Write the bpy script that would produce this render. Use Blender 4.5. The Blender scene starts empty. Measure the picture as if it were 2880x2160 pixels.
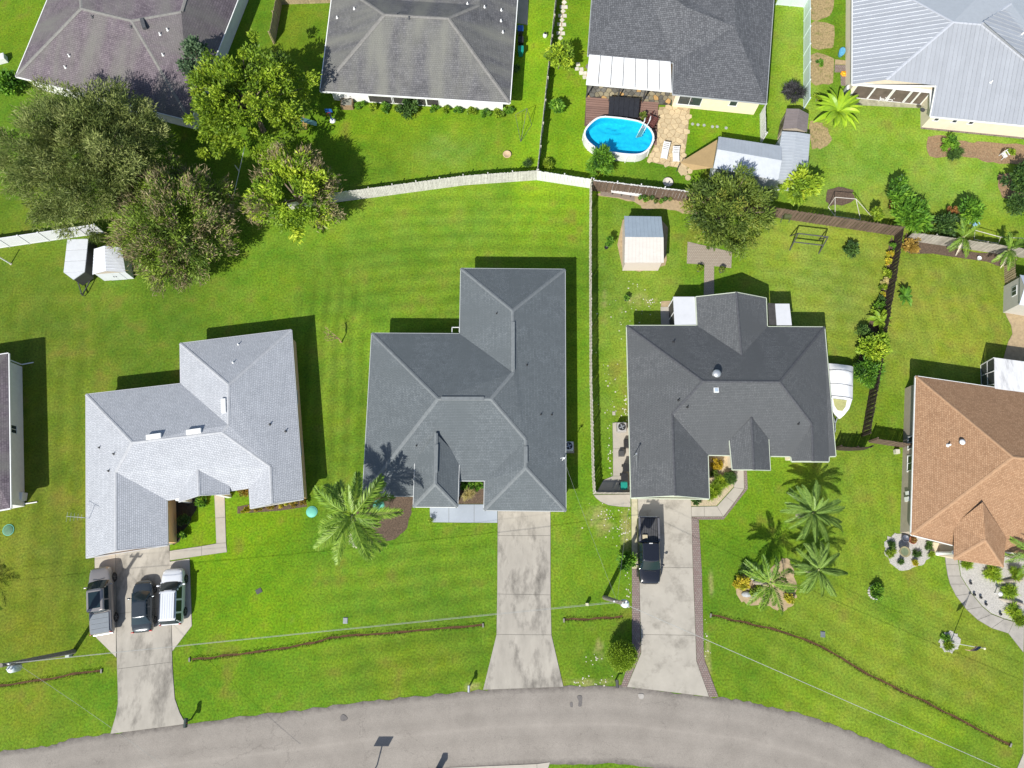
import bpy, math, random
import numpy as np
from mathutils import Vector, Matrix
rng = np.random.default_rng(7); random.seed(7)
SC = bpy.context.scene; COL = SC.collection
# ---------------------------------------------------------------- camera, sky, sun, exposure
F = 2074.0; TH = math.atan(515 / F); HC = 66.0      # drone height 66 m, tilted 14 degrees off plumb
cd = bpy.data.cameras.new('drone_camera'); cam = bpy.data.objects.new('drone_camera', cd); COL.objects.link(cam)
cd.sensor_width = 36; cd.sensor_fit = 'HORIZONTAL'; cd.lens = 36 * F / 2880; cd.clip_end = 1000; cd.clip_start = 1
cam.location = (0, 0, HC); cam.rotation_euler = (TH, 0, 0); SC.camera = cam
SUNV = Vector((-0.485, -0.88, 1.0)).normalized()
w = bpy.data.worlds.new('World'); SC.world = w; w.use_nodes = True
sky = w.node_tree.nodes.new('ShaderNodeTexSky'); sky.sky_type = 'NISHITA'; sky.sun_disc = False
sky.sun_elevation = math.asin(SUNV.z); sky.sun_rotation = math.atan2(SUNV.x, SUNV.y) % (2 * math.pi)
bg = w.node_tree.nodes['Background']; bg.inputs[1].default_value = 0.1
w.node_tree.links.new(sky.outputs[0], bg.inputs[0])
sd = bpy.data.lights.new('sun', 'SUN'); sd.energy = 4.6; sd.angle = math.radians(0.5); sd.color = (1, .96, .88)
so = bpy.data.objects.new('sun', sd); COL.objects.link(so); so.location = (-30, -50, 90)
so.rotation_euler = SUNV.to_track_quat('Z', 'Y').to_euler()
SC.view_settings.view_transform = 'Standard'; SC.view_settings.look = 'None'; SC.view_settings.exposure = 0.55; SC.view_settings.gamma = 1
# ---------------------------------------------------------------- survey: photo tile -> ground position at a real height
_s, _c = math.sin(TH), math.cos(TH)
def PN(px, py, z=0.0):
    u = (px - 1440) / F; v = (1080 - py) / F
    d = (u, _s + v * _c, -_c + v * _s); t = (z - HC) / d[2]
    return Vector((d[0] * t, d[1] * t, z))
def NQ(q): return (q[0] * 720 + q[2] * 720 / 2212, q[1] * 540 + q[3] * 540 / 1659)
def P(c, r, x, y, z=0.0):
    a = NQ((c, r, x, y)); return PN(a[0], a[1], z)
def PP(c, r, *xy, z=0.0): return [P(c, r, xy[i], xy[i + 1], z) for i in range(0, len(xy), 2)]
# ---------------------------------------------------------------- mesh helpers
WM = {}
class MB:
    def __init__(s): s.v = []; s.f = []; s.uv = None
    def add(s, vs, fs):
        o = len(s.v); s.v += [tuple(p) for p in vs]; s.f += [tuple(i + o for i in f) for f in fs]; return s
    def box(s, c, d, rz=0.0, M=None):
        hx, hy, hz = d[0] / 2, d[1] / 2, d[2] / 2; R = M or Matrix.Rotation(rz, 3, 'Z'); c = Vector(c)
        vs = [c + R @ Vector((x * hx, y * hy, z * hz)) for z in (-1, 1) for x, y in ((-1, -1), (1, -1), (1, 1), (-1, 1))]
        return s.add(vs, [(3, 2, 1, 0), (4, 5, 6, 7), (0, 1, 5, 4), (1, 2, 6, 5), (2, 3, 7, 6), (3, 0, 4, 7)])
    def bar(s, p, q, wd, ht):          # rectangular bar from p to q
        p, q = Vector(p), Vector(q); d = q - p; L = d.length; y = d.normalized()
        x = y.cross(Vector((0, 0, 1))); x = x.normalized() if x.length > 1e-4 else Vector((1, 0, 0)); z = x.cross(y)
        return s.box((p + q) / 2, (wd, L, ht), M=Matrix((x, y, z)).transposed())
    def prism(s, poly, z0, z1):
        n = len(poly); a = sum(poly[i][0] * poly[(i + 1) % n][1] - poly[(i + 1) % n][0] * poly[i][1] for i in range(n))
        if a < 0: poly = list(poly)[::-1]
        vs = [(p[0], p[1], z0) for p in poly] + [(p[0], p[1], z1) for p in poly]
        return s.add(vs, [tuple(range(n))[::-1], tuple(range(n, 2 * n))] + [(i, (i + 1) % n, n + (i + 1) % n, n + i) for i in range(n)])
    def tube(s, pts, r, n=6, cap=True):
        pts = [Vector(p) for p in pts]; m = len(pts); rs = r if hasattr(r, '__len__') else [r] * m
        vs = []; up = Vector((0.13, 0.21, 1))
        for i, p in enumerate(pts):
            d = (pts[min(i + 1, m - 1)] - pts[max(i - 1, 0)]).normalized()
            x = d.cross(up)
            if x.length < .2: x = d.cross(Vector((1, 0, 0)))
            x.normalize(); y = d.cross(x)
            vs += [p + (x * math.cos(2 * math.pi * k / n) + y * math.sin(2 * math.pi * k / n)) * rs[i] for k in range(n)]
        fs = [(i * n + k, i * n + (k + 1) % n, (i + 1) * n + (k + 1) % n, (i + 1) * n + k) for i in range(m - 1) for k in range(n)]
        if cap: fs += [tuple(range(n)), tuple(range((m - 1) * n, m * n))]
        return s.add(vs, fs)
    def lathe(s, c, prof, n=16, sx=1, sy=1):
        vs = []; c = Vector(c)
        for r, z in prof: vs += [c + Vector((r * sx * math.cos(2 * math.pi * k / n), r * sy * math.sin(2 * math.pi * k / n), z)) for k in range(n)]
        m = len(prof)
        fs = [(i * n + k, i * n + (k + 1) % n, (i + 1) * n + (k + 1) % n, (i + 1) * n + k) for i in range(m - 1) for k in range(n)]
        return s.add(vs, fs + [tuple(range(n))[::-1], tuple(range((m - 1) * n, m * n))])
    def loft(s, rings, cap=True):
        n = len(rings[0]); vs = [p for r in rings for p in r]; m = len(rings)
        fs = [(i * n + k, i * n + (k + 1) % n, (i + 1) * n + (k + 1) % n, (i + 1) * n + k) for i in range(m - 1) for k in range(n)]
        if cap: fs += [tuple(range(n))[::-1], tuple(range((m - 1) * n, m * n))]
        return s.add(vs, fs)
    def build(s, name, mat, parent=None, smooth=False, bevel=0, world=True, seg=2):
        vs = s.v
        me = bpy.data.meshes.new(name); o = bpy.data.objects.new(name, me)
        if parent is not None:
            o.parent = parent; W = WM[parent.name]
            if world: I = W.inverted(); vs = [I @ Vector(p) for p in vs]
            WMo = W
        else:
            a = np.array(vs); c = Vector(((a[:, 0].min() + a[:, 0].max()) / 2, (a[:, 1].min() + a[:, 1].max()) / 2, a[:, 2].min()))
            vs = [Vector(p) - c for p in vs]; o.location = c; WMo = Matrix.Translation(c)
        me.from_pydata([tuple(p) for p in vs], [], s.f)
        COL.objects.link(o); WM[o.name] = WMo
        if s.uv:
            ul = me.uv_layers.new(name='UVMap')
            for p in me.polygons:
                for li in p.loop_indices: ul.data[li].uv = s.uv[me.loops[li].vertex_index]
        me.materials.append(mat)
        if smooth: me.polygons.foreach_set('use_smooth', [True] * len(me.polygons))
        if bevel:
            b = o.modifiers.new('bevel', 'BEVEL'); b.width = bevel; b.segments = seg; b.limit_method = 'ANGLE'; b.angle_limit = .6
        return o
def tag(o, label, cat=None, group=None, kind=None):
    if label: o['label'] = label
    if cat: o['category'] = cat
    if group: o['group'] = group
    if kind: o['kind'] = kind
    return o
def thing(name, label, cat, loc, rz=0.0, group=None):
    o = bpy.data.objects.new(name, None); COL.objects.link(o); o.empty_display_size = .2
    o.location = loc; o.rotation_euler = (0, 0, rz); WM[o.name] = Matrix.Translation(Vector(loc)) @ Matrix.Rotation(rz, 4, 'Z')
    return tag(o, label, cat, group)
def dup(o, parent=None, loc=None, rz=None, label=None):
    c = o.copy(); COL.objects.link(c)
    if parent: c.parent = parent
    if loc is not None: c.location = loc
    if rz is not None: c.rotation_euler = (0, 0, rz)
    if label: c['label'] = label
    for ch in [x for x in o.children]: dup(ch, c)
    return c
def inst(me, name, parent, loc, rot=(0, 0, 0), scale=(1, 1, 1)):   # a shared-mesh part placed in world space
    o = bpy.data.objects.new(name, me); COL.objects.link(o); o.parent = parent
    M = WM[parent.name].inverted() @ (Matrix.Translation(Vector(loc)) @ Matrix.LocRotScale(None, __import__('mathutils').Euler(rot), Vector(scale)))
    o.matrix_basis = M; return o
def ccw(poly):
    n = len(poly); a = sum(poly[i][0] * poly[(i + 1) % n][1] - poly[(i + 1) % n][0] * poly[i][1] for i in range(n))
    return list(poly) if a > 0 else list(poly)[::-1]
def inset(poly, d):
    poly = ccw(poly); n = len(poly); out = []
    for i in range(n):
        p0, p1, p2 = (Vector(poly[(i + k) % n][:2]) for k in (-1, 0, 1))
        a = (p1 - p0).normalized(); b = (p2 - p1).normalized(); na = Vector((-a.y, a.x)); nb = Vector((-b.y, b.x))
        m = na + nb; k = 1 + na.dot(nb); k = max(k, .25); q = p1 + m * (d / k); out.append(Vector((q.x, q.y, 0)))
    return out
def smooth_line(pts, n=6):
    pts = [Vector(p) for p in pts]; out = []
    for i in range(len(pts) - 1):
        p0, p1, p2, p3 = pts[max(i - 1, 0)], pts[i], pts[i + 1], pts[min(i + 2, len(pts) - 1)]
        for k in range(n):
            t = k / n; out.append(.5 * ((2 * p1) + (p2 - p0) * t + (2 * p0 - 5 * p1 + 4 * p2 - p3) * t * t + (3 * p1 - p0 - 3 * p2 + p3) * t ** 3))
    return out + [pts[-1]]
def closed(pts, n=5):
    k = len(pts); e = smooth_line([pts[-1]] + list(pts) + [pts[0], pts[1]], n); return e[n:n + k * n]
# ---------------------------------------------------------------- materials
MATS = {}
def mat(name, col, rough=.7, var=.18, scale=3.0, bump=0.0, metal=0.0, rand=0.0, col2=None, spec=.4, coat=0, emit=None, stain=None, wscale=(1, 1, 1), alpha=1):
    if name in MATS: return MATS[name]
    m = bpy.data.materials.new(name); m.use_nodes = True; nt = m.node_tree; N = nt.nodes; L = nt.links; b = N['Principled BSDF']
    b.inputs['Roughness'].default_value = rough; b.inputs['Metallic'].default_value = metal; b.inputs['Specular IOR Level'].default_value = spec
    if coat: b.inputs['Coat Weight'].default_value = coat; b.inputs['Coat Roughness'].default_value = .05
    if alpha < 1: b.inputs['Alpha'].default_value = alpha
    tc = N.new('ShaderNodeNewGeometry'); mp = N.new('ShaderNodeVectorMath'); mp.operation = 'MULTIPLY'; mp.inputs[1].default_value = wscale
    L.new(tc.outputs['Position'], mp.inputs[0])
    nz = N.new('ShaderNodeTexNoise'); nz.inputs['Scale'].default_value = scale; nz.inputs['Detail'].default_value = 6; nz.inputs['Roughness'].default_value = .65
    L.new(mp.outputs[0], nz.inputs['Vector'])
    rp = N.new('ShaderNodeValToRGB'); rp.color_ramp.elements[0].position = .3; rp.color_ramp.elements[1].position = .7
    c2 = col2 or tuple(min(1, c * (1 + var)) for c in col); c1 = tuple(c * (1 - var) for c in col) if not col2 else col
    rp.color_ramp.elements[0].color = (*c1, 1); rp.color_ramp.elements[1].color = (*c2, 1)
    L.new(nz.outputs['Fac'], rp.inputs[0]); out = rp.outputs[0]
    if stain:      # (colour, scale, threshold)
        n2 = N.new('ShaderNodeTexNoise'); n2.inputs['Scale'].default_value = stain[1]; n2.inputs['Detail'].default_value = 8; n2.inputs['Roughness'].default_value = .7
        L.new(mp.outputs[0], n2.inputs['Vector'])
        r2 = N.new('ShaderNodeValToRGB'); r2.color_ramp.elements[0].position = stain[2]; r2.color_ramp.elements[1].position = min(1, stain[2] + .2)
        L.new(n2.outputs['Fac'], r2.inputs[0]); mx = N.new('ShaderNodeMix'); mx.data_type = 'RGBA'
        L.new(r2.outputs[0], mx.inputs['Factor']); L.new(out, mx.inputs['A']); mx.inputs['B'].default_value = (*stain[0], 1); out = mx.outputs['Result']
    if rand:
        oi = N.new('ShaderNodeObjectInfo'); mr = N.new('ShaderNodeMapRange'); mr.inputs['To Min'].default_value = 1 - rand; mr.inputs['To Max'].default_value = 1 + rand
        L.new(oi.outputs['Random'], mr.inputs['Value']); vm = N.new('ShaderNodeVectorMath'); vm.operation = 'SCALE'
        L.new(out, vm.inputs[0]); L.new(mr.outputs[0], vm.inputs['Scale']); out = vm.outputs[0]
    L.new(out, b.inputs['Base Color'])
    if bump:
        bp = N.new('ShaderNodeBump'); bp.inputs['Strength'].default_value = 1; bp.inputs['Distance'].default_value = bump
        L.new(nz.outputs['Fac'], bp.inputs['Height']); L.new(bp.outputs[0], b.inputs['Normal'])
    MATS[name] = m; return m
def shingle(name, a, b_, line, bw=.32, rh=.17, ms=.014, stain=None, nvar=.25, bump=.012):
    m = bpy.data.materials.new(name); m.use_nodes = True; nt = m.node_tree; N = nt.nodes; L = nt.links; p = N['Principled BSDF']
    p.inputs['Roughness'].default_value = .85; p.inputs['Specular IOR Level'].default_value = .25
    uv = N.new('ShaderNodeUVMap'); br = N.new('ShaderNodeTexBrick'); L.new(uv.outputs[0], br.inputs['Vector'])
    br.inputs['Scale'].default_value = 1; br.inputs['Brick Width'].default_value = bw; br.inputs['Row Height'].default_value = rh
    br.inputs['Mortar Size'].default_value = ms; br.inputs['Mortar Smooth'].default_value = .3; br.offset = .37; br.squash = .7; br.squash_frequency = 3
    br.inputs['Color1'].default_value = (*a, 1); br.inputs['Color2'].default_value = (*b_, 1); br.inputs['Mortar'].default_value = (*line, 1)
    nz = N.new('ShaderNodeTexNoise'); nz.inputs['Scale'].default_value = .9; nz.inputs['Detail'].default_value = 8; nz.inputs['Roughness'].default_value = .7
    L.new(uv.outputs[0], nz.inputs['Vector'])
    mr = N.new('ShaderNodeMapRange'); mr.inputs['From Min'].default_value = .3; mr.inputs['From Max'].default_value = .7; mr.inputs['To Min'].default_value = 1 - nvar; mr.inputs['To Max'].default_value = 1 + nvar
    L.new(nz.outputs['Fac'], mr.inputs['Value']); vm = N.new('ShaderNodeVectorMath'); vm.operation = 'SCALE'
    L.new(br.outputs['Color'], vm.inputs[0]); L.new(mr.outputs[0], vm.inputs['Scale']); out = vm.outputs[0]
    if stain:
        n2 = N.new('ShaderNodeTexNoise'); n2.inputs['Scale'].default_value = .35; n2.inputs['Detail'].default_value = 5
        mp = N.new('ShaderNodeMapping'); mp.inputs['Scale'].default_value = (1.5, .35, 1); L.new(uv.outputs[0], mp.inputs[0]); L.new(mp.outputs[0], n2.inputs['Vector'])
        r2 = N.new('ShaderNodeMapRange'); r2.inputs['From Min'].default_value = .42; r2.inputs['From Max'].default_value = .7; L.new(n2.outputs['Fac'], r2.inputs['Value'])
        mx = N.new('ShaderNodeMix'); mx.data_type = 'RGBA'; L.new(r2.outputs[0], mx.inputs['Factor']); L.new(out, mx.inputs['A']); mx.inputs['B'].default_value = (*stain, 1); out = mx.outputs['Result']
    L.new(out, p.inputs['Base Color'])
    bp = N.new('ShaderNodeBump'); bp.inputs['Distance'].default_value = bump; bp.invert = True; L.new(br.outputs['Fac'], bp.inputs['Height']); L.new(bp.outputs[0], p.inputs['Normal'])
    return m
LEAFK = 1.75
def leafmat(name, cols, trans=.32, rough=.55):
    m = bpy.data.materials.new(name); m.use_nodes = True; nt = m.node_tree; N = nt.nodes; L = nt.links; p = N['Principled BSDF']
    p.inputs['Roughness'].default_value = rough; p.inputs['Specular IOR Level'].default_value = .3
    at = N.new('ShaderNodeAttribute'); at.attribute_name = 'tint'; rp = N.new('ShaderNodeValToRGB')
    cols = [tuple(min(.75, x * LEAFK) for x in c) for c in cols]
    e = rp.color_ramp.elements; n = len(cols); e[0].position = 0; e[0].color = (*cols[0], 1); e[1].position = 1; e[1].color = (*cols[-1], 1)
    for i in range(1, n - 1): q = e.new(i / (n - 1)); q.color = (*cols[i], 1)
    L.new(at.outputs['Fac'], rp.inputs[0]); L.new(rp.outputs[0], p.inputs['Base Color'])
    tr = N.new('ShaderNodeBsdfTranslucent'); L.new(rp.outputs[0], tr.inputs[0]); ms = N.new('ShaderNodeMixShader'); ms.inputs[0].default_value = trans
    L.new(p.outputs[0], ms.inputs[1]); L.new(tr.outputs[0], ms.inputs[2]); L.new(ms.outputs[0], N['Material Output'].inputs[0]); return m
WHITE = mat('white_paint', (.64, .645, .64), .5, .05, 2)
WTRIM = mat('white_trim', (.7, .71, .7), .5, .06, 4)
BLACK = mat('black_plastic', (.02, .02, .022), .5, .2, 5)
GLASS = mat('window_glass', (.03, .04, .045), .08, .3, .7, spec=.6)
SCREEN = mat('insect_screen', (.05, .047, .045), .6, .3, 2)
CONC = mat('driveway_concrete', (.32, .296, .255), .85, .16, .7, .004, stain=((.115, .105, .09), .6, .49), wscale=(1, .45, 1))
CONC2 = mat('path_concrete', (.35, .322, .275), .85, .1, .9, .003, stain=((.3, .29, .26), 1.2, .58))
CONC3 = mat('new_concrete', (.385, .352, .3), .85, .07, 1.5, .002)
CJOINT = mat('concrete_joint', (.16, .15, .13), .9, .2, 3)
BLUECONC = mat('painted_porch_concrete', (.29, .325, .37), .7, .05, .8)
METAL = mat('galvanised_metal', (.5, .52, .54), .4, .1, 3, metal=.6)
DMETAL = mat('dark_metal', (.06, .06, .06), .5, .2, 3)
WOOD = mat('timber', (.22, .15, .09), .8, .25, 4, rand=.15)
MULCH = mat('bark_mulch', (.095, .066, .046), .95, .5, 9, .03, stain=((.22, .17, .12), 14, .62))
SAND = mat('sandy_soil', (.33, .25, .15), .95, .22, 3, .01, stain=((.25, .17, .09), 6, .6))
STRAW = mat('dry_straw', (.29, .22, .11), .95, .4, 6, .03, stain=((.11, .13, .025), 1.6, .52))
GRAVEL = mat('white_gravel', (.38, .365, .34), .9, .35, 14, .03, stain=((.2, .19, .18), 20, .64))
DIRT = mat('ditch_dirt', (.085, .045, .018), .95, .4, 2.5, .02, stain=((.07, .075, .015), 3, .56))
BRICKPAVE = None
# ================================================================ ground
def A(*v): return [P(*v[i:i + 4]) for i in range(0, len(v), 4)]
def tri(c, r, *xy): return PP(c, r, *xy)
def vnoise(x, y, s, seed):
    g = np.random.default_rng(seed).random((257, 257)); u = (x / s) % 256; v = (y / s) % 256
    i = np.floor(u).astype(int); j = np.floor(v).astype(int); a = u - i; b = v - j; a = a * a * (3 - 2 * a); b = b * b * (3 - 2 * b)
    return (g[i, j] * (1 - a) + g[i + 1, j] * a) * (1 - b) + (g[i, j + 1] * (1 - a) + g[i + 1, j + 1] * a) * b
def make_ground():
    xs = np.concatenate([np.linspace(-400, -66, 12), np.arange(-65, 65.01, .3), np.linspace(66, 400, 12)])
    ys = np.concatenate([np.linspace(-400, -25, 12), np.arange(-24, 75.01, .3), np.linspace(76, 400, 12)])
    X, Y = np.meshgrid(xs, ys, indexing='ij'); X = X.ravel(); Y = Y.ravel(); nx, ny = len(xs), len(ys)
    dep = Y * _s + HC * _c; dep = np.maximum(dep, 5); px = 1440 + F * X / dep; py = 1080 - F * (Y * _c - HC * _s) / dep
    C = np.ones((len(X), 3)) * np.array([.070, .150, .006])
    def zone(cx, cy, rx, ry, col, k=1.0, p=2.0):
        wgt = k * np.exp(-(np.abs((px - cx) / rx) ** p + np.abs((py - cy) / ry) ** p))[:, None]; C[:] = C * (1 - wgt) + np.array(col) * wgt
    # broad differences of turf between the lots
    zone(250, 900, 520, 420, (.062, .118, .008), .9); zone(60, 1500, 330, 700, (.085, .115, .010), .8); zone(420, 900, 140, 90, (.05, .12, .006), .5)
    zone(330, 1950, 520, 190, (.062, .145, .003), .7); zone(110, 1780, 140, 120, (.10, .13, .008), .7); zone(100, 2000, 130, 60, (.10, .125, .01), .5)
    zone(640, 1560, 240, 190, (.085, .185, .002), .95, 4); zone(760, 1760, 300, 90, (.09, .19, .002), .8); zone(900, 1960, 100, 80, (.055, .14, .006), .8)
    zone(1150, 700, 420, 330, (.088, .172, .010), .95, 4); zone(1240, 640, 260, 120, (.098, .185, .012), .6); zone(950, 1150, 70, 300, (.09, .155, .012), .8)
    zone(1180, 1680, 260, 260, (.070, .145, .008), .8); zone(1130, 1880, 260, 110, (.082, .14, .007), .8)
    zone(1150, 360, 330, 130, (.095, .185, .004), .9); zone(800, 400, 120, 120, (.06, .13, .004), .6); zone(1250, 420, 90, 50, (.12, .19, .03), .6)
    zone(1500, 300, 60, 330, (.125, .24, .006), .9, 4); zone(1620, 300, 80, 330, (.105, .21, .005), .9, 4); zone(2030, 370, 190, 90, (.095, .20, .004), .8)
    zone(2250, 150, 70, 260, (.13, .22, .02), .9, 4); zone(2550, 450, 330, 170, (.135, .235, .025), .95, 4); zone(2480, 400, 120, 120, (.11, .22, .012), .6)
    zone(2350, 800, 250, 230, (.125, .185, .022), .95, 4); zone(2320, 700, 150, 80, (.13, .195, .02), .7); zone(2650, 860, 200, 260, (.135, .19, .018), .95, 4); zone(2660, 760, 90, 80, (.12, .20, .02), .5)
    zone(1800, 900, 130, 330, (.11, .185, .018), .9, 4); zone(1560, 1200, 40, 500, (.10, .17, .01), .7); zone(1560, 1750, 110, 220, (.085, .165, .008), .8)
    zone(2450, 1450, 230, 300, (.105, .18, .012), .9, 4); zone(2100, 1500, 130, 160, (.072, .155, .004), .7); zone(2560, 1900, 420, 250, (.115, .17, .014), .9, 4)
    zone(2150, 1950, 260, 120, (.082, .16, .006), .8); zone(2650, 2050, 180, 70, (.10, .20, .004), .6, 2); zone(2350, 1200, 70, 120, (.12, .18, .02), .6)
    zone(120, 100, 160, 120, (.085, .165, .004), .9); zone(830, 80, 60, 90, (.095, .15, .006), .8); zone(2500, 1720, 100, 80, (.07, .155, .006), .5)
    # patchy wear and thin spots
    n1 = vnoise(X + 500, Y + 500, 2.3, 1); n2 = vnoise(X + 500, Y + 500, .9, 2); n3 = vnoise(X + 500, Y + 500, 6.5, 3); n4 = vnoise(X + 500, Y + 500, .42, 4)
    C *= (.70 + .30 * n3 + .24 * n1 + .2 * n2 + .14 * n4)[:, None]
    C[:, 0] *= .84 + .22 * n1 + .14 * n2; C[:, 2] *= .7 + .7 * n2
    def worn(cx, cy, rx, ry, th, k=.8):
        z = np.exp(-(((px - cx) / rx) ** 2 + ((py - cy) / ry) ** 2)); a = np.clip((z * (.55 + .6 * n4 + .35 * n2) - th) * 3, 0, 1)[:, None] * k * .6
        C[:] = C * (1 - a) + np.array([.30, .27, .13]) * a
    for q in ((1670, 1920, 120, 16, .6), (1740, 1850, 50, 60, .7), (1690, 1460, 60, 60, .62), (1760, 1500, 25, 90, .6), (1800, 850, 130, 60, .85), (1685, 1830, 22, 60, .7),
              (1990, 1850, 14, 90, .62), (1330, 1930, 30, 14, .5), (1745, 1330, 14, 60, .6), (820, 1740, 30, 26, .85), (1700, 830, 22, 200, .95), (2000, 1640, 10, 60, .7)): worn(*q)
    # mowing passes
    def stripes(phase, cx, cy, rx, ry, amp):
        k = np.exp(-(np.abs((px - cx) / rx) ** 6 + np.abs((py - cy) / ry) ** 6)); C[:] *= (1 + amp * k * np.sin(phase + 2.2 * n3 + .8 * n1))[:, None]
    a0 = PN(1420, 1700); R = np.hypot((X - a0.x) * .55, Y - a0.y); stripes(R * 2 * math.pi / 1.35, 1330, 760, 380, 240, .105)
    stripes(X * 2 * math.pi / 1.3 + 1, 930, 1100, 110, 350, .14); stripes((Y - .12 * X) * 2 * math.pi / 1.5, 1170, 1740, 300, 300, .10)
    stripes((X * .2 + Y) * 2 * math.pi / 1.4, 2330, 800, 260, 210, .08); stripes((X + .25 * Y) * 2 * math.pi / 1.6, 2650, 850, 200, 230, .075)
    stripes((X * .5 + Y * .86) * 2 * math.pi / 1.7, 2500, 1900, 420, 280, .10); stripes((X + .1 * Y) * 2 * math.pi / 1.5, 2450, 1400, 200, 280, .07)
    stripes((X + .1 * Y) * 2 * math.pi / 1.7, 160, 1350, 160, 450, .09)
    bp_ = np.clip((n2 * .6 + n1 * .5 + n4 * .3 - .93) * 4, 0, 1)[:, None] * .55; C = C * (1 - bp_) + np.array([.12, .115, .02]) * bp_
    dk = np.clip((vnoise(X + 90, Y + 300, .7, 9) * .7 + n1 * .5 - .82) * 4, 0, 1)[:, None] * .35; C = C * (1 - dk) + C * np.array([.55, .8, .9]) * dk
    C *= np.array([1.12, 1.0, 1.0]); C[:, 2] += .002; C = np.clip(C, .003, .6); idx = np.arange(nx * ny).reshape(nx, ny)
    q = np.stack([idx[:-1, :-1], idx[1:, :-1], idx[1:, 1:], idx[:-1, 1:]], -1).reshape(-1, 4)
    me = bpy.data.meshes.new('ground'); me.vertices.add(nx * ny); me.vertices.foreach_set('co', np.stack([X, Y, 0 * X], 1).ravel())
    me.loops.add(q.size); me.loops.foreach_set('vertex_index', q.ravel()); me.polygons.add(len(q)); me.polygons.foreach_set('loop_start', np.arange(len(q)) * 4); me.update(calc_edges=True)
    at = me.attributes.new('gcol', 'FLOAT_COLOR', 'POINT'); at.data.foreach_set('color', np.concatenate([C, np.ones((len(C), 1))], 1).ravel())
    o = bpy.data.objects.new('ground', me); COL.objects.link(o); tag(o, 'mown green lawn running between all the houses', kind='structure'); WM['ground'] = Matrix()
    m = bpy.data.materials.new('lawn_turf'); m.use_nodes = True; N = m.node_tree.nodes; L = m.node_tree.links; b = N['Principled BSDF']; b.inputs['Roughness'].default_value = .9; b.inputs['Specular IOR Level'].default_value = .15
    at = N.new('ShaderNodeAttribute'); at.attribute_name = 'gcol'; g = N.new('ShaderNodeNewGeometry')
    def nz(s, d):
        n = N.new('ShaderNodeTexNoise'); n.inputs['Scale'].default_value = s; n.inputs['Detail'].default_value = d; n.inputs['Roughness'].default_value = .75; L.new(g.outputs['Position'], n.inputs['Vector']); return n
    a = nz(5.5, 5); c = nz(1.3, 4); mr = N.new('ShaderNodeMapRange'); mr.inputs['From Min'].default_value = .28; mr.inputs['From Max'].default_value = .72; mr.inputs['To Min'].default_value = .45; mr.inputs['To Max'].default_value = 1.62
    L.new(a.outputs[0], mr.inputs[0]); v = N.new('ShaderNodeVectorMath'); v.operation = 'SCALE'; L.new(at.outputs['Color'], v.inputs[0]); L.new(mr.outputs[0], v.inputs['Scale'])
    hs = N.new('ShaderNodeHueSaturation'); mh = N.new('ShaderNodeMapRange'); mh.inputs['From Min'].default_value = .3; mh.inputs['From Max'].default_value = .7; mh.inputs['To Min'].default_value = .485; mh.inputs['To Max'].default_value = .515
    L.new(c.outputs[0], mh.inputs[0]); L.new(mh.outputs[0], hs.inputs['Hue']); L.new(v.outputs[0], hs.inputs['Color']); L.new(hs.outputs[0], b.inputs['Base Color'])
    bp = N.new('ShaderNodeBump'); bp.inputs['Distance'].default_value = .05; bp.inputs['Strength'].default_value = .8; L.new(a.outputs[0], bp.inputs['Height']); L.new(bp.outputs[0], b.inputs['Normal'])
    me.materials.append(m); return m
TURF = make_ground()
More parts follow.
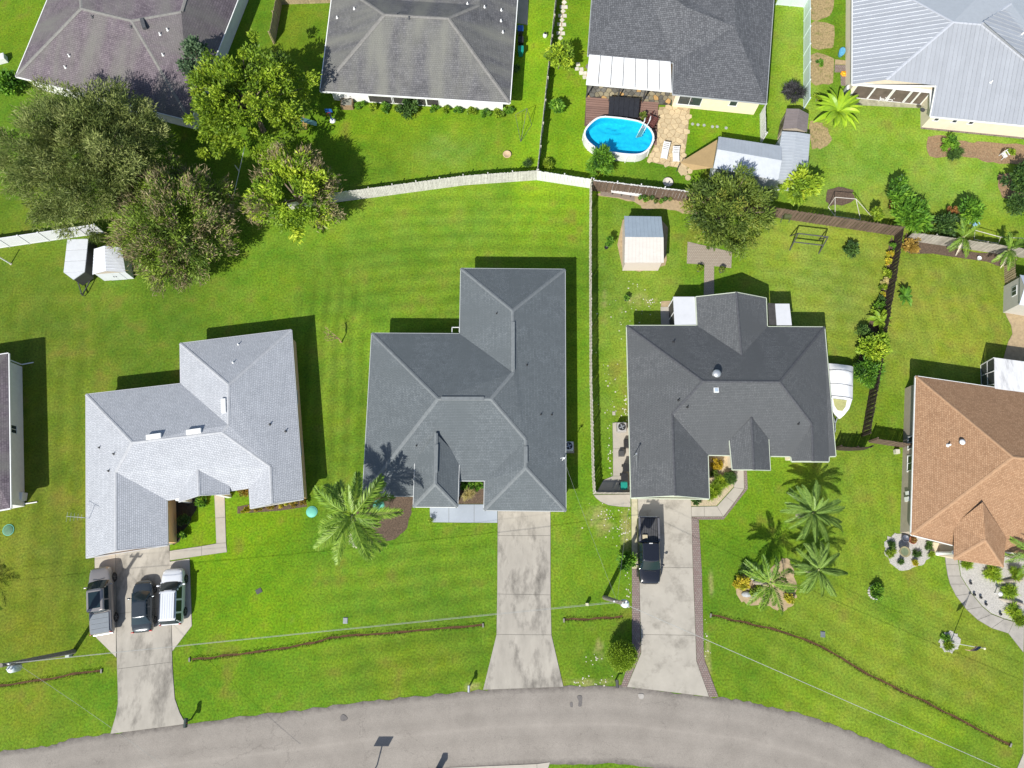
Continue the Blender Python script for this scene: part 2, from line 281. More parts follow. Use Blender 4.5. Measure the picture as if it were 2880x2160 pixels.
# ================================================================ road
def make_road():
    n = A(0, 3, -900, 1640, 0, 3, -300, 1560, 0, 3, 0, 1515, 0, 3, 250, 1488, 0, 3, 450, 1460, 0, 3, 620, 1410, 0, 3, 960, 1362, 0, 3, 1610, 1276, 0, 3, 2212, 1205, 1, 3, 440, 1152, 1, 3, 880, 1092, 1, 3, 1240, 1055, 1, 3, 1600, 1020,
          1, 3, 1960, 985, 2, 3, 0, 968, 2, 3, 440, 955, 2, 3, 940, 953, 2, 3, 1350, 1002, 2, 3, 1700, 1043, 2, 3, 2000, 1078, 2, 3, 2212, 1130, 3, 3, 350, 1212, 3, 3, 700, 1340, 3, 3, 1000, 1463, 3, 3, 1270, 1580, 3, 3, 1700, 1790, 3, 3, 2100, 2010, 3, 3, 2800, 2500)
    n = smooth_line(n, 8); K = 25; W = 5.95; vs = []; ed = []; lane = []
    for i, p in enumerate(n):
        d = (n[min(i + 3, len(n) - 1)] - n[max(i - 3, 0)]).normalized(); nn = Vector((d.y, -d.x, 0)); j = .05 * math.sin(i * 1.7) + .06 * random.uniform(-1, 1)
        for k in range(K):
            t = k / (K - 1); w_ = W * t + (j if k == 0 else 0) + (.07 * random.uniform(-1, 1) if k == K - 1 else 0)
            lane.append(t); vs.append(p + nn * w_ + Vector((0, 0, .012 + .05 * (1 - (2 * t - 1) ** 2)))); ed.append(max(0, 1 - min(t, 1 - t) * 9))
    b = MB(); b.v = [tuple(v) for v in vs]; b.f = [(i * K + k, i * K + k + 1, (i + 1) * K + k + 1, (i + 1) * K + k) for i in range(len(n) - 1) for k in range(K - 1)]
    m = bpy.data.materials.new('worn_asphalt'); m.use_nodes = True; N = m.node_tree.nodes; L = m.node_tree.links; bs = N['Principled BSDF']; bs.inputs['Roughness'].default_value = .9; bs.inputs['Specular IOR Level'].default_value = .2
    g = N.new('ShaderNodeNewGeometry')
    def nz(s, d, r=.65):
        x = N.new('ShaderNodeTexNoise'); x.inputs['Scale'].default_value = s; x.inputs['Detail'].default_value = d; x.inputs['Roughness'].default_value = r; L.new(g.outputs['Position'], x.inputs['Vector']); return x
    def ramp(src, p0, c0, p1, c1):
        r = N.new('ShaderNodeValToRGB'); e = r.color_ramp.elements; e[0].position = p0; e[0].color = (*c0, 1); e[1].position = p1; e[1].color = (*c1, 1); L.new(src, r.inputs[0]); return r.outputs[0]
    def mul(a, c):
        x = N.new('ShaderNodeMix'); x.data_type = 'RGBA'; x.blend_type = 'MULTIPLY'; x.inputs['Factor'].default_value = 1; L.new(a, x.inputs['A']); L.new(c, x.inputs['B']); return x.outputs['Result']
    base = ramp(nz(.35, 6).outputs[0], .3, (.225, .203, .178), .7, (.285, .259, .228)); fine = ramp(nz(14, 4).outputs[0], .3, (.84,) * 3, .7, (1.12,) * 3)
    d = nz(.9, 3); vm = N.new('ShaderNodeVectorMath'); vm.operation = 'MULTIPLY_ADD'; L.new(d.outputs['Color'], vm.inputs[0]); vm.inputs[1].default_value = (3.5, 1.6, 0); L.new(g.outputs['Position'], vm.inputs[2])
    vo = N.new('ShaderNodeTexVoronoi'); vo.feature = 'DISTANCE_TO_EDGE'; vo.inputs['Scale'].default_value = .2; L.new(vm.outputs[0], vo.inputs['Vector'])
    cr = ramp(vo.outputs['Distance'], .001, (.8,) * 3, .005, (1,) * 3)
    at = N.new('ShaderNodeAttribute'); at.attribute_name = 'edge'; ad = N.new('ShaderNodeMath'); ad.operation = 'MULTIPLY'; n6 = nz(2.2, 5); L.new(at.outputs['Fac'], ad.inputs[0]); L.new(n6.outputs[0], ad.inputs[1])
    la = N.new('ShaderNodeAttribute'); la.attribute_name = 'lane'; lr = N.new('ShaderNodeValToRGB'); el = lr.color_ramp.elements; el[0].color = (.95, .95, .95, 1); el[1].color = (.95, .95, .95, 1)
    for ps_, v_ in ((.16, .93), (.26, .99), (.36, .91), (.46, 1.0), (.495, 1.08), (.53, 1.0), (.64, .93), (.75, 1.0), (.86, .94)): q_ = el.new(ps_); q_.color = (v_, v_, v_, 1)
    L.new(la.outputs['Fac'], lr.inputs[0]); eg = ramp(ad.outputs[0], .12, (1,) * 3, .62, (.42, .41, .42)); L.new(mul(mul(mul(mul(base, fine), cr), eg), lr.outputs[0]), bs.inputs['Base Color'])
    o = b.build('road', m); tag(o, 'curving grey asphalt street at the bottom', kind='structure')
    a = o.data.attributes.new('edge', 'FLOAT', 'POINT'); a.data.foreach_set('value', ed); a = o.data.attributes.new('lane', 'FLOAT', 'POINT'); a.data.foreach_set('value', lane); return n
ROADN = make_road()
PATCHM = mat('asphalt_patch', (.13, .12, .115), .9, .2, 6); PALEM = mat('pale_asphalt_patch', (.325, .305, .28), .9, .15, 4)
for nm, m, pts in (('tar_patch', PATCHM, (1, 3, 730, 1215, 1, 3, 755, 1195, 1, 3, 790, 1222, 1, 3, 785, 1245, 1, 3, 740, 1250)), ('tar_patch', PATCHM, (2, 3, 560, 1040, 2, 3, 600, 1035, 2, 3, 605, 1075, 2, 3, 598, 1125, 2, 3, 570, 1120, 2, 3, 575, 1080)),
                   ('tar_patch', PATCHM, (2, 3, 500, 1095, 2, 3, 520, 1090, 2, 3, 525, 1130, 2, 3, 505, 1130)), ('road_patch', PALEM, (2, 3, 1090, 1020, 2, 3, 1135, 1020, 2, 3, 1135, 1055, 2, 3, 1100, 1058))):
    b = MB(); pts = closed(A(*pts), 3); b.add([(p.x, p.y, .068) for p in pts], [tuple(range(len(pts)))]); tag(b.build(nm, m), 'repair patch in the asphalt street', kind='structure')
# ================================================================ driveways and paths
def pave(name, label, polys, m, h=.05, gap=.016, kind='structure', base=CJOINT, piece='slab'):
    b = MB()
    for p in polys: b.prism(p, .0, h - .015)
    par = b.build(name, base); tag(par, label, kind=kind)
    for p in polys:
        MB().prism(inset(p, gap), .002, h + random.uniform(0, .004)).build(piece, m, par)
    return par
pave('driveway', 'stained concrete driveway with three parked vehicles', [A(0, 2, 1000, 1400, 0, 2, 1465, 1350, 0, 3, 1480, 260, 0, 3, 1005, 330), A(0, 3, 1005, 330, 0, 3, 1480, 260, 0, 3, 1490, 742, 0, 3, 1013, 803),
    A(0, 3, 1013, 803, 0, 3, 1490, 742, 0, 3, 1500, 900, 0, 3, 1513, 1060, 0, 3, 1555, 1180, 0, 3, 1608, 1278, 0, 3, 955, 1364, 0, 3, 1002, 1205, 0, 3, 1020, 1100, 0, 3, 1018, 950)], CONC)
pave('driveway_widening', 'pale concrete strip under the silver pickup', [A(0, 2, 818, 1450, 0, 2, 1000, 1400, 0, 3, 1005, 330, 0, 3, 1007, 705, 0, 3, 830, 530)], CONC3)
pave('driveway_widening', 'pale concrete strip under the white SUV', [A(0, 2, 1466, 1535, 0, 2, 1640, 1508, 0, 3, 1660, 430, 0, 3, 1491, 650, 0, 3, 1480, 260)], CONC3)
pave('driveway', 'long stained concrete driveway without cars', [A(1, 2, 2090, 1040, 2, 2, 332, 1040, 2, 2, 333, 1310, 1, 2, 2087, 1310), A(1, 2, 2087, 1310, 2, 2, 333, 1310, 2, 3, 333, 163, 1, 3, 2084, 155),
    A(1, 3, 2084, 155, 2, 3, 333, 163, 2, 3, 341, 508, 1, 3, 2078, 505), A(1, 3, 2078, 505, 2, 3, 341, 508, 2, 3, 445, 957, 1, 3, 1962, 983)], CONC)
pave('driveway', 'concrete driveway with brick borders and black pickup', [A(2, 2, 1085, 930, 2, 2, 1545, 930, 2, 2, 1562, 1585, 2, 2, 1097, 1585), A(2, 2, 1097, 1585, 2, 2, 1562, 1585, 2, 3, 1585, 512, 2, 3, 1112, 505),
    A(2, 3, 1112, 505, 2, 3, 1585, 512, 2, 3, 1593, 735, 2, 3, 1703, 1043, 2, 3, 992, 958, 2, 3, 1115, 665)], mat('clean_driveway_concrete', (.345, .32, .275), .85, .09, .7, .003, stain=((.21, .193, .163), .6, .5)))
pave('side_strip', 'mossy concrete strip beside the black pickup', [A(2, 2, 1030, 985, 2, 2, 1084, 985, 2, 2, 1095, 1598, 2, 2, 1035, 1598)], mat('mossy_concrete', (.4, .37, .25), .9, .15, 1.5))
def brickmat(nm, c1, c2, c3):
    m = bpy.data.materials.new(nm); m.use_nodes = True; N = m.node_tree.nodes; L = m.node_tree.links; g = N.new('ShaderNodeNewGeometry'); br = N.new('ShaderNodeTexBrick'); L.new(g.outputs['Position'], br.inputs['Vector'])
    br.inputs['Scale'].default_value = 1; br.inputs['Brick Width'].default_value = .2; br.inputs['Row Height'].default_value = .16; br.inputs['Mortar Size'].default_value = .014
    br.inputs['Color1'].default_value = (*c1, 1); br.inputs['Color2'].default_value = (*c2, 1); br.inputs['Mortar'].default_value = (*c3, 1)
    L.new(br.outputs[0], N['Principled BSDF'].inputs[0]); N['Principled BSDF'].inputs['Roughness'].default_value = .9
    bp = N.new('ShaderNodeBump'); bp.inputs['Distance'].default_value = .01; bp.invert = True; L.new(br.outputs['Fac'], bp.inputs['Height']); L.new(bp.outputs[0], N['Principled BSDF'].inputs['Normal']); return m
BRICK = brickmat('brick_pavers', (.205, .145, .13), (.235, .19, .17), (.11, .09, .08)); TANBRICK = brickmat('tan_pavers', (.30, .25, .2), (.33, .285, .23), (.2, .165, .13))
def sheet(name, label, poly, m, z0=0.0, z1=.02, kind='structure'):
    return tag(MB().prism(poly, z0, z1).build(name, m), label, kind=kind)
sheet('brick_border', 'brick border left of the black pickup driveway', A(2, 2, 1036, 1600, 2, 2, 1096, 1600, 2, 3, 1111, 663, 2, 3, 990, 957, 2, 3, 942, 950, 2, 3, 1037, 655), BRICK, z1=.07)
sheet('brick_border', 'brick border right of the black pickup driveway', A(2, 2, 1551, 1150, 2, 2, 1612, 1176, 2, 3, 1640, 0, 2, 3, 1655, 690, 2, 3, 1665, 735, 2, 3, 1780, 1042, 2, 3, 1706, 1046, 2, 3, 1595, 735, 2, 3, 1587, 512, 2, 2, 1564, 1585), BRICK, z1=.07)
pave('front_path', 'angled concrete path to the dark-roofed house with bushes', [A(2, 2, 1549, 1060, 2, 2, 1660, 1058, 2, 2, 1662, 1146, 2, 2, 1550, 1146), A(2, 2, 1660, 1058, 2, 2, 1770, 1056, 2, 2, 1825, 1146, 2, 2, 1662, 1146),
    A(2, 2, 1770, 1056, 2, 2, 1845, 972, 2, 2, 1918, 1026, 2, 2, 1825, 1146), A(2, 2, 1845, 972, 2, 2, 1915, 895, 2, 2, 2005, 907, 2, 2, 1918, 1026), A(2, 2, 1922, 720, 2, 2, 2000, 715, 2, 2, 2005, 907, 2, 2, 1915, 895)], CONC2)
sheet('brick_edging', 'brick edging along the angled front path', A(2, 2, 2002, 728, 2, 2, 2028, 728, 2, 2, 2035, 907, 2, 2, 1828, 1170, 2, 2, 1614, 1172, 2, 2, 1552, 1149, 2, 2, 1827, 1149, 2, 2, 2008, 909), BRICK, z1=.04)
pave('side_pad', 'rounded concrete pad in front of the bin gate', [A(2, 2, 705, 958, 2, 2, 1024, 955, 2, 2, 1024, 1064, 2, 2, 930, 1060, 2, 2, 835, 1048, 2, 2, 765, 1018, 2, 2, 725, 985)], CONC2)
pave('utility_pad', 'concrete side pad with bins and air conditioner', [A(2, 2, 868, 335, 2, 2, 1040, 335, 2, 2, 1040, 560, 2, 2, 872, 560), A(2, 2, 872, 560, 2, 2, 1040, 560, 2, 2, 1040, 795, 2, 2, 872, 795), A(2, 2, 872, 795, 2, 2, 1040, 795, 2, 2, 1040, 935, 2, 2, 730, 935, 2, 2, 790, 830)], CONC2)
pave('front_path', 'L-shaped concrete path to the pale grey house', [A(0, 2, 1853, 960, 0, 2, 1942, 950, 0, 2, 1948, 1152, 0, 2, 1862, 1158), A(0, 2, 1862, 1158, 0, 2, 1948, 1152, 0, 2, 1955, 1372, 0, 2, 1870, 1378),
    A(0, 2, 1870, 1378, 0, 2, 1955, 1372, 0, 2, 1963, 1453, 0, 2, 1745, 1483, 0, 2, 1745, 1400), A(0, 2, 1466, 1442, 0, 2, 1745, 1400, 0, 2, 1745, 1483, 0, 2, 1468, 1525)], CONC2)
pave('front_porch', 'blue-grey painted porch slab beside the empty driveway', [A(1, 2, 1500, 1040, 1, 2, 1667, 1040, 1, 2, 1667, 1197, 1, 2, 1505, 1195), A(1, 2, 1667, 1040, 1, 2, 1885, 1040, 1, 2, 1885, 1199, 1, 2, 1667, 1197), A(1, 2, 1885, 1040, 1, 2, 2087, 1040, 1, 2, 2087, 1200, 1, 2, 1885, 1199)], BLUECONC)
oe = A(3, 2, 1522, 1440, 3, 2, 1535, 1560, 3, 3, 1552, 0, 3, 3, 1572, 70, 3, 3, 1622, 170, 3, 3, 1715, 290, 3, 3, 1810, 378, 3, 3, 1930, 450, 3, 3, 2075, 495, 3, 3, 2205, 660)
ie = A(3, 2, 1625, 1440, 3, 2, 1645, 1560, 3, 3, 1662, 0, 3, 3, 1705, 70, 3, 3, 1755, 150, 3, 3, 1850, 265, 3, 3, 1930, 330, 3, 3, 2040, 372, 3, 3, 2120, 395, 3, 3, 2212, 408)
pave('curved_path', 'curved grey concrete path to the brown-roofed house', [[oe[i], oe[i + 1], ie[i + 1], ie[i]] for i in range(len(oe) - 1)], mat('grey_path_concrete', (.31, .29, .26), .85, .14, 1.1, .003, stain=((.2, .185, .165), .9, .55)))
pave('driveway', 'concrete driveway at the right edge', [A(3, 3, 2214, 410, 3, 3, 2500, 350, 3, 3, 2500, 1100, 3, 3, 2206, 1100), A(3, 3, 2206, 1100, 3, 3, 2500, 1100, 3, 3, 2700, 1900, 3, 3, 2090, 1950, 3, 3, 2150, 1659, 3, 3, 2205, 1530)], CONC2)
pave('driveway', 'pale driveway apron across the street', [A(1, 3, 1640, 1655, 2, 3, 215, 1622, 2, 3, 225, 2100, 1, 3, 1700, 2100), A(2, 3, 215, 1622, 2, 3, 330, 1606, 2, 3, 280, 1760, 2, 3, 270, 2100, 2, 3, 225, 2100)], CONC3)
sheet('utility_slab', 'concrete strip between the north houses', A(2, 0, 55, -300, 2, 0, 150, -300, 2, 0, 135, 215, 2, 0, 45, 200), CONC2)
# ================================================================ planting beds
BZ = [.02]
def bed(name, label, m, pts, n=4, z=None):
    BZ[0] += .0013; z = BZ[0]
    q = closed(pts, n) if n else pts
    if n: q = [p + Vector((.09 * math.sin(i * 2.1 + p.x * 3) + random.uniform(-.05, .05), .09 * math.cos(i * 1.7 + p.y * 3) + random.uniform(-.05, .05), 0)) for i, p in enumerate(q)]
    return sheet(name, label, q, m, .0, z)
bed('mulch_bed', 'curved bark bed under the tall front palm', MULCH, tri(1, 2, 1000, 960, 1360, 965, 1350, 1060, 1325, 1170, 1270, 1285, 1160, 1348, 1040, 1372, 920, 1350, 850, 1270, 880, 1080))
bed('mulch_bed', 'bark bed in the entry recess of the middle house', MULCH, tri(1, 2, 1740, 760, 1985, 760, 1980, 1036, 1735, 1036), 0)
bed('mulch_bed', 'dark bed beside the orange garage wall', mat('dark_soil', (.04, .035, .025), .95, .4, 7, .03), tri(0, 2, 1480, 950, 1700, 940, 1690, 1080, 1620, 1220, 1540, 1350, 1480, 1370))
bed('flower_bed', 'narrow bed of orange plants before the pale grey house', MULCH, tri(1, 2, -160, 1060, 200, 990, 430, 980, 440, 1060, 200, 1095, -160, 1120), 0)
bed('gravel_bed', 'pale gravel bed beside the brick-edged path', mat('tan_gravel', (.4, .33, .22), .95, .35, 13, .03, stain=((.2, .15, .09), 9, .6)), tri(2, 2, 1660, 600, 1900, 590, 1922, 750, 1912, 890, 1765, 1052, 1548, 1055, 1548, 960, 1690, 960), 0)
c8 = lambda *v: [PN(2040 + v[i] / 6.14, 1540 + v[i + 1] / 6.14) for i in range(0, len(v), 2)]
bed('palm_bed', 'sandy bed with yellow crotons below three palms', SAND, c8(180, 560, 280, 470, 600, 480, 900, 260, 1060, 180, 1180, 420, 1225, 760, 1190, 950, 1080, 1050, 930, 1078, 700, 1010, 450, 990, 230, 880))
bed('gravel_bed', 'white gravel island bed with a birdbath', GRAVEL, tri(3, 2, 1005, 1370, 1060, 1318, 1140, 1290, 1300, 1300, 1420, 1380, 1395, 1490, 1330, 1560, 1170, 1608, 1080, 1570, 1020, 1480))
bed('gravel_bed', 'white gravel bed inside the curved path', GRAVEL, A(3, 2, 1652, 1480, 3, 2, 2300, 1480, 3, 3, 2300, 380, 3, 3, 2120, 388, 3, 3, 2040, 366, 3, 3, 1930, 322, 3, 3, 1852, 258, 3, 3, 1762, 150, 3, 3, 1712, 70, 3, 3, 1668, 0, 3, 2, 1652, 1560), 0)
bed('gravel_bed', 'round white gravel bed at the flagpole', GRAVEL, [P(3, 3, 1568 + 88 * math.cos(t), 568 + 93 * math.sin(t)) for t in np.arange(0, 6.28, .4)], 2)
bed('garden_plot', 'straw-covered plot at the top beside the aqua fence', STRAW, tri(3, 0, 372, -200, 560, -200, 562, 60, 530, 130, 470, 160, 372, 165), 2)
bed('garden_plot', 'square straw-covered plot beside the aqua fence', STRAW, tri(3, 0, 372, 200, 450, 196, 570, 215, 568, 400, 500, 418, 372, 410), 2)
bed('garden_plot', 'straw plot with a small green plant', STRAW, tri(3, 0, 372, 475, 480, 480, 560, 500, 568, 715, 480, 728, 372, 715), 2)
bed('garden_plot', 'straw bed below the banana plant', STRAW, tri(3, 0, 360, 1060, 460, 1070, 540, 1180, 520, 1250, 440, 1285, 372, 1260))
bed('garden_plot', 'brown mulch bed with chair and bushes near the metal roof', mat('red_mulch', (.23, .15, .085), .95, .4, 7, .03, stain=((.28, .24, .14), 3, .55)), tri(3, 0, 1385, 1190, 1520, 1178, 1700, 1225, 1860, 1228, 2212, 1262, 2300, 1420, 2100, 1415, 1900, 1400, 1690, 1352, 1400, 1352))
bed('garden_plot', 'mulch corner at the right edge under a bush', MATS['red_mulch'], tri(3, 0, 1998, 1508, 2090, 1510, 2200, 1600, 2250, 1740, 2060, 1720, 1995, 1630))
bed('garden_plot', 'bare soil patch below the wire trellis', MULCH, tri(3, 1, 518, -20, 700, -30, 735, 10, 730, 90, 600, 112, 512, 100))
bed('planting_strip', 'dark mulch strip along the brown side fence', MULCH, tri(3, 1, 1090, 420, 1040, 440, 1020, 640, 965, 900, 905, 1060, 840, 1230, 790, 1400, 770, 1600, 890, 1640, 1000, 1200, 1050, 800), 2)
bed('planting_strip', 'brown mulch strip before the weathered grey fence', MULCH, tri(3, 1, 1190, 360, 1300, 440, 1560, 470, 1800, 520, 2050, 560, 2035, 640, 1900, 605, 1560, 552, 1300, 528, 1180, 510), 2)
c4 = lambda *v: [PN(1640 + v[i] / 6.9125, 460 + v[i + 1] / 6.9125) for i in range(0, len(v), 2)]
bed('planting_strip', 'sandy strip of potted plants below the brown fence', SAND, c4(300, 645, 320, 560, 1000, 620, 1800, 700, 2300, 760, 2300, 1010, 1970, 965, 1880, 950, 1700, 885, 1400, 882, 1160, 862, 1075, 795, 1000, 755, 700, 680), 2)
sheet('plank_floor', 'weathered plank strip below the brown fence', c4(335, 545, 1000, 600, 1000, 735, 700, 665, 335, 625), mat('grey_plank', (.2, .16, .13), .9, .25, 3, wscale=(1, 6, 1)), .026, .06)
bed('patio', 'small brick patio under the round tree', TANBRICK, tri(2, 1, 1517, 430, 1900, 520, 1893, 657, 1745, 640, 1745, 1000, 1655, 1000, 1662, 627, 1510, 618), 0)
bed('gravel_edge', 'sandy edge around the two-tone shed', SAND, tri(2, 1, 950, 240, 1300, 250, 1340, 400, 1330, 590, 1270, 640, 948, 660), 2)
bed('dirt_patch', 'worn dirt patch behind the brown-roofed house', SAND, tri(3, 1, 2040, 1040, 2230, 1040, 2230, 1480, 2030, 1480, 2080, 1300, 2110, 1150), 2)
# ================================================================ houses
from mathutils.geometry import intersect_ray_tri, tessellate_polygon
CAM = Vector((0, 0, HC))
class House:
    def __init__(s, name, label, cat, ze, pitch, spec, centre, roofmat, wallmat, gut=WTRIM):
        s.ze, s.pitch, s.spec, s.V, s.wallmat, s.roofmat, s.gut = ze, pitch, spec, {}, wallmat, roofmat, gut
        s.cen = P(*centre); s.cen.z = 0
        for k in spec: s.vert(k)
        c = s.cen; s.o = thing(name, label, cat, (c.x, c.y, 0)); s.tris = []; s.roof = None
    def vert(s, k):
        if k in s.V: return s.V[k]
        q = s.spec[k]; z = q[4] if len(q) > 4 else s.ze
        if isinstance(z, tuple):
            if z[0] == 'z': z = s.vert(z[1]).z + (z[2] if len(z) > 2 else 0)
            else:
                a, b = s.vert(z[1]), s.vert(z[2]); pt = z[3] if len(z) > 3 else s.pitch
                d = (b - a); d.z = 0; n = Vector((-d.y, d.x, 0)).normalized()
                if (s.cen - Vector((a.x, a.y, 0))).dot(n) < 0: n = -n
                g = P(*q[:4]); r = g - CAM   # z = a.z + pt*((CAM+t r - a).n)
                t = (a.z + pt * (CAM - a).dot(n) - CAM.z) / (r.z - pt * r.dot(n)); s.V[k] = CAM + r * t; return s.V[k]
        s.V[k] = P(*q[:4], z); return s.V[k]
    def slopes(s, faces, name='roof', parent=None, m=None):
        b = MB(); b.uv = []
        for f in faces:
            ps = [s.V[k] for k in f]; t = tessellate_polygon([ps]); u = (ps[1] - ps[0]); u.z = 0; u.normalize(); v = Vector((-u.y, u.x, 0))
            if (sum(ps, Vector()) / len(ps) - ps[0]).dot(v) < 0: v = -v
            uv = [(p.dot(u), p.dot(v) * math.hypot(1, s.pitch)) for p in ps]
            fs = []
            for tr in t:
                i, j, k = tr
                if (ps[j] - ps[i]).cross(ps[k] - ps[i]).z < 0: i, k = k, i
                fs.append((i, j, k)); s.tris.append((ps[i], ps[j], ps[k]))
            b.add(ps, fs); b.uv += uv
        o = b.build(name, m or s.roofmat, parent or s.o)
        if s.roof is None: s.roof = o
        return o
    def caps(s, edges, m, wd=.16, lift=.04):
        for e in edges:
            p, q = s.V[e[0]], s.V[e[1]]; d = (q - p); h = Vector((d.x, d.y, 0)).normalized(); n = Vector((-h.y, h.x, 0)); sl = s.pitch * (1 if abs(d.z) < .35 else .72) * wd
            b = MB(); vs = []
            for t in (p, q):
                vs += [t - n * wd + Vector((0, 0, lift - sl - .025)), t - n * wd + Vector((0, 0, lift - sl)), t + Vector((0, 0, lift)), t + n * wd + Vector((0, 0, lift - sl)), t + n * wd + Vector((0, 0, lift - sl - .025))]
            b.add(vs, [(0, 5, 6, 1), (1, 6, 7, 2), (2, 7, 8, 3), (3, 8, 9, 4)]); b.build('ridge_cap', m, s.roof)
    def body(s, eaves, over=.5, ztop=None, base=None, fasc=True, gw=.09):
        ps = [s.V[k] for k in eaves]; zt = (ztop or s.ze) - .14
        if fasc:
            for i, p in enumerate(ps):
                q = ps[(i + 1) % len(ps)]; d = q - p; n = Vector((d.y, -d.x, 0)).normalized()
                if ccw(ps)[0] is not ps[0] or ccw(ps) != ps: n = -n
                off = n * (gw / 2); b = MB(); b.bar(p + off - Vector((0, 0, .09)), q + off - Vector((0, 0, .09)), gw, .15); b.build('gutter', s.gut, s.o)
        b = MB(); pp = [Vector((p.x, p.y, min(p.z, zt + .14) - .15)) for p in ps]; b.add(pp, [tuple(range(len(pp)))]); b.build('soffit', s.gut, s.o)
        s.W = inset(ps, over); s.E = ccw(ps); MB().prism(s.W, 0, zt).build('wall', s.wallmat, s.o); return s
    def gable(s, l, r, ap, top, back=.3, m=None):
        a, b_, c, t = s.V[l], s.V[r], s.V[ap], s.V[top]; d = (t - c); d.z = 0; d.normalize(); d *= back
        b = MB(); vs = [a + d, b_ + d, c + d]; vs = [v - Vector((0, 0, .06)) for v in vs]; e = d.normalized() * .1
        b.add(vs + [v + e for v in vs], [(0, 1, 2), (5, 4, 3), (0, 3, 4, 1), (1, 4, 5, 2), (2, 5, 3, 0)]); b.build('gable', m or s.wallmat, s.o)
        for p in (a, b_): MB().bar(p - Vector((0, 0, .06)), c - Vector((0, 0, .06)), .06, .16).build('rake_board', s.gut, s.o)
    def hit(s, c, r, x, y):
        g = P(c, r, x, y); best = None
        for t in s.tris:
            h = intersect_ray_tri(*t, g - CAM, CAM)
            if h and (best is None or h.z > best.z): best = h
        return best
    def pipe(s, c, r, x, y, rad=.06, h=.35, m=WTRIM, name='vent_pipe'):
        p = s.hit(c, r, x, y)
        if p: MB().lathe(p, [(rad * 2.4, -.03), (rad * 2.2, .03), (rad, .05), (rad, h), (rad * .7, h)], 10).build(name, m, s.roof, True)
    def window(s, i, f, wd, z0, z1, name='window', bars=1, m=GLASS, fr=.06, frm=WTRIM):
        n = len(s.W); p, q = s.W[i % n], s.W[(i + 1) % n]; d = (q - p); L = d.length; d.normalize(); nn = Vector((d.y, -d.x, 0)); c = p + d * (L * f); a = math.atan2(d.y, d.x)
        w_ = MB(); z = (z0 + z1) / 2; hh = z1 - z0
        for u, v, sx, sz in ((0, z1, wd + fr, fr), (0, z0, wd + fr * 2.5, fr), (-wd / 2, z, fr, hh), (wd / 2, z, fr, hh)): w_.box(c + d * u + nn * .03 + Vector((0, 0, v)), (sx, .08, sz), a)
        for k in range(bars): w_.box(c + d * (wd * ((k + 1) / (bars + 1) - .5)) + nn * .03 + Vector((0, 0, z)), (fr * .7, .06, hh), a)
        o = w_.build(name, frm, s.o); MB().box(c + nn * .012 + Vector((0, 0, z)), (wd, .02, hh), a).build('pane', m, o); return o
    def ei(s, a, b):    # index of the wall segment below eave edge a-b
        for i in range(len(s.E)):
            if {tuple(s.E[i]), tuple(s.E[(i + 1) % len(s.E)])} == {tuple(s.V[a]), tuple(s.V[b])}: return i
SH1 = shingle('pale_grey_shingles', (.36, .375, .405), (.42, .435, .465), (.24, .255, .28), .26, .15, .014, nvar=.07)
SH2 = shingle('slate_shingles', (.108, .124, .134), (.142, .16, .17), (.074, .084, .09), .24, .14, .011, nvar=.1, stain=(.104, .119, .127))
SH3 = shingle('charcoal_shingles', (.086, .092, .097), (.118, .123, .128), (.06, .063, .066), .24, .14, .011, nvar=.1, stain=(.085, .09, .094))
SH4 = shingle('brown_shingles', (.285, .165, .092), (.365, .225, .132), (.21, .12, .068), .22, .13, .01, nvar=.09)
SH5 = shingle('purple_brown_shingles', (.115, .095, .112), (.165, .14, .155), (.075, .06, .07), .3, .18, .014, stain=(.15, .145, .135))
SH6 = shingle('weathered_grey_shingles', (.098, .098, .104), (.14, .138, .142), (.065, .065, .07), .3, .18, .012, stain=(.17, .17, .15))
SH7 = shingle('heavy_charcoal_shingles', (.085, .089, .097), (.135, .14, .15), (.06, .062, .068), .3, .2, .014, bump=.025, nvar=.1)
CAP1 = mat('pale_ridge', (.36, .37, .39), .85, .15, 4); CAP2 = mat('slate_ridge', (.148, .163, .17), .85, .15, 4); CAP3 = mat('dark_ridge', (.065, .068, .075), .85, .3, 5)
CAP4 = mat('brown_ridge', (.335, .205, .118), .85, .15, 4); CAP5 = mat('mossy_ridge', (.18, .175, .165), .9, .2, 4)
STUC1 = mat('tan_stucco', (.78, .50, .25), .9, .08, 3, .003); STUC2 = mat('grey_stucco', (.45, .45, .43), .9, .08, 3); STUC3 = mat('cream_stucco', (.62, .55, .43), .9, .07, 2, .003)
STUC4 = mat('taupe_stucco', (.36, .31, .25), .9, .07, 2, .003); STUC5 = mat('white_stucco', (.70, .70, .68), .9, .07, 2, .003); STUC6 = mat('sand_stucco', (.70, .58, .42), .9, .07, 2)
PGUT = mat('pale_green_gutter', (.46, .5, .4), .5, .05); GGUT = mat('grey_gutter', (.34, .36, .37), .5, .08)
DOORM = mat('garage_door', (.6, .58, .54), .6, .05)
def gdoor(h, a, b, f, wd):
    i = h.ei(a, b); p, q = h.W[i], h.W[(i + 1) % len(h.W)]; d = (q - p); L = d.length; d.normalize(); nn = Vector((d.y, -d.x, 0)); c = p + d * (L * f); an = math.atan2(d.y, d.x); m = MB()
    for k in range(4): m.box(c + nn * .02 + Vector((0, 0, .27 + k * .53)), (wd, .05, .51), an)
    m.build('garage_door', DOORM, h.o)
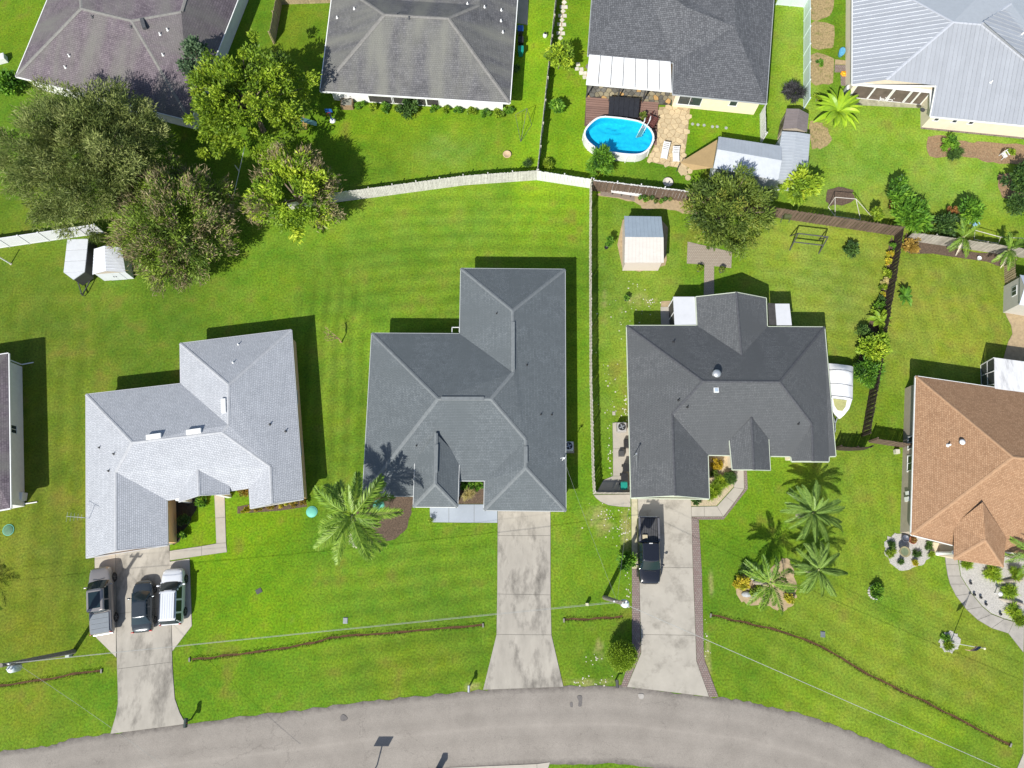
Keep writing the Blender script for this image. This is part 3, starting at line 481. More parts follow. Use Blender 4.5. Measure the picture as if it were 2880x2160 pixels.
# --- pale grey house, lower left
h1 = House('house', 'house with pale grey shingle roof behind the three cars', 'house', 2.6, .42, {
    'a': (0, 2, 742, 90), 'l': (0, 1, 1560, 1655), 'c': (0, 1, 1555, 1308), 'd': (1, 1, 305, 1190), 'e': (1, 2, 408, 995), 'f': (0, 2, 2163, 1075), 'g': (0, 2, 2152, 897), 'i': (0, 2, 1440, 1003), 'se': (0, 2, 1447, 1393), 'sw': (0, 2, 745, 1503),
    'R1': (0, 2, 1140, 505, ('e', 'a', 'sw')), 'G1': (0, 2, 1000, 760, ('e', 'a', 'sw')), 'Ge': (0, 2, 1000, 1440, ('z', 'G1')), 'R2': (0, 2, 1915, 415, ('e', 'l', 'a')), 'N1': (0, 2, 1975, 5, ('e', 'd', 'e')), 'N2': (0, 2, 1972, 352, ('z', 'N1')),
    'S1': (1, 2, 122, 715, ('e', 'd', 'e')), 'Se': (1, 2, 135, 1033, ('z', 'S1')),
    'p1': (0, 2, 1705, 670, ('e', 'i', 'g')), 'p2': (0, 2, 1718, 962, ('z', 'p1')), 'q1': (0, 2, 1985, 878, ('e', 'i', 'g')), 'q2': (0, 2, 1986, 950, ('z', 'q1')), 'r1': (0, 2, 1545, 952, ('z', 'q1')), 'r2': (0, 2, 1545, 1020, ('z', 'q1'))},
    (0, 2, 1700, 500), SH1, STUC1, mat('pale_eave', (.42, .43, .45), .6, .05))
h1.slopes([('a', 'sw', 'Ge', 'G1', 'R1'), ('se', 'i', 'G1', 'Ge'), ('i', 'g', 'S1', 'R2', 'R1', 'G1'), ('g', 'f', 'Se', 'S1'), ('e', 'd', 'N1', 'N2', 'R2', 'S1', 'Se'), ('d', 'c', 'N1'), ('c', 'l', 'N2', 'N1'), ('l', 'a', 'R1', 'R2', 'N2')])
h1.slopes([('q2', 'q1', 'p1', 'p2'), ('r1', 'r2', 'p2', 'p1')], 'porch_roof')
h1.body(['a', 'sw', 'se', 'i', 'g', 'f', 'e', 'd', 'c', 'l'], .34, gw=.05)
h1.gable('sw', 'se', 'Ge', 'G1'); h1.gable('f', 'e', 'Se', 'S1'); h1.gable('r2', 'q2', 'p2', 'p1')
h1.caps([('a', 'R1'), ('R1', 'R2'), ('R1', 'G1'), ('G1', 'Ge'), ('c', 'N1'), ('d', 'N1'), ('N1', 'N2'), ('N2', 'R2'), ('R2', 'S1'), ('S1', 'Se'), ('p1', 'p2')], CAP1, .13, .03); gdoor(h1, 'sw', 'se', .55, 4.8)
for f_ in (.3, .62): h1.window(h1.ei('e', 'd'), f_, 1.2, 1.0, 2.1)
for q in ((0, 2, 860, 550), (0, 2, 985, 605), (0, 2, 940, 752), (0, 1, 2060, 1318), (0, 1, 2015, 1475), (1, 2, 120, 350), (1, 2, 255, 410)): h1.pipe(*q, .045, .25, WHITE if q[1] == 1 else DMETAL)
for q in ((0, 2, 1335, 455, .14), (0, 2, 1680, 412, .14), (0, 2, 1937, 190, 1.7)):
    p = h1.hit(*q[:4]); MB().box(p + Vector((0, 0, .1)), (1.25, .42, .26), q[4]).build('roof_vent', WHITE, h1.roof, bevel=.03)
for q in ((0, 2, 1590, 1000), (0, 2, 1935, 955)): MB().box(P(*q, 1.3), (.35, .35, 2.6), .14).build('porch_post', WTRIM, h1.o)
pa = h1.hit(0, 2, 772, 1160); b = MB(); b.tube([pa, pa + Vector((-.15, 0, 1.6))], .025, 6)
b.tube([pa + Vector((-1.0, .05, 1.6)), pa + Vector((.45, -.05, 1.6))], .015, 5)
for k in range(5): b.tube([pa + Vector((-.95 + k * .3, -.4 + .05 * k, 1.61)), pa + Vector((-.95 + k * .3, .4 - .05 * k, 1.61))], .01, 4)
b.build('antenna', METAL, h1.roof)
# --- slate house, middle
h2 = House('house', 'house with slate grey hip roof beside the empty driveway', 'house', 2.65, .42, {
    'a': (1, 1, 1770, 660), 'b': (2, 1, 458, 668), 'c': (2, 2, 465, 1098), 'd': (1, 2, 1970, 1090), 'e': (1, 2, 1975, 835, ('e', 'm', 'j')), 'f': (1, 2, 1757, 835, ('e', 'm', 'j')), 'm': (1, 2, 1752, 970), 'j': (1, 2, 920, 966), 'k': (1, 1, 1000, 1220), 'l': (1, 1, 1760, 1225),
    'N1': (2, 1, 5, 1025, ('e', 'b', 'c')), 'N2': (2, 1, 10, 1560, ('z', 'N1')), 'R1': (1, 2, 1572, 128, ('e', 'k', 'j')), 'R2': (1, 2, 2030, 128, ('z', 'R1')), 'S1': (2, 2, 118, 480, ('e', 'b', 'c')), 'S2': (2, 2, 118, 722, ('z', 'S1')),
    'h': (1, 2, 1358, 1062, 3.6), 'g': (1, 2, 1742, 1064, 3.6), 'i': (1, 2, 1372, 665, 3.6), 'f3': (1, 2, 1757, 640, 3.6), 'rn': (1, 2, 1556, 425, ('e', 'm', 'j')), 'rs': (1, 2, 1549, 862, ('z', 'rn'))},
    (1, 2, 1900, 300), SH2, STUC2, mat('light_eave', (.4, .42, .42), .6, .05))
h2.slopes([('b', 'a', 'N1'), ('a', 'l', 'N2', 'N1'), ('l', 'k', 'R1', 'R2', 'N2'), ('k', 'j', 'R1'), ('j', 'm', 'f', 'e', 'S1', 'R2', 'R1'), ('e', 'd', 'S2', 'S1'), ('d', 'c', 'S2'), ('c', 'b', 'N1', 'N2', 'R2', 'S1', 'S2')])
h2.slopes([('i', 'h', 'rs', 'rn'), ('g', 'f3', 'rn', 'rs'), ('h', 'g', 'rs')], 'porch_roof')
h2.body(['a', 'b', 'c', 'd', 'e', 'f', 'm', 'j', 'k', 'l'], .45, gw=.05)
pe = [h2.V[k] for k in ('i', 'h', 'g', 'f3')]
for p, q in ((0, 1), (1, 2), (2, 3)): MB().bar(pe[p] - Vector((0, 0, .09)), pe[q] - Vector((0, 0, .09)), .07, .16).build('gutter', WTRIM, h2.o)
MB().prism(inset(pe, .4), 0, 3.45).build('porch_wall', STUC2, h2.o)
h2.caps([('a', 'N1'), ('b', 'N1'), ('N1', 'N2'), ('N2', 'R2'), ('k', 'R1'), ('R1', 'R2'), ('j', 'R1'), ('R2', 'S1'), ('S1', 'S2'), ('S2', 'c'), ('S2', 'd'), ('rn', 'rs'), ('rs', 'h'), ('rs', 'g')], CAP2, .15, .035); gdoor(h2, 'd', 'c', .45, 4.6)
for q in ((1, 1, 2080, 1050), (2, 1, 130, 1495), (2, 2, 250, 262), (2, 2, 343, 265), (1, 2, 1387, 533)): h2.pipe(*q, .035, .22, BLACK)
RV = mat('ridge_vent_metal', (.10, .11, .12), .7, .1)
def ridgevent(h, q, L, an):
    p = h.hit(*q); MB().box(p + Vector((0, 0, .055)), (L, .32, .04), an).build('ridge_vent', CAP2, h.roof)
ridgevent(h2, (1, 2, 1785, 127), 3.6, 0); ridgevent(h2, (1, 2, 1555, 645), 2.4, math.pi / 2); ridgevent(h2, (2, 2, 118, 610), 1.4, math.pi / 2); ridgevent(h2, (2, 1, 8, 1330), 4.4, math.pi / 2)
p = P(1, 1, 1725, 1200, 2.4); b = MB(); 
for dx, dy, sx, sy in ((-.33, 0, .06, .7), (.33, 0, .06, .7), (0, .33, .7, .06), (0, -.33, .7, .06)): b.box(p + Vector((dx, dy, 0)), (sx, sy, .06))
b.build('pergola_frame', WHITE, h2.o)
pm = h2.hit(2, 2, 435, 660); b = MB(); b.tube([pm, pm + Vector((0, .02, 1.3))], .035, 8); b.tube([pm + Vector((-.25, 0, 1.25)), pm + Vector((.2, .1, 1.3))], .02, 6); b.box(pm + Vector((.05, 0, 1.25)), (.14, .14, .16)); b.build('service_mast', WTRIM, h2.roof)
# --- charcoal house, right of centre
h3 = House('house', 'house with charcoal gabled roof behind the black pickup', 'house', 2.65, .44, {
    'a': (2, 1, 992, 1155), 'l': (2, 1, 1602, 1155), 'm': (2, 1, 2205, 1165), 'ne': (3, 1, 488, 1168), 'se': (3, 2, 585, 622), 'k1': (3, 2, 527, 624), 'k2': (3, 2, 525, 670), 'g2': (3, 2, 208, 668), 'g1': (3, 2, 200, 624), 'f': (2, 2, 1692, 612), 'gse': (2, 2, 1703, 992), 'sw': (2, 2, 1030, 985),
    'R1': (2, 1, 1650, 1635, ('e', 'a', 'l')), 'R2': (3, 1, 100, 1640, ('z', 'R1')), 'G1': (2, 2, 1385, 262, ('e', 'a', 'sw')), 'Ge': (2, 2, 1410, 966, ('z', 'G1')), 'K': (3, 2, 380, 345, ('e', 'ne', 'se')), 'Ke': (3, 2, 390, 668, ('z', 'K')),
    'J': (2, 1, 1985, 1410, ('e', 'a', 'l')), 'ap': (2, 1, 1940, 866, ('z', 'J')), 'gw': (2, 1, 1590, 905), 'gE': (2, 1, 2195, 915),
    't1': (2, 2, 2070, 288, ('e', 'f', 'g1')), 't2': (2, 2, 2092, 742, ('z', 't1')), 'u1': (2, 2, 1880, 488, ('e', 'f', 'g1')), 'u2': (2, 2, 1905, 742, ('z', 'u1')), 'w1': (3, 2, 5, 478, ('z', 'u1')), 'w2': (3, 2, 20, 746, ('z', 'u1'))},
    (2, 2, 1900, 100), SH3, STUC3, PGUT)
h3.slopes([('a', 'l', 'J', 'm', 'ne', 'R2', 'R1'), ('l', 'gw', 'ap', 'J'), ('gE', 'm', 'J', 'ap'), ('a', 'sw', 'Ge', 'G1', 'R1'), ('gse', 'f', 'G1', 'Ge'), ('f', 'g1', 'K', 'R2', 'R1', 'G1'), ('g1', 'g2', 'Ke', 'K'), ('se', 'ne', 'R2', 'K', 'Ke', 'k2', 'k1')])
h3.slopes([('u1', 'u2', 't2', 't1'), ('w2', 'w1', 't1', 't2')], 'porch_roof')
h3.body(['a', 'sw', 'gse', 'f', 'g1', 'g2', 'k2', 'k1', 'se', 'ne', 'm', 'gE', 'gw', 'l'], .45, gw=.07)
h3.gable('sw', 'gse', 'Ge', 'G1'); h3.gable('gw', 'gE', 'ap', 'J'); h3.gable('u2', 'w2', 't2', 't1'); h3.gable('g2', 'k2', 'Ke', 'K')
for p, q in (('u1', 'u2'), ('w1', 'w2')): MB().bar(h3.V[p] - Vector((0, 0, .08)), h3.V[q] - Vector((0, 0, .08)), .1, .16).build('gutter', PGUT, h3.o)
MB().prism(inset([h3.V[k] for k in ('u1', 'u2', 'w2', 'w1')], .55), 0, 3.1).build('porch_wall', STUC3, h3.o)
h3.caps([('a', 'R1'), ('R1', 'R2'), ('R2', 'ne'), ('R1', 'G1'), ('G1', 'Ge'), ('J', 'ap'), ('R2', 'K'), ('K', 'Ke'), ('t1', 't2')], CAP3, .12, .035); gdoor(h3, 'sw', 'gse', .5, 4.8)
p = h3.hit(2, 1, 1762, 1575); MB().lathe(p, [(.34, -.1), (.34, .08), (.2, .1), (.22, .2), (.36, .24), (.36, .34), (.2, .45), (.03, .48)], 16).build('roof_turbine', METAL, h3.roof, True)
p = h3.hit(2, 2, 1762, 55); MB().box(p + Vector((0, 0, .08)), (.42, .42, .14)).build('skylight', WHITE, h3.roof); MB().box(p + Vector((0, 0, .16)), (.3, .3, .03)).build('skylight_pane', mat('skylight_dome', (.35, .42, .5), .2), h3.roof)
for q in ((2, 2, 1440, 140), (2, 2, 1515, 200), (3, 2, 262, 345), (2, 1, 1395, 1297)): h3.pipe(*q, .045, .25, BLACK)
pm = h3.hit(2, 2, 1050, 625); b = MB(); b.tube([pm, pm + Vector((0, 0, 1.5))], .03, 6); b.box(pm + Vector((0, 0, 1.45)), (.12, .12, .12)); b.tube([pm + Vector((0, 0, 1.4)), pm + Vector((.3, -1.2, -.2))], .012, 4); b.build('service_mast', METAL, h3.roof)
WPAN = mat('white_panel_roof', (.52, .53, .55), .45, .05, 1.2, stain=((.55, .56, .56), 1.5, .6))
def panelroof(par, name, poly, m, thick=.07, n=1):
    b = MB(); k = len(poly); b.add([p for p in poly] + [p - Vector((0, 0, thick)) for p in poly], [tuple(range(k)), tuple(range(k, 2 * k))[::-1]] + [(i, i + k, (i + 1) % k + k, (i + 1) % k) for i in range(k)]); return b.build(name, m, par)
panelroof(h3.o, 'patio_roof', [P(2, 1, 1392, 905, 2.45), P(2, 1, 1578, 905, 2.45), P(2, 1, 1592, 1145, 2.6), P(2, 1, 1405, 1148, 2.6)], WPAN)
panelroof(h3.o, 'patio_roof', [P(3, 1, 62, 965, 2.45), P(3, 1, 185, 965, 2.45), P(3, 1, 206, 1150, 2.6), P(3, 1, 76, 1150, 2.6)], WPAN)
panelroof(h3.o, 'screen_roof', [P(3, 1, 0, 958, 2.4), P(3, 1, 60, 963, 2.4), P(3, 1, 74, 1150, 2.5), P(3, 1, 8, 1150, 2.5)], SCREEN)
for q in ((2, 1, 1400, 912), (2, 1, 1405, 1030), (3, 1, 180, 972)):
    p = P(*q, 2.4); MB().box((p.x, p.y, 1.2), (.08, .08, 2.4)).build('patio_post', WTRIM, h3.o)
p0, p1 = P(2, 1, 1400, 925, 2.3), P(2, 1, 1408, 1140, 2.3); MB().box(((p0.x + p1.x) / 2, (p0.y + p1.y) / 2, 1.15), (.03, (p0 - p1).length, 2.3)).build('screen_wall', SCREEN, h3.o)
MB().prism(tri(2, 1, 1283, 995, 1590, 995, 1600, 1200, 1290, 1200), .0, .07).build('back_step', CONC2, h3.o)
MB().prism(tri(2, 1, 1290, 945, 1385, 940, 1390, 993, 1285, 993), .0, .045).build('gravel_step', SAND, h3.o)
# --- brown house, right edge
h4 = House('house', 'house with brown shingle roof at the right edge', 'house', 2.7, .44, {
    'nw': (3, 2, 1278, -68), 'sw': (3, 2, 1238, 1302), 's1': (3, 2, 1608, 1395), 's2': (3, 2, 1605, 1515), 's3': (3, 2, 2035, 1582), 's4': (3, 2, 2058, 1450), 's5': (3, 2, 3000, 1600), 'n1': (3, 2, 3000, 180),
    'R1': (3, 2, 2118, 632, ('e', 'nw', 'sw')), 'R2': (3, 2, 2750, 700, ('z', 'R1')), 'B1': (3, 2, 1860, 1010, ('e', 'sw', 's1')), 'Bs': (3, 2, 1860, 1345, ('z', 'B1'))},
    (3, 2, 2200, 700), SH4, STUC4, WTRIM)
h4.slopes([('nw', 'n1', 'R2', 'R1'), ('nw', 'sw', 'R1'), ('sw', 's1', 's4', 's5', 'R2', 'R1'), ('s5', 'n1', 'R2')])
h4.spec.update({'v1': (3, 2, 1608, 1215, ('z', 's2', .42)), 'v2': (3, 2, 1603, 1515, ('z', 's2', .42)), 'v3': (3, 2, 2035, 1582, ('z', 's2', .42)), 'v4': (3, 2, 2060, 1330, ('z', 's2', .42)), 'b1': (3, 2, 1855, 1020, ('e', 'sw', 's1')), 'b2': (3, 2, 1880, 1350, ('z', 's2', 1.4))})
for k in ('v1', 'v2', 'v3', 'v4', 'b1', 'b2'): h4.vert(k)
h4.slopes([('v1', 'v2', 'b2', 'b1'), ('v3', 'v4', 'b1', 'b2'), ('v2', 'v3', 'b2')], 'porch_roof')
h4.body(['nw', 'sw', 's1', 's4', 's5', 'n1'], .42, gw=.06); MB().prism(inset([h4.V[k] for k in ('v1', 'v2', 'v3', 'v4')], .45), 0, 3.0).build('porch_wall', STUC4, h4.o)
h4.caps([('nw', 'R1'), ('sw', 'R1'), ('R1', 'R2'), ('v2', 'b2'), ('v3', 'b2')], CAP4, .13, .03)
iw = h4.ei('nw', 'sw')
h4.window(iw, .545, 1.35, .95, 2.2, bars=1); h4.window(iw, .405, 1.1, .95, 2.2, bars=1)
h4.pipe(3, 2, 1555, 530, .07, .4, WTRIM); p = h4.hit(3, 2, 1665, 505); MB().lathe(p, [(.18, 0), (.18, .2), (.24, .22), (.24, .3), (.1, .36)], 12).build('roof_vent', WHITE, h4.roof, True)
b = MB(); c = P(3, 2, 1458, 1462); b.lathe((c.x, c.y, 0), [(.2, 0), (.2, .15), (.15, .2), (.14, 2.5), (.2, 2.55), (.2, 2.68)], 14); b.build('porch_column', WHITE, h4.o, True)
MB().prism(tri(3, 2, 1390, 1360, 1605, 1400, 1603, 1512, 1400, 1470), 0, .1).build('porch_floor', mat('porch_tile', (.55, .47, .34), .8, .1, 2), h4.o)
# lean-to with screened sides behind
b = MB(); q = [P(3, 1, 1955, 1430, 2.5), P(3, 1, 2700, 1530, 2.5), P(3, 1, 2700, 1790, 2.75), P(3, 1, 1960, 1700, 2.75)]; panelroof(h4.o, 'patio_roof', q, mat('stained_white_panel', (.6, .6, .6), .5, .06, 1, stain=((.35, .35, .36), .8, .5), wscale=(3, .6, 1)))
b = MB(); A0, A1 = P(3, 1, 1838, 1497), P(3, 1, 1845, 1680); T0, T1 = P(3, 1, 1952, 1432, 2.5), P(3, 1, 1958, 1660, 2.65)
for p, q in ((A0, T0), (A1, T1), (A0, A1), ((A0 + T0) / 2, (A1 + T1) / 2), ((A0 + A1) / 2, (T0 + T1) / 2)): b.bar(p, q, .07, .07)
b.build('screen_frame', WHITE, h4.o); MB().add([A0, A1, T1, T0], [(0, 1, 2, 3)]).build('screen', mat('screen_mesh_dark', (.06, .06, .07), .7, .2, 2, alpha=.8), h4.o)
# wall boxes on the brown house
for nm, q, s in (('meter_box', (3, 2, 1120, 955), (.12, .35, .5)), ('electric_panel', (3, 2, 1118, 1005), (.15, .4, .7)), ('wall_box', (3, 2, 1150, 1252), (.14, .36, .4))):
    p = P(*q); MB().box((p.x + .25, p.y, 1.2), s).build(nm, WHITE, h4.o, bevel=.02)
# --- far left house
h5 = House('house', 'white-walled house cut by the left edge', 'house', 2.65, .42, {'ne': (0, 1, 70, 1395), 'se': (0, 2, 88, 1072), 'sw': (0, 2, -900, 1250), 'nw': (0, 1, -900, 1540), 'r1': (0, 2, -330, 250, ('e', 'ne', 'se')), 'r2': (0, 2, -600, 330, ('z', 'r1'))}, (0, 2, -400, 300), SH5, STUC5, WTRIM)
h5.slopes([('ne', 'se', 'r1'), ('se', 'sw', 'r2', 'r1'), ('sw', 'nw', 'r2'), ('nw', 'ne', 'r1', 'r2')]); h5.body(['ne', 'se', 'sw', 'nw'], .45); h5.window(h5.ei('ne', 'se'), .52, .75, 1.0, 2.0, bars=1)
b = MB(); c = P(0, 2, 222, 1010); b.box((c.x - .2, c.y + .35, .35), (.6, .7, .7)); b.build('wall_box', WHITE, h5.o, bevel=.03)
for q0, q1 in (((0, 1, 197, 1492), (0, 1, 293, 1474)), ((0, 2, 216, 1036), (0, 2, 325, 1020))):
    a_, b_ = P(*q0), P(*q1); m = MB(); m.tube([a_ + Vector((-.15, 0, 2.4)), a_ + Vector((-.1, 0, .15)), a_ + Vector((0, 0, .08)), b_ + Vector((0, 0, .07))], .055, 6); m.build('downspout', WHITE, h5.o)
# --- purple-brown house, top left
h6 = House('house', 'house with purple-brown roof behind the big trees', 'house', 2.6, .40, {'sw': (0, 0, 135, 657), 'se': (0, 0, 1645, 1040), 'ne': (0, 0, 2180, -330), 'nw': (0, 0, 640, -560),
    'K1': (0, 0, 702, 70, ('e', 'sw', 'se')), 'K2': (0, 0, 1135, 175, ('z', 'K1')), 'K3': (0, 0, 1565, 98, ('z', 'K1')), 'K4': (0, 0, 1640, -150, ('z', 'K1')), 'K5': (0, 0, 690, -130, ('z', 'K1', -.4)), 'K6': (0, 0, 1250, -300, ('z', 'K1', -1.0))}, (0, 0, 1100, 150), SH5, STUC5, WTRIM)
h6.slopes([('sw', 'se', 'K2', 'K1'), ('se', 'ne', 'K4', 'K3', 'K2'), ('nw', 'sw', 'K1', 'K5'), ('K2', 'K3', 'K4', 'K6', 'K5', 'K1'), ('ne', 'nw', 'K5', 'K6', 'K4')]); h6.body(['sw', 'se', 'ne', 'nw'], .5)
h6.caps([('sw', 'K1'), ('se', 'K2'), ('K1', 'K2'), ('K2', 'K3'), ('K3', 'K4'), ('K1', 'K5')], CAP5, .18, .04)
for q in ((0, 0, 567, 585), (0, 0, 600, 485), (0, 0, 1385, 300), (0, 0, 1450, 262), (0, 0, 1410, 478), (0, 0, 800, 150), (0, 0, 1135, 235)): h6.pipe(*q, .055, .3, WHITE if q[2] not in (800, 1135) else CAP3)
p = h6.hit(0, 0, 1245, 215); MB().box(p + Vector((0, 0, .15)), (.35, 1.1, .3), .35).build('roof_vent', CAP3, h6.roof)
# --- weathered grey house, top centre-left
h7 = House('house', 'house with weathered dark grey roof and white back wall', 'house', 2.5, .40, {'sw': (1, 0, 555, 785), 'se': (1, 0, 2192, 888), 'ne': (2, 0, 90, -620), 'nw': (1, 0, 730, -620),
    'K1': (1, 0, 1110, 125, ('e', 'sw', 'se')), 'K2': (1, 0, 1662, 157, ('z', 'K1')), 'K3': (1, 0, 1930, 42, ('e', 'se', 'ne')), 'K4': (1, 0, 1950, -420, ('z', 'K3')), 'K0': (1, 0, 900, -15, ('e', 'nw', 'sw')), 'K5': (1, 0, 960, -420, ('z', 'K0'))}, (1, 0, 1400, 150), SH6, STUC5, WTRIM)
h7.slopes([('sw', 'se', 'K2', 'K1'), ('se', 'ne', 'K4', 'K3', 'K2'), ('nw', 'sw', 'K1', 'K0', 'K5'), ('K1', 'K2', 'K3', 'K4', 'K5', 'K0'), ('ne', 'nw', 'K5', 'K4')]); h7.body(['sw', 'se', 'ne', 'nw'], .75)
h7.caps([('sw', 'K1'), ('se', 'K2'), ('K1', 'K2'), ('K2', 'K3'), ('K1', 'K0')], CAP5, .18, .04)
for q in ((1, 0, 702, 155), (1, 0, 850, 78), (1, 0, 1828, 35), (1, 0, 1975, 63), (1, 0, 2120, 90), (1, 0, 2117, 182), (1, 0, 2133, 280), (1, 0, 1216, 125), (1, 0, 1322, 158)): h7.pipe(*q, .06, .25, WHITE if q[2] not in (1216, 1322) else CAP3)
i7 = h7.ei('sw', 'se')
h7.window(i7, .108, .75, 1.2, 2.0); h7.window(i7, .672, 1.1, 1.3, 2.0, bars=1); h7.window(i7, .835, .75, 1.25, 2.0); h7.window(i7, .895, .75, 1.25, 2.0)
for f_, wd in ((.285, 2.5), (.425, 2.6), (.525, .85), (.59, 1.25)): h7.window(i7, f_, wd, .15, 2.25, 'screen_panel', 0, SCREEN)
# --- heavy charcoal house behind the pool
h8 = House('house', 'house with plain charcoal roof behind the pool', 'house', 2.6, .36, {'a': (2, 0, 655, 478), 'b': (2, 0, 1396, 540), 'c': (2, 0, 1390, 812), 'se': (2, 0, 2197, 893), 'ne': (3, 0, 95, -620), 'nw': (2, 0, 735, -620),
    'K': (2, 0, 1925, 230, ('e', 'se', 'ne')), 'K2': (2, 0, 1935, -420, ('z', 'K')), 'M': (2, 0, 1500, 60, ('e', 'a', 'b')), 'M2': (2, 0, 1120, -250, ('e', 'nw', 'a'))}, (2, 0, 1400, 100), SH7, STUC6, GGUT)
h8.slopes([('a', 'b', 'M', 'M2'), ('b', 'c', 'K', 'M'), ('c', 'se', 'K'), ('se', 'ne', 'K2', 'K'), ('nw', 'a', 'M2'), ('nw', 'ne', 'K2', 'K', 'M', 'M2')]); h8.body(['a', 'b', 'c', 'se', 'ne', 'nw'], .45, gw=.06)
h8.window(h8.ei('c', 'se'), .185, 2.3, .55, 2.3, bars=1, m=GLASS); h8.window(h8.ei('c', 'se'), .70, .75, 1.1, 2.1, bars=0)
AW = []
wst = mat('stained_awning', (.56, .57, .58), .5, .05, 1, stain=((.3, .3, .3), 2.0, .62), wscale=(2, .7, 1))
aN = [P(2, 0, 668 + (1375 - 668) * t, 470 + 62 * t, 2.95) for t in np.linspace(0, 1, 8)]; aS = [P(2, 0, 640 + (1386 - 640) * t, 722 + 66 * t, 2.45) for t in np.linspace(0, 1, 8)]
for i in range(7): panelroof(h8.o, 'awning_panel', [aN[i], aN[i + 1] - (aN[i + 1] - aN[i]) * .05, aS[i + 1] - (aS[i + 1] - aS[i]) * .05, aS[i]], wst)
MB().bar(aS[0] - Vector((0, .03, .05)), aS[-1] - Vector((0, .03, .05)), .1, .14).build('gutter', WTRIM, h8.o)
for t in (0.03, .4, .7): p = aS[0].lerp(aS[-1], t); MB().box((p.x, p.y + .15, 1.2), (.12, .12, 2.35)).build('awning_post', DMETAL, h8.o)
# --- metal-roofed house, top right
MROOF = mat('ribbed_metal_roof', (.40, .42, .45), .38, .05, .8, metal=.35, rand=.05); MCAP = mat('metal_ridge', (.5, .52, .56), .4, .05, metal=.3)
h9 = House('house', 'house with ribbed silver metal roof and screened lanai', 'house', 2.6, .40, {'nw': (3, 0, 735, -620), 'w': (3, 0, 730, 727), 'w2': (3, 0, 1020, 690, ('e', 's1', 's2')), 'q': (3, 0, 1456, 738, ('e', 's1', 's2')), 's1': (3, 0, 1405, 1002), 's2': (3, 0, 3000, 1160), 'ne': (3, 0, 2900, -620),
    'K1': (3, 0, 1600, 190, ('e', 's1', 's2')), 'K2': (3, 0, 1838, 210, ('z', 'K1')), 'K3': (3, 0, 2100, 30, ('z', 'K1', -.2)), 'K0': (3, 0, 1230, -15, ('e', 'nw', 'w')), 'K5': (3, 0, 1250, -430, ('e', 'nw', 'w')), 'K6': (3, 0, 2200, -430, ('z', 'K3'))}, (3, 0, 1800, 400), MROOF, STUC3, WTRIM)
h9.slopes([('K1', 'K2', 'K3', 'K6', 'K5', 'K0'), ('ne', 'nw', 'K5', 'K6'), ('w2', 'q', 's1', 's2', 'K2', 'K1'), ('nw', 'w', 'w2', 'K1', 'K0', 'K5'), ('s2', 'ne', 'K6', 'K3', 'K2')], m=mat('metal_roof_deck', (.4, .43, .46), .45, .05, metal=.3)); h9.body(['nw', 'w', 'q', 's1', 's2', 'ne'], .42, gw=.08)
h9.caps([('K1', 'K2'), ('K1', 'w2'), ('K2', 's2'), ('K2', 'K3'), ('K1', 'K0')], MCAP, .14, .07)
def ribs(h, face, e0, e1, wd, nmax=60):
    ps = [h.V[k] for k in face]; a = h.V[e0]; u = h.V[e1] - a; u.z = 0; u.normalize(); v = Vector((-u.y, u.x, 0))
    if (sum(ps, Vector()) / len(ps) - a).dot(v) < 0: v = -v
    pts = [((p - a).dot(u), (p - a).dot(v), p.z) for p in ps]; nrm = None
    M_ = np.array([[p[0], p[1], 1] for p in pts]); co = np.linalg.lstsq(M_, np.array([p[2] for p in pts]), rcond=None)[0]
    z = lambda x, y: co[0] * x + co[1] * y + co[2]; W3 = lambda x, y, dz: Vector((a.x, a.y, 0)) + u * x + v * y + Vector((0, 0, z(x, y) + dz))
    def clip(poly, k, sgn):
        out = []
        for i in range(len(poly)):
            p, q = poly[i], poly[(i + 1) % len(poly)]; ip, iq = sgn * (p[0] - k) >= 0, sgn * (q[0] - k) >= 0
            if ip: out.append(p)
            if ip != iq: t = (k - p[0]) / (q[0] - p[0]); out.append((k, p[1] + t * (q[1] - p[1])))
        return out
    x0 = min(p[0] for p in pts); x1 = max(p[0] for p in pts); k = x0; n = 0; P2 = [(p[0], p[1]) for p in pts]
    while k < x1 and n < nmax:
        c = clip(clip(P2, k, 1), k + wd * .985, -1)
        if len(c) >= 3:
            b = MB(); f = [W3(x, y, .02) for x, y in c]
            if sum(f[i].x * f[(i + 1) % len(f)].y - f[(i + 1) % len(f)].x * f[i].y for i in range(len(f))) < 0: f = f[::-1]
            b.add(f, [tuple(range(len(f)))]); on = [y for x, y in c if abs(x - k) < 1e-6]
            if len(on) >= 2 and max(on) - min(on) > .1: b.bar(W3(k + .03, min(on), .04), W3(k + .03, max(on), .04), .055, .06)
            b.build('roof_panel', MROOF, h.roof)
        k += wd; n += 1
ribs(h9, ('w2', 'q', 's1', 's2', 'K2', 'K1'), 's1', 's2', .42); ribs(h9, ('nw', 'w', 'w2', 'K1', 'K0', 'K5'), 'nw', 'w', .46); ribs(h9, ('s2', 'ne', 'K6', 'K3', 'K2'), 's2', 'ne', .46)
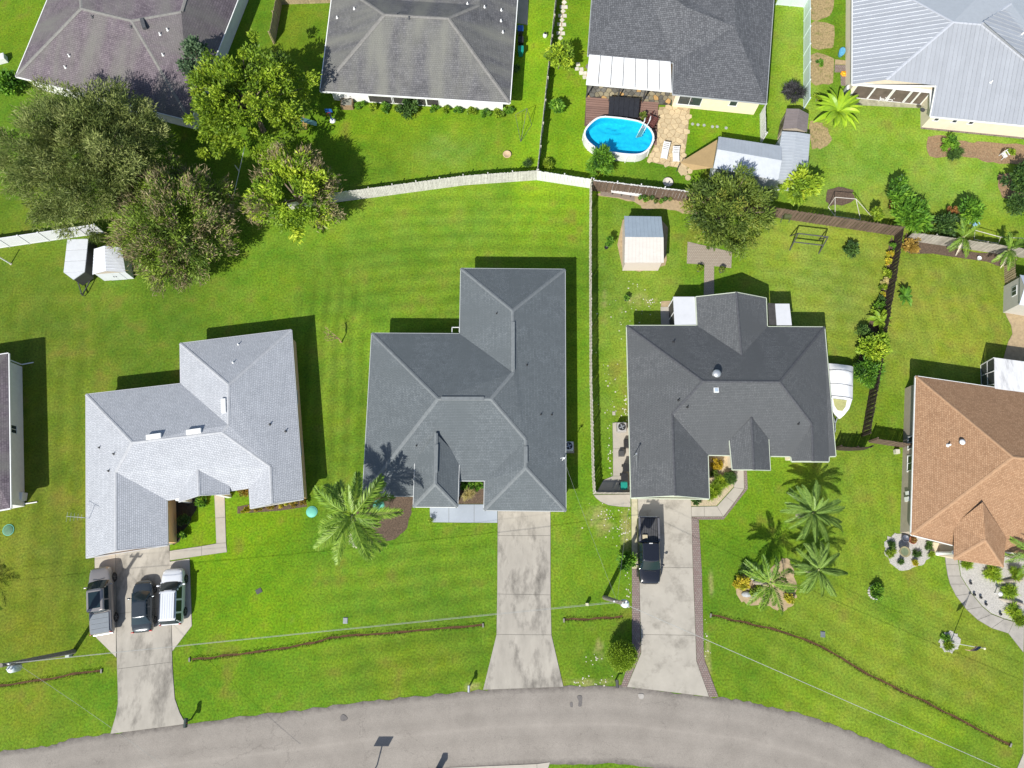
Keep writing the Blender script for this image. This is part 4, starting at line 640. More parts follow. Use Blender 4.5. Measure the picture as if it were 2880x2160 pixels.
# lanai screens, back wall windows
MB().prism(A(3, 0, 700, 815, 3, 0, 1340, 880, 3, 0, 1310, 935, 3, 0, 700, 905), 0, .12).build('lanai_step', mat('mossy_step', (.3, .29, .2), .9, .3, 3), h9.o)
iL = h9.ei('w', 'q')
for f_, wd in ((.16, 1.75), (.40, 1.75), (.65, 1.7), (.80, .85), (.925, .9)): h9.window(iL, f_, wd, .1, 2.2, 'screen_panel', 0, mat('lanai_screen', (.11, .085, .07), .7, .3, 1.2), .09, WHITE)
iS = h9.ei('s1', 's2')
for f_ in (.04, .145, .24): h9.window(iS, f_, .45, 1.4, 2.1, 'window', 0)
MB().bar(h9.W[iS] + Vector((0, -.03, .08)), h9.W[iS].lerp(h9.W[(iS + 1) % len(h9.W)], 1) + Vector((0, -.03, .08)), .12, .16).build('brick_plinth', BRICK, h9.o)
h9.pipe(3, 0, 1925, 712, .05, .3, WTRIM); h9.pipe(3, 0, 2190, 300, .06, .3, WTRIM)
p = h9.V['s1'] + Vector((-.05, .9, -.3)); b = MB(); b.tube([p, p + Vector((-.35, 0, .05))], .02, 5); b.lathe(p + Vector((-.45, 0, -.1)), [(.05, 0), (.2, .03), (.26, .09), (.05, .05)], 12); b.build('satellite_dish', DMETAL, h9.o)
# ================================================================ fences
def fence(label, path, h, m, pw=.145, gap=.012, alt=0.0, post=2.4, cat='fence', railm=None, name='fence', vary=.02, group=None, postm=None):
    t = thing(name, label, cat, path[0], group=group); railm = railm or m; n = 0
    pk = MB(); pk.box((0, 0, h / 2), (pw - gap, .022, h)); me = bpy.data.meshes.new('picket'); me.from_pydata(pk.v, [], pk.f); me.materials.append(m)
    pb = MB(); pb.box((0, 0, h / 2 + .03), (.1, .1, h + .06)); pb.box((0, 0, h + .07), (.13, .13, .03)); pme = bpy.data.meshes.new('post'); pme.from_pydata(pb.v, [], pb.f); pme.materials.append(postm or railm)
    for p, q in zip(path, path[1:]):
        d = q - p; L = d.length; d = d.normalized(); a = math.atan2(d.y, d.x); nn = Vector((-d.y, d.x, 0))
        for z in (.3, h - .25): MB().bar(p + Vector((0, 0, z)), q + Vector((0, 0, z)), .05, .09).build('rail', railm, t)
        k = max(1, int(L / pw)); st = L / k
        for i in range(k):
            s = (1 if n % 2 else -1) * alt if alt else -.045
            inst(me, 'picket', t, p + d * ((i + .5) * st) + nn * s, (random.uniform(-.012, .012), random.uniform(-.006, .006), a), (1, 1, 1 + random.uniform(-vary, vary))); n += 1
        np_ = max(1, round(L / post))
        for i in range(np_ + 1): inst(pme, 'post', t, p + d * (L * i / np_) + nn * (.06 if not alt else 0), (0, 0, a), (.8, .8, .985))
    return t
def panelfence(label, path, h, m, pl=1.85, postm=None, cat='fence'):
    t = thing('fence', label, cat, path[0])
    pb = MB(); pb.box((0, 0, h / 2 + .04), (.12, .12, h + .08)); pb.lathe((0, 0, h + .08), [(.09, 0), (.09, .02), (.01, .07)], 4); pme = bpy.data.meshes.new('post'); pme.from_pydata(pb.v, [], pb.f); pme.materials.append(postm or m)
    for p, q in zip(path, path[1:]):
        d = q - p; L = d.length; d = d.normalized(); a = math.atan2(d.y, d.x); k = max(1, round(L / pl)); st = L / k
        b = MB(); n = 8; w_ = (st - .13) / n
        for i in range(n): b.box(((i + .5) * w_ - (st - .13) / 2, 0, h / 2), (w_ - .008, .03, h - .16))
        b.box((0, 0, h - .05), (st - .13, .06, .11)); b.box((0, 0, .07), (st - .13, .06, .11))
        me = bpy.data.meshes.new('panel'); me.from_pydata(b.v, [], b.f); me.materials.append(m)
        for i in range(k):
            inst(me, 'panel', t, p + d * ((i + .5) * st), (0, 0, a)); inst(pme, 'post', t, p + d * (i * st), (0, 0, a))
        inst(pme, 'post', t, q, (0, 0, a))
    return t
WEATH = mat('weathered_white_wood', (.52, .50, .47), .85, .18, 2.5, rand=.08, stain=((.36, .34, .31), 2, .55)); BROWN = mat('brown_fence_wood', (.12, .083, .06), .85, .2, 3, rand=.22)
GREYW = mat('grey_fence_wood', (.30, .275, .235), .88, .2, 3, rand=.2); TANW = mat('tan_fence_wood', (.33, .26, .16), .85, .2, 3, rand=.15)
VINYL = mat('white_vinyl', (.6, .61, .64), .4, .04, 1); AQUA = mat('aqua_vinyl', (.5, .6, .57), .45, .04, 1); DARKB = mat('dark_brown_wood', (.045, .03, .024), .8, .25, 3, rand=.25); PALEW = mat('pale_fence_wood', (.47, .44, .38), .88, .16, 3, rand=.14)
fence('long weathered white board fence behind the middle lawn', A(2, 0, 212, 1552, 1, 0, 1800, 1596, 1, 1, 1000, 45, 1, 1, 690, 84, 1, 1, 300, 148)[::-1], 1.8, WEATH)
panelfence('white vinyl fence at the left edge by the sheds', A(0, 1, -260, 522, 0, 1, 600, 397, 0, 1, 900, 352), 1.8, VINYL)
fence('thin pale fence between the pool yard and the grey house', A(2, 0, 395, -300, 2, 0, 375, 60, 2, 0, 300, 760, 2, 0, 218, 1545), 1.75, PALEW)
fence('short bright white picket stretch at the middle corner', A(2, 0, 214, 1552, 2, 0, 672, 1622), 1.75, WHITE, .14)
fence('long pale slatted fence between the two dark-roofed houses', A(2, 0, 672, 1624, 2, 1, 668, 560, 2, 1, 672, 1640, 2, 2, 692, 800, 2, 2, 702, 948), 1.8, PALEW, .165, .02, .018)
fence('brown board fence behind the two-tone shed and round tree', [PN(1664, 536), PN(1908, 565), PN(2219, 618), PN(2516, 663)], 1.85, BROWN, .16, .015, .02)
fence('white picket fence backing the brown boards near the pool', [PN(1664, 533), PN(1925, 563)], 1.95, WHITE, .16, .02)
fence('dark brown slatted side fence running down beside the boat', A(3, 1, 1093, 378, 3, 1, 1030, 800, 3, 1, 940, 1300, 3, 2, 880, 30, 3, 2, 806, 452), 1.8, DARKB, .2, .02, .012)
fence('short dark gate fence between charcoal house and side fence', A(3, 2, 560, 565, 3, 2, 700, 574, 3, 2, 826, 566), 1.8, DARKB, .16, .01)
fence('short brown fence meeting the brown-roofed house', A(3, 2, 868, 500, 3, 2, 1160, 545), 1.8, BROWN, .16, .01)
fence('weathered grey board fence at the right behind small palms', A(3, 1, 1190, 415, 3, 1, 1560, 465, 3, 1, 2050, 540, 3, 1, 2300, 580), 1.7, GREYW, .16, .015)
panelfence('pale aqua vinyl fence beside the straw plots', A(3, 0, 312, -250, 3, 0, 305, 940), 1.75, AQUA, 2.0)
panelfence('short pale aqua fence at the top beside charcoal roof', A(3, 0, 70, 40, 3, 0, 305, 62), 1.75, AQUA, 1.8)
fence('tan board fence running up between the top left houses', A(1, 0, 160, 380, 1, 0, 222, 35), 1.8, TANW); fence('tan board fence across the top between two houses', A(1, 0, 222, 35, 1, 0, 660, 22), 1.8, TANW)
fence('short white slatted fence beside the small tan shed', A(2, 0, 2145, 985, 2, 0, 2150, 1230), 1.7, WHITE, .2, .06)
fence('low gate of pale boards enclosing the bin area', A(2, 2, 705, 946, 2, 2, 1022, 948), 1.5, GREYW, .15, .02, name='gate', cat='gate')
fence('small wooden fence piece left of the far grey shed', A(3, 1, 2042, 640, 3, 1, 2050, 790), 1.6, TANW, .2, .05)
ORD = ('first', 'second', 'third', 'fourth', 'fifth', 'sixth', 'seventh', 'eighth', 'ninth', 'tenth', 'eleventh')
# ================================================================ trees and plants
def quadmesh(name, V, tint, m, parent, org):
    n = len(V); me = bpy.data.meshes.new(name); V = V - np.array(org); me.vertices.add(4 * n); me.vertices.foreach_set('co', V.ravel())
    me.loops.add(4 * n); me.loops.foreach_set('vertex_index', np.arange(4 * n)); me.polygons.add(n); me.polygons.foreach_set('loop_start', np.arange(n) * 4); me.update(calc_edges=True)
    a = me.attributes.new('tint', 'FLOAT', 'POINT'); a.data.foreach_set('value', np.repeat(np.clip(tint, 0, 1), 4)); me.materials.append(m)
    o = bpy.data.objects.new(name, me); COL.objects.link(o); o.parent = parent; return o
def unit(a): return a / np.maximum(np.linalg.norm(a, axis=1, keepdims=True), 1e-6)
def leaves(C, D, l, w_):
    n = len(C); s = unit(np.cross(D, rng.normal(size=(n, 3)))); l = np.asarray(l).reshape(-1, 1); w_ = np.asarray(w_).reshape(-1, 1)
    return np.stack([C - D * l, C + s * w_ - D * l * .1, C + D * l, C - s * w_ - D * l * .1], 1)
BARK = mat('bark', (.17, .13, .10), .95, .3, 5, .02); PALEBARK = mat('pale_bark', (.33, .29, .24), .95, .25, 5, .02)
def tree(name, label, c, rx, ry, rz, m, ncl=60, lpc=110, cr=.75, leaf=(.17, .065), cat='tree', trunk=.16, up=.5, zmin=-.45, bark=BARK, extra=None, group=None, lump=.22, surf=.5, part='crown', limbs=14):
    c = Vector(c); t = thing(name, label, cat, (c.x, c.y, 0), group=group); ph = rng.uniform(0, 6.28, 4)
    d = unit(rng.normal(size=(ncl * 3, 3))); d = d[d[:, 2] > zmin][:ncl]; az = np.arctan2(d[:, 1], d[:, 0])
    r = (surf + (1 - surf) * rng.random(len(d)) ** .6) * (1 + lump * np.sin(3 * az + ph[0]) * np.cos(2 * az + ph[1]) + .5 * lump * np.sin(7 * az + ph[2]))
    K = np.array(c) + d * r[:, None] * np.array([rx, ry, rz]); kt = rng.normal(.5, .2, len(K))
    kr = cr * rng.uniform(.7, 1.3, len(K)); i = np.repeat(np.arange(len(K)), lpc); off = unit(rng.normal(size=(len(i), 3))) * (rng.random(len(i)) ** .5)[:, None]; off[:, 2] *= .75
    C = K[i] + off * kr[i][:, None]; C[:, 2] = np.maximum(C[:, 2], .05); D = unit(off + up * np.array([0, 0, 1.0]) * rng.uniform(-.4, 1, (len(i), 1)) + .6 * d[i] + .5 * rng.normal(size=(len(i), 3)))
    sz = rng.uniform(.6, 1.35, len(i)); quadmesh(part, leaves(C, D, leaf[0] * sz, leaf[1] * sz), kt[i] + rng.normal(0, .13, len(i)), m, t, (c.x, c.y, 0))
    b = MB(); zb = max(.2, c.z - rz * .45); j = lambda s: Vector((random.uniform(-s, s), random.uniform(-s, s), 0))
    b.tube([Vector((c.x, c.y, -.05)), Vector((c.x, c.y, zb * .5)) + j(trunk), Vector((c.x, c.y, zb)) + j(trunk), c + Vector((0, 0, rz * .1))], [trunk * 1.25, trunk, trunk * .85, trunk * .5], 8)
    for k in rng.choice(len(K), min(limbs, len(K)), replace=False):
        e = Vector(K[k]); s0 = Vector((c.x, c.y, zb * .9)); b.tube([s0, s0.lerp(e, .5) + Vector((0, 0, .12 * rz)), e], [trunk * .5, trunk * .28, trunk * .1], 5)
    b.build('trunk' if part == 'crown' else 'stem', bark, t)
    if extra: extra(t, K, d, c)
    return t
LM1 = leafmat('olive_feathery_leaves', [(.036, .053, .013), (.082, .108, .027), (.135, .16, .045), (.195, .215, .078)]); LM2 = leafmat('mango_leaves', [(.05, .085, .015), (.09, .14, .022), (.14, .2, .026), (.2, .26, .04)])
LM3 = leafmat('yellow_green_leaves', [(.045, .075, .012), (.09, .15, .012), (.16, .225, .014), (.22, .27, .03)]); LM4 = leafmat('bright_mango_leaves', [(.06, .11, .014), (.125, .2, .016), (.2, .28, .02), (.29, .34, .03)])
LM5 = leafmat('round_tree_leaves', [(.03, .05, .012), (.065, .10, .018), (.11, .15, .024), (.18, .19, .035)]); LMB = leafmat('bush_leaves', [(.02, .055, .010), (.045, .115, .012), (.09, .19, .016), (.15, .26, .025)])
LMD = leafmat('dark_bush_leaves', [(.015, .035, .012), (.03, .065, .016), (.055, .105, .022), (.085, .15, .03)]); LMY = leafmat('croton_leaves', [(.1, .15, .015), (.22, .23, .02), (.33, .29, .025), (.3, .2, .02)]); LMO = leafmat('orange_leaves', [(.07, .11, .015), (.17, .13, .025), (.21, .15, .03), (.12, .15, .03)])
LMK = leafmat('black_shrub_leaves', [(.012, .012, .013), (.022, .022, .024), (.04, .04, .042)], .05); LMR = leafmat('rust_leaves', [(.1, .05, .02), (.2, .09, .03), (.16, .15, .03)]); LMT = leafmat('dry_grass_blades', [(.2, .17, .07), (.34, .29, .13), (.25, .26, .08)]); LMP = leafmat('flower_panicles', [(.10, .08, .04), (.155, .125, .068), (.21, .175, .105)], .15)
LMBR = leafmat('orange_brown_leaves', [(.12, .09, .02), (.23, .15, .03), (.3, .21, .05)])
LPALM = leafmat('palm_leaflets', [(.03, .068, .01), (.068, .13, .015), (.12, .195, .022), (.19, .25, .04)], .2, .42); LPALM2 = leafmat('blue_green_palm_leaflets', [(.03, .07, .014), (.075, .135, .026), (.13, .2, .04), (.2, .265, .065)], .2, .45); LPDRY = leafmat('dry_frond', [(.25, .22, .15), (.4, .36, .28), (.33, .31, .27)], .1); BAN = leafmat('banana_blades', [(.09, .17, .012), (.16, .26, .015), (.24, .33, .02), (.3, .35, .03)], .3, .35)
def panicles(frac, n=26, side=None):
    def f(t, K, d, c):
        sel = np.where((rng.random(len(K)) < frac) & (side(d) if side else True))[0]; i = np.repeat(sel, n)
        if len(i) == 0: return
        D = unit(d[i] * .9 + .55 * rng.normal(size=(len(i), 3)) + np.array([0, 0, .55])); C = K[i] + d[i] * .45 + rng.normal(0, .33, (len(i), 3))
        quadmesh('flower_panicles', leaves(C, D, rng.uniform(.14, .32, len(i)), rng.uniform(.02, .045, len(i))), rng.random(len(i)), LMP, t, (c.x, c.y, 0))
    return f
tree('feathery_tree', 'largest feathery olive-green tree at the left', PN(256, 440, 6.0), 7.4, 7.3, 4.6, LM1, 380, 210, 1.0, (.20, .035), trunk=.3, lump=.14, surf=.25, up=1.1, limbs=26)
tree('mango_tree', 'brown-flowering tree beside the white sheds', PN(492, 638, 3.8), 4.9, 5.7, 3.4, LM2, 210, 150, .9, (.18, .05), trunk=.24, lump=.1, extra=panicles(.75, 90))
tree('shade_tree', 'yellow-green tree above the slide at the top', PN(688, 275, 5.4), 5.6, 5.3, 3.6, LM3, 190, 140, .8, (.17, .075), trunk=.26, lump=.26, limbs=30, surf=.35)
tree('shade_tree', 'small dark leafy tree against the purple-brown roof', PN(555, 165, 4.6), 1.5, 1.9, 1.6, leafmat('blue_green_leaves', [(.03, .055, .03), (.06, .1, .05), (.1, .15, .08)]), 22, 80, .6, (.18, .08), trunk=.14)
tree('mango_tree', 'bright green tree at the end of the white fence', PN(826, 542, 3.3), 3.9, 4.1, 2.7, LM4, 120, 140, .75, (.2, .07), trunk=.2, lump=.16, extra=panicles(.5, 110, lambda d: (np.abs(d[:, 0]) > .45) | (d[:, 1] > .3)))
tree('shade_tree', 'round olive tree between sheds and brick patio', PN(2048, 590, 3.0), 4.0, 3.9, 2.5, LM5, 110, 150, .8, (.18, .055), trunk=.2, lump=.12, up=.8)
bush = lambda label, q, z, r, rz=None, m=LMB, n=None, leaf=(.12, .05), name='shrub', cat='shrub', lpc=60, group=None, surf=.4, lump=.15: tree(name, label, P(*q, z) if len(q) == 4 else PN(*q, z), r * .85, r * .85, rz or r * .7, m, n or max(6, int(14 * r * r + 6)), lpc, max(.16, min(.5, r * .42)), leaf, cat, .03, .6, -.3, BARK, None, group, lump, surf, 'foliage', 4)
bush('small leafy tree beside the square stepping stones', (2, 0, 410, 490), 1.9, 1.5, 1.2, LM4, 34, (.2, .08), 'shade_tree', 'tree', 90)
bush('little tree in a stone ring by the pale fence', (2, 0, 388, 925), 1.0, .72, .6, LMB, 16, (.22, .09), 'young_tree', 'tree')
bush('rounded green tree leaning over the pool edge', (2, 0, 772, 1395), 1.5, 1.45, 1.2, LMB, 40, (.2, .05), 'young_tree', 'tree', 90)
bush('yellow-green tree at the corner of the grey sheds', (3, 0, 285, 1590), 1.8, 1.95, 1.4, LM4, 50, (.2, .08), 'shade_tree', 'tree', 90)
bush('papaya plant standing alone at the mid right lawn', (3, 0, 1130, 1610), 1.5, .95, .6, LMB, 16, (.28, .09), 'papaya_plant', 'plant')
bush('upper papaya plant of the cluster behind the brown fence', (3, 1, 1130, 40), 1.6, 1.15, .7, LMB, 20, (.28, .09), 'papaya_plant', 'plant')
bush('largest papaya clump behind the brown fence corner', (3, 1, 1255, 205), 1.5, 1.9, 1.0, LMB, 46, (.3, .08), 'papaya_plant', 'plant', 80)
bush('papaya plant behind the grey fence at the right', (3, 1, 1745, 160), 1.5, 1.15, .8, LMB, 24, (.28, .09), 'papaya_plant', 'plant')
bush('dense low shrub between the papaya plants', (3, 1, 1530, 280), .8, 1.35, .7, LMD, 30, (.17, .08))
bush('rust-red shrub beside the papaya clump', (3, 1, 1090, 130), .7, .6, .5, LMR, 14); bush('rust-red shrub beside the right papaya', (3, 1, 1605, 165), .7, .55, .5, LMR, 12)
bush('dark bush at the right edge below the garden chair', (3, 0, 2190, 1540), 1.4, 1.7, 1.2, LMD, 44, (.18, .08), lpc=80); bush('overgrown bush at the right edge above the grey fence', (3, 1, 2185, 110), 1.3, 1.2, 1.0, LMD, 30)
bush('green shrub in the brown mulch bed', (3, 0, 1565, 1235), .6, .85, .6, LMB, 18, (.15, .07)); bush('grassy blue-green tuft in the brown mulch bed', (3, 0, 1622, 1330), .4, .75, .4, LMD, 16, (.3, .02)); bush('small yellow plant beside the white garden chair', (3, 0, 2100, 1312), .35, .4, .3, LM3, 8)
bush('small green plant on the straw plot', (3, 0, 447, 545), .35, .42, .3, LMB, 8); bush('low plant at the foot of the banana clump', (3, 0, 430, 850), .5, .55, .4, LM3, 10)
bush('lone rounded shrub in the charcoal house back lawn', (3, 1, 725, 490), .55, .72, .5, LMD, 16, (.15, .07)); bush('black leafless shrub beside the aqua fence', (3, 0, 215, 800), .9, 1.05, .8, LMK, 30, (.3, .03))
for lb, q, z, r, m in (('topmost round shrub along the dark side fence', (1078, 475), .4, .5, LMB), ('yellow croton below the topmost shrub by the side fence', (1060, 538), .35, .38, LMY), ('second yellow croton along the dark side fence', (1035, 598), .3, .34, LMY),
        ('lime green tuft along the dark side fence', (1033, 712), .35, .5, LM3), ('low dry tuft along the dark side fence', (1010, 775), .25, .35, LMT), ('small green tuft above the lowest croton', (1000, 832), .3, .42, LM3), ('lowest yellow croton along the dark side fence', (985, 884), .3, .3, LMY), ('small dark shrub below the lowest croton', (975, 940), .35, .42, LMD),
        ('medium shrub above the broad-leaved plant by the fence', (965, 995), .5, .6, LMB), ('lime shrub above the broad-leaved plant by the fence', (948, 1065), .6, .75, LM3), ('orange-brown shrub at the grey fence corner', (1230, 455), .5, .85, LMBR)): bush(lb, (3, 1) + q, z, r, None, m)
bush('largest round bush overhanging the dark side fence', (3, 1, 905, 1350), 1.2, 1.5, 1.0, LM4, 40, (.16, .07), lpc=80); bush('dark leafy bush above the largest fence bush', (3, 1, 830, 1225), .7, .75, .6, LMD, 16); bush('loose long-leaved bush beside the boat', (3, 1, 855, 1565), 1.0, 1.3, .8, LMB, 34, (.26, .05), lpc=70)
for i, (x, y, r) in enumerate(((900, 915, .45), (1010, 925, .4), (1120, 930, .5), (1220, 940, .35), (1540, 945, .4), (1640, 945, .45), (1750, 960, .4), (1870, 965, .5), (1985, 985, .5), (2100, 980, .55), (2185, 960, .5))):
    bush(ORD[i] + (' lime' if i % 2 else ' green') + ' shrub from the left along the white back wall', (1, 0, x, y), .35, r, .35, LM3 if i % 2 else LMB, 10, group='shrubs along the white back wall')
bush('large dark shrub in front of the white back wall', (1, 0, 1318, 940), .9, 1.0, .8, LMD, 24, (.15, .07))
for i, (x, y) in enumerate(((-90, 1082), (20, 1068), (130, 1052), (235, 1038), (330, 1028), (405, 1018))):
    bush(ORD[i] + ' flowering shrub from the left before the pale grey house', (1, 2, x, y), .3, .4, .3, LMO if i % 3 else LMY, 9, (.09, .04), group='orange shrubs before the pale grey house')
for i, (x, y) in enumerate(((1795, 880), (1860, 875), (1930, 880))): bush(('left', 'middle', 'right')[i] + ' clipped hedge plant in the entry recess', (1, 2, x, y), .4, .42, .35, LMB, 10, (.09, .04), group='hedge in the entry recess')
bush('tan grass tuft in the bark entry bed', (1, 2, 1835, 965), .35, .5, .3, LMT, 12, (.28, .015), 'ornamental_grass', 'grass')
bush('golden round bush by the charcoal house entry', (2, 2, 1765, 695), .45, .5, .42, leafmat('golden_leaves', [(.14, .12, .01), (.26, .19, .015), (.34, .25, .02)]), 26, (.07, .035), lpc=80, surf=.8); bush('clipped green ball bush by the front path', (2, 2, 1880, 808), .5, .55, .5, LMD, 34, (.06, .03), lpc=90, surf=.85)
for lb, x, y, r in (('upper spiky grass clump in the gravel bed', 1810, 850, .55), ('middle spiky grass clump in the gravel bed', 1765, 905, .5), ('lower spiky grass clump in the gravel bed', 1725, 950, .4)): bush(lb, (2, 2, x, y), .35, r, .35, LM4, 14, (.34, .025), 'ornamental_grass', 'grass')
bush('small dark shrub at the garage corner', (2, 2, 1590, 1005), .4, .42, .35, LMD, 10); bush('small olive bush between gravel and garage wall', (2, 2, 1745, 775), .35, .35, .3, LM5, 9)
bush('dark shrubs beside the orange garage wall', (0, 2, 1590, 1180), .4, .6, .4, LMD, 16, (.1, .05)); bush('lower dark shrub beside the orange garage wall', (0, 2, 1580, 1310), .3, .4, .35, LMB, 12, (.1, .05)); bush('shrub under the porch of the pale grey house', (0, 2, 1735, 1020), .35, .5, .3, LMB, 12); bush('orange shrub in the pale grey house corner', (0, 2, 2105, 935), .35, .5, .35, LMO, 12)
bush('clipped shrub in a ring of rocks on the right lawn', (3, 3, 935, 135), .45, .68, .42, LMB, 26, (.08, .04)); bush('left green tuft in the flagpole bed', (3, 3, 1530, 540), .2, .32, .2, LMB, 8, (.2, .02)); bush('right lime tuft in the flagpole bed', (3, 3, 1565, 605), .2, .38, .22, LM3, 9, (.22, .02))
bush('bright yellow croton in the palm bed', (2085.6, 1640), .5, .62, .45, LMY, 20, (.15, .05)); bush('dark spiky plant above the yellow croton', (2099, 1603), .5, .5, .4, LMD, 14, (.28, .02)); bush('orange-yellow croton right in the palm bed', (2220, 1683), .35, .42, .3, LMY, 12, (.15, .05)); bush('low lime ground cover in the palm bed', (2125, 1660), .25, .55, .25, LM3, 12)
for lb, q, r, m in (('spiky grey plant at the island gravel bed', (1070, 1395), .4, LMD), ('yellow spiky plant left of the birdbath', (1068, 1452), .42, LM3), ('small grey plant right of the birdbath', (1285, 1468), .3, LMD), ('tiny yellow plant low in the island bed', (1260, 1545), .22, LMY), ('tiny dark plant low in the island bed', (1140, 1540), .24, LMD), ('shrub by the porch of the brown-roofed house', (1385, 1395), .4, LMD), ('tiny lime plant at the porch corner', (1405, 1470), .2, LM3)): bush(lb, (3, 2) + q, .2, r, .22, m, 8, (.17, .025))
for lb, q, r in (('small grass tuft close under the brown eave', (3, 2, 1725, 1560), .3), ('large grass clump below the brown eave', (3, 2, 1950, 1640), .75), ('grass clump beside the fallen trunk', (3, 3, 2080, 130), .6), ('grass clump near the path junction', (3, 3, 2120, 310), .6), ('lime plant at the right edge near the path', (3, 3, 2170, 370), .5), ('bright plant right of the grass clump', (3, 2, 2130, 1640), .6)): bush(lb, q, .3, r, .3, LM3 if 'lime' in lb or 'bright' in lb else LM4, 14, (.28, .025), 'ornamental_grass', 'grass')
bush('leafy bush beside the black pickup', (2, 2, 985, 1530), .9, .78, .7, LMB, 20, (.18, .06)); bush('vine climbing over the brown fence', (3, 1, 930, 200), 1.3, .75, .8, LM3, 18, (.14, .06), 'vine', 'vine'); bush('small sapling beside the slatted fence', (2, 1, 832, 430), .9, .45, .7, LMB, 9, (.16, .07), 'sapling', 'tree')
bush('feathery yellow plant at the pool yard corner', (2, 0, 310, 1425), .4, .6, .35, LM3, 12, (.2, .04)); bush('spiky plant beside the pale pool fence', (2, 0, 130, 1410), .35, .45, .3, LMD, 9, (.25, .02)); bush('shrub at the left edge under the purple-brown eave', (20, 232), 1.0, 1.3, .9, LMB, 30, (.2, .09)); bush('planter bush on the dark pool deck', (2, 0, 1135, 1005), .5, .38, .4, LM5, 9); bush('dark plant behind the bins at the grey wall', (2, 0, 25, 590), .5, .5, .5, LMD, 10)
bush('large clipped ball topiary by the brick border', (2, 3, 950, 690), 1.25, 1.05, 1.15, leafmat('topiary_leaves', [(.085, .14, .012), (.13, .2, .014), (.17, .24, .018)]), 420, (.05, .03), 'topiary', 'shrub', 60, surf=.97, lump=.02)
def stemplant(label, q, h, n, L, wd, m, name='banana_plant', droop=.9):
    c = P(*q); t = thing(name, label, 'plant', (c.x, c.y, 0)); b = MB(); b.tube([(c.x, c.y, -.03), (c.x + .04, c.y, h)], [.13, .08], 8); b.build('stem', mat('banana_stem', (.2, .2, .07), .8, .3, 4), t)
    for k in range(n):
        az = 6.283 * k / n + random.uniform(-.3, .3); l = L * random.uniform(.7, 1.1); el = random.uniform(.25, 1.0); V = []; T = []
        pts = [];
        for i in range(9):
            s = i / 8; pts.append((l * s * math.cos(el * .6), l * (s * math.sin(el) - droop * .5 * s * s)))
        dirr = Vector((math.cos(az), math.sin(az), 0)); sd = Vector((-math.sin(az), math.cos(az), 0)); tw = random.uniform(-.5, .5)
        for i in range(8):
            wa = wd * math.sin(math.pi * min(1, .08 + i / 8 * .92)) ** .6; wb = wd * math.sin(math.pi * min(1, .08 + (i + 1) / 8 * .92)) ** .6 if i < 7 else .02
            a_, b_ = Vector((c.x, c.y, h)) + dirr * pts[i][0] + Vector((0, 0, pts[i][1])), Vector((c.x, c.y, h)) + dirr * pts[i + 1][0] + Vector((0, 0, pts[i + 1][1]))
            for sg in (-1, 1):
                e = (sd + Vector((0, 0, .35 + tw * sg))) * sg if sg > 0 else (-sd + Vector((0, 0, .35 - tw))); V.append([a_, a_ + e * wa, b_ + e * wb, b_]); T.append(.5 + .25 * tw + random.uniform(-.12, .12) - (0 if sg > 0 else .15))
        quadmesh('leaf', np.array([[tuple(p) for p in q_] for q_ in V]), np.array(T), m, t, (c.x, c.y, 0))
stemplant('large yellow-green banana clump beside the small tan shed', (3, 0, 545, 1040), 1.5, 38, 2.6, .24, BAN); stemplant('dark green broad-leaved plant right of the side fence', (3, 1, 1148, 925), .7, 14, 1.1, .16, LMB); stemplant('light green broad-leaved plant left of the side fence', (3, 1, 925, 1140), .8, 14, 1.3, .18, LM4)
# ---------------- palms
def frondmesh(L, nst, ll, droop, rise, m, seed, wd=.03, plum=.35):
    r = np.random.default_rng(seed); s = np.linspace(0, 1, 14); X = L * s * (1 - .12 * s); Z = L * (rise * s - droop * s * s); Yc = .06 * L * s * s * r.uniform(-1, 1)
    V = []; T = []; b0 = r.uniform(.35, .65)
    for i in range(13):
        w_ = .035 * (1 - s[i] * .8); V.append([(X[i], Yc[i] - w_, Z[i]), (X[i + 1], Yc[i + 1] - w_ * .9, Z[i + 1]), (X[i + 1], Yc[i + 1] + w_ * .9, Z[i + 1]), (X[i], Yc[i] + w_, Z[i])]); T.append(.7)
    for k in range(nst):
        q = .1 + .9 * k / (nst - 1); x, y, z = np.interp(q, s, X), np.interp(q, s, Yc), np.interp(q, s, Z); l = ll * (math.sin(math.pi * min(1, .18 + .78 * q)) ** .7 + .12)
        for sg in (-1, 1):
            a = math.radians(r.uniform(40, 62)) * (1 - .35 * q); up = r.normal(.02, plum); d = np.array([math.cos(a), sg * math.sin(a), up - .15]); d /= np.linalg.norm(d); p = np.array([x, y, z]); e = p + d * l * r.uniform(.8, 1.1); e[2] -= .18 * l; mid = (p + e) / 2 + np.array([0, 0, .06 * l])
            n_ = np.cross(d, [0, 0, 1]); n_ /= np.linalg.norm(n_) + 1e-6; h = wd / 2
            V.append([tuple(p), tuple(mid + n_ * h + [0, 0, .01]), tuple(e), tuple(mid - n_ * h - [0, 0, .01])]); T.append(b0 + r.normal(0, .15))
    n = len(V); me = bpy.data.meshes.new('frond'); me.vertices.add(4 * n); me.vertices.foreach_set('co', np.array(V).ravel()); me.loops.add(4 * n); me.loops.foreach_set('vertex_index', np.arange(4 * n)); me.polygons.add(n); me.polygons.foreach_set('loop_start', np.arange(n) * 4); me.update(calc_edges=True)
    a = me.attributes.new('tint', 'FLOAT', 'POINT'); a.data.foreach_set('value', np.repeat(np.clip(T, 0, 1), 4)); me.materials.append(m); return me
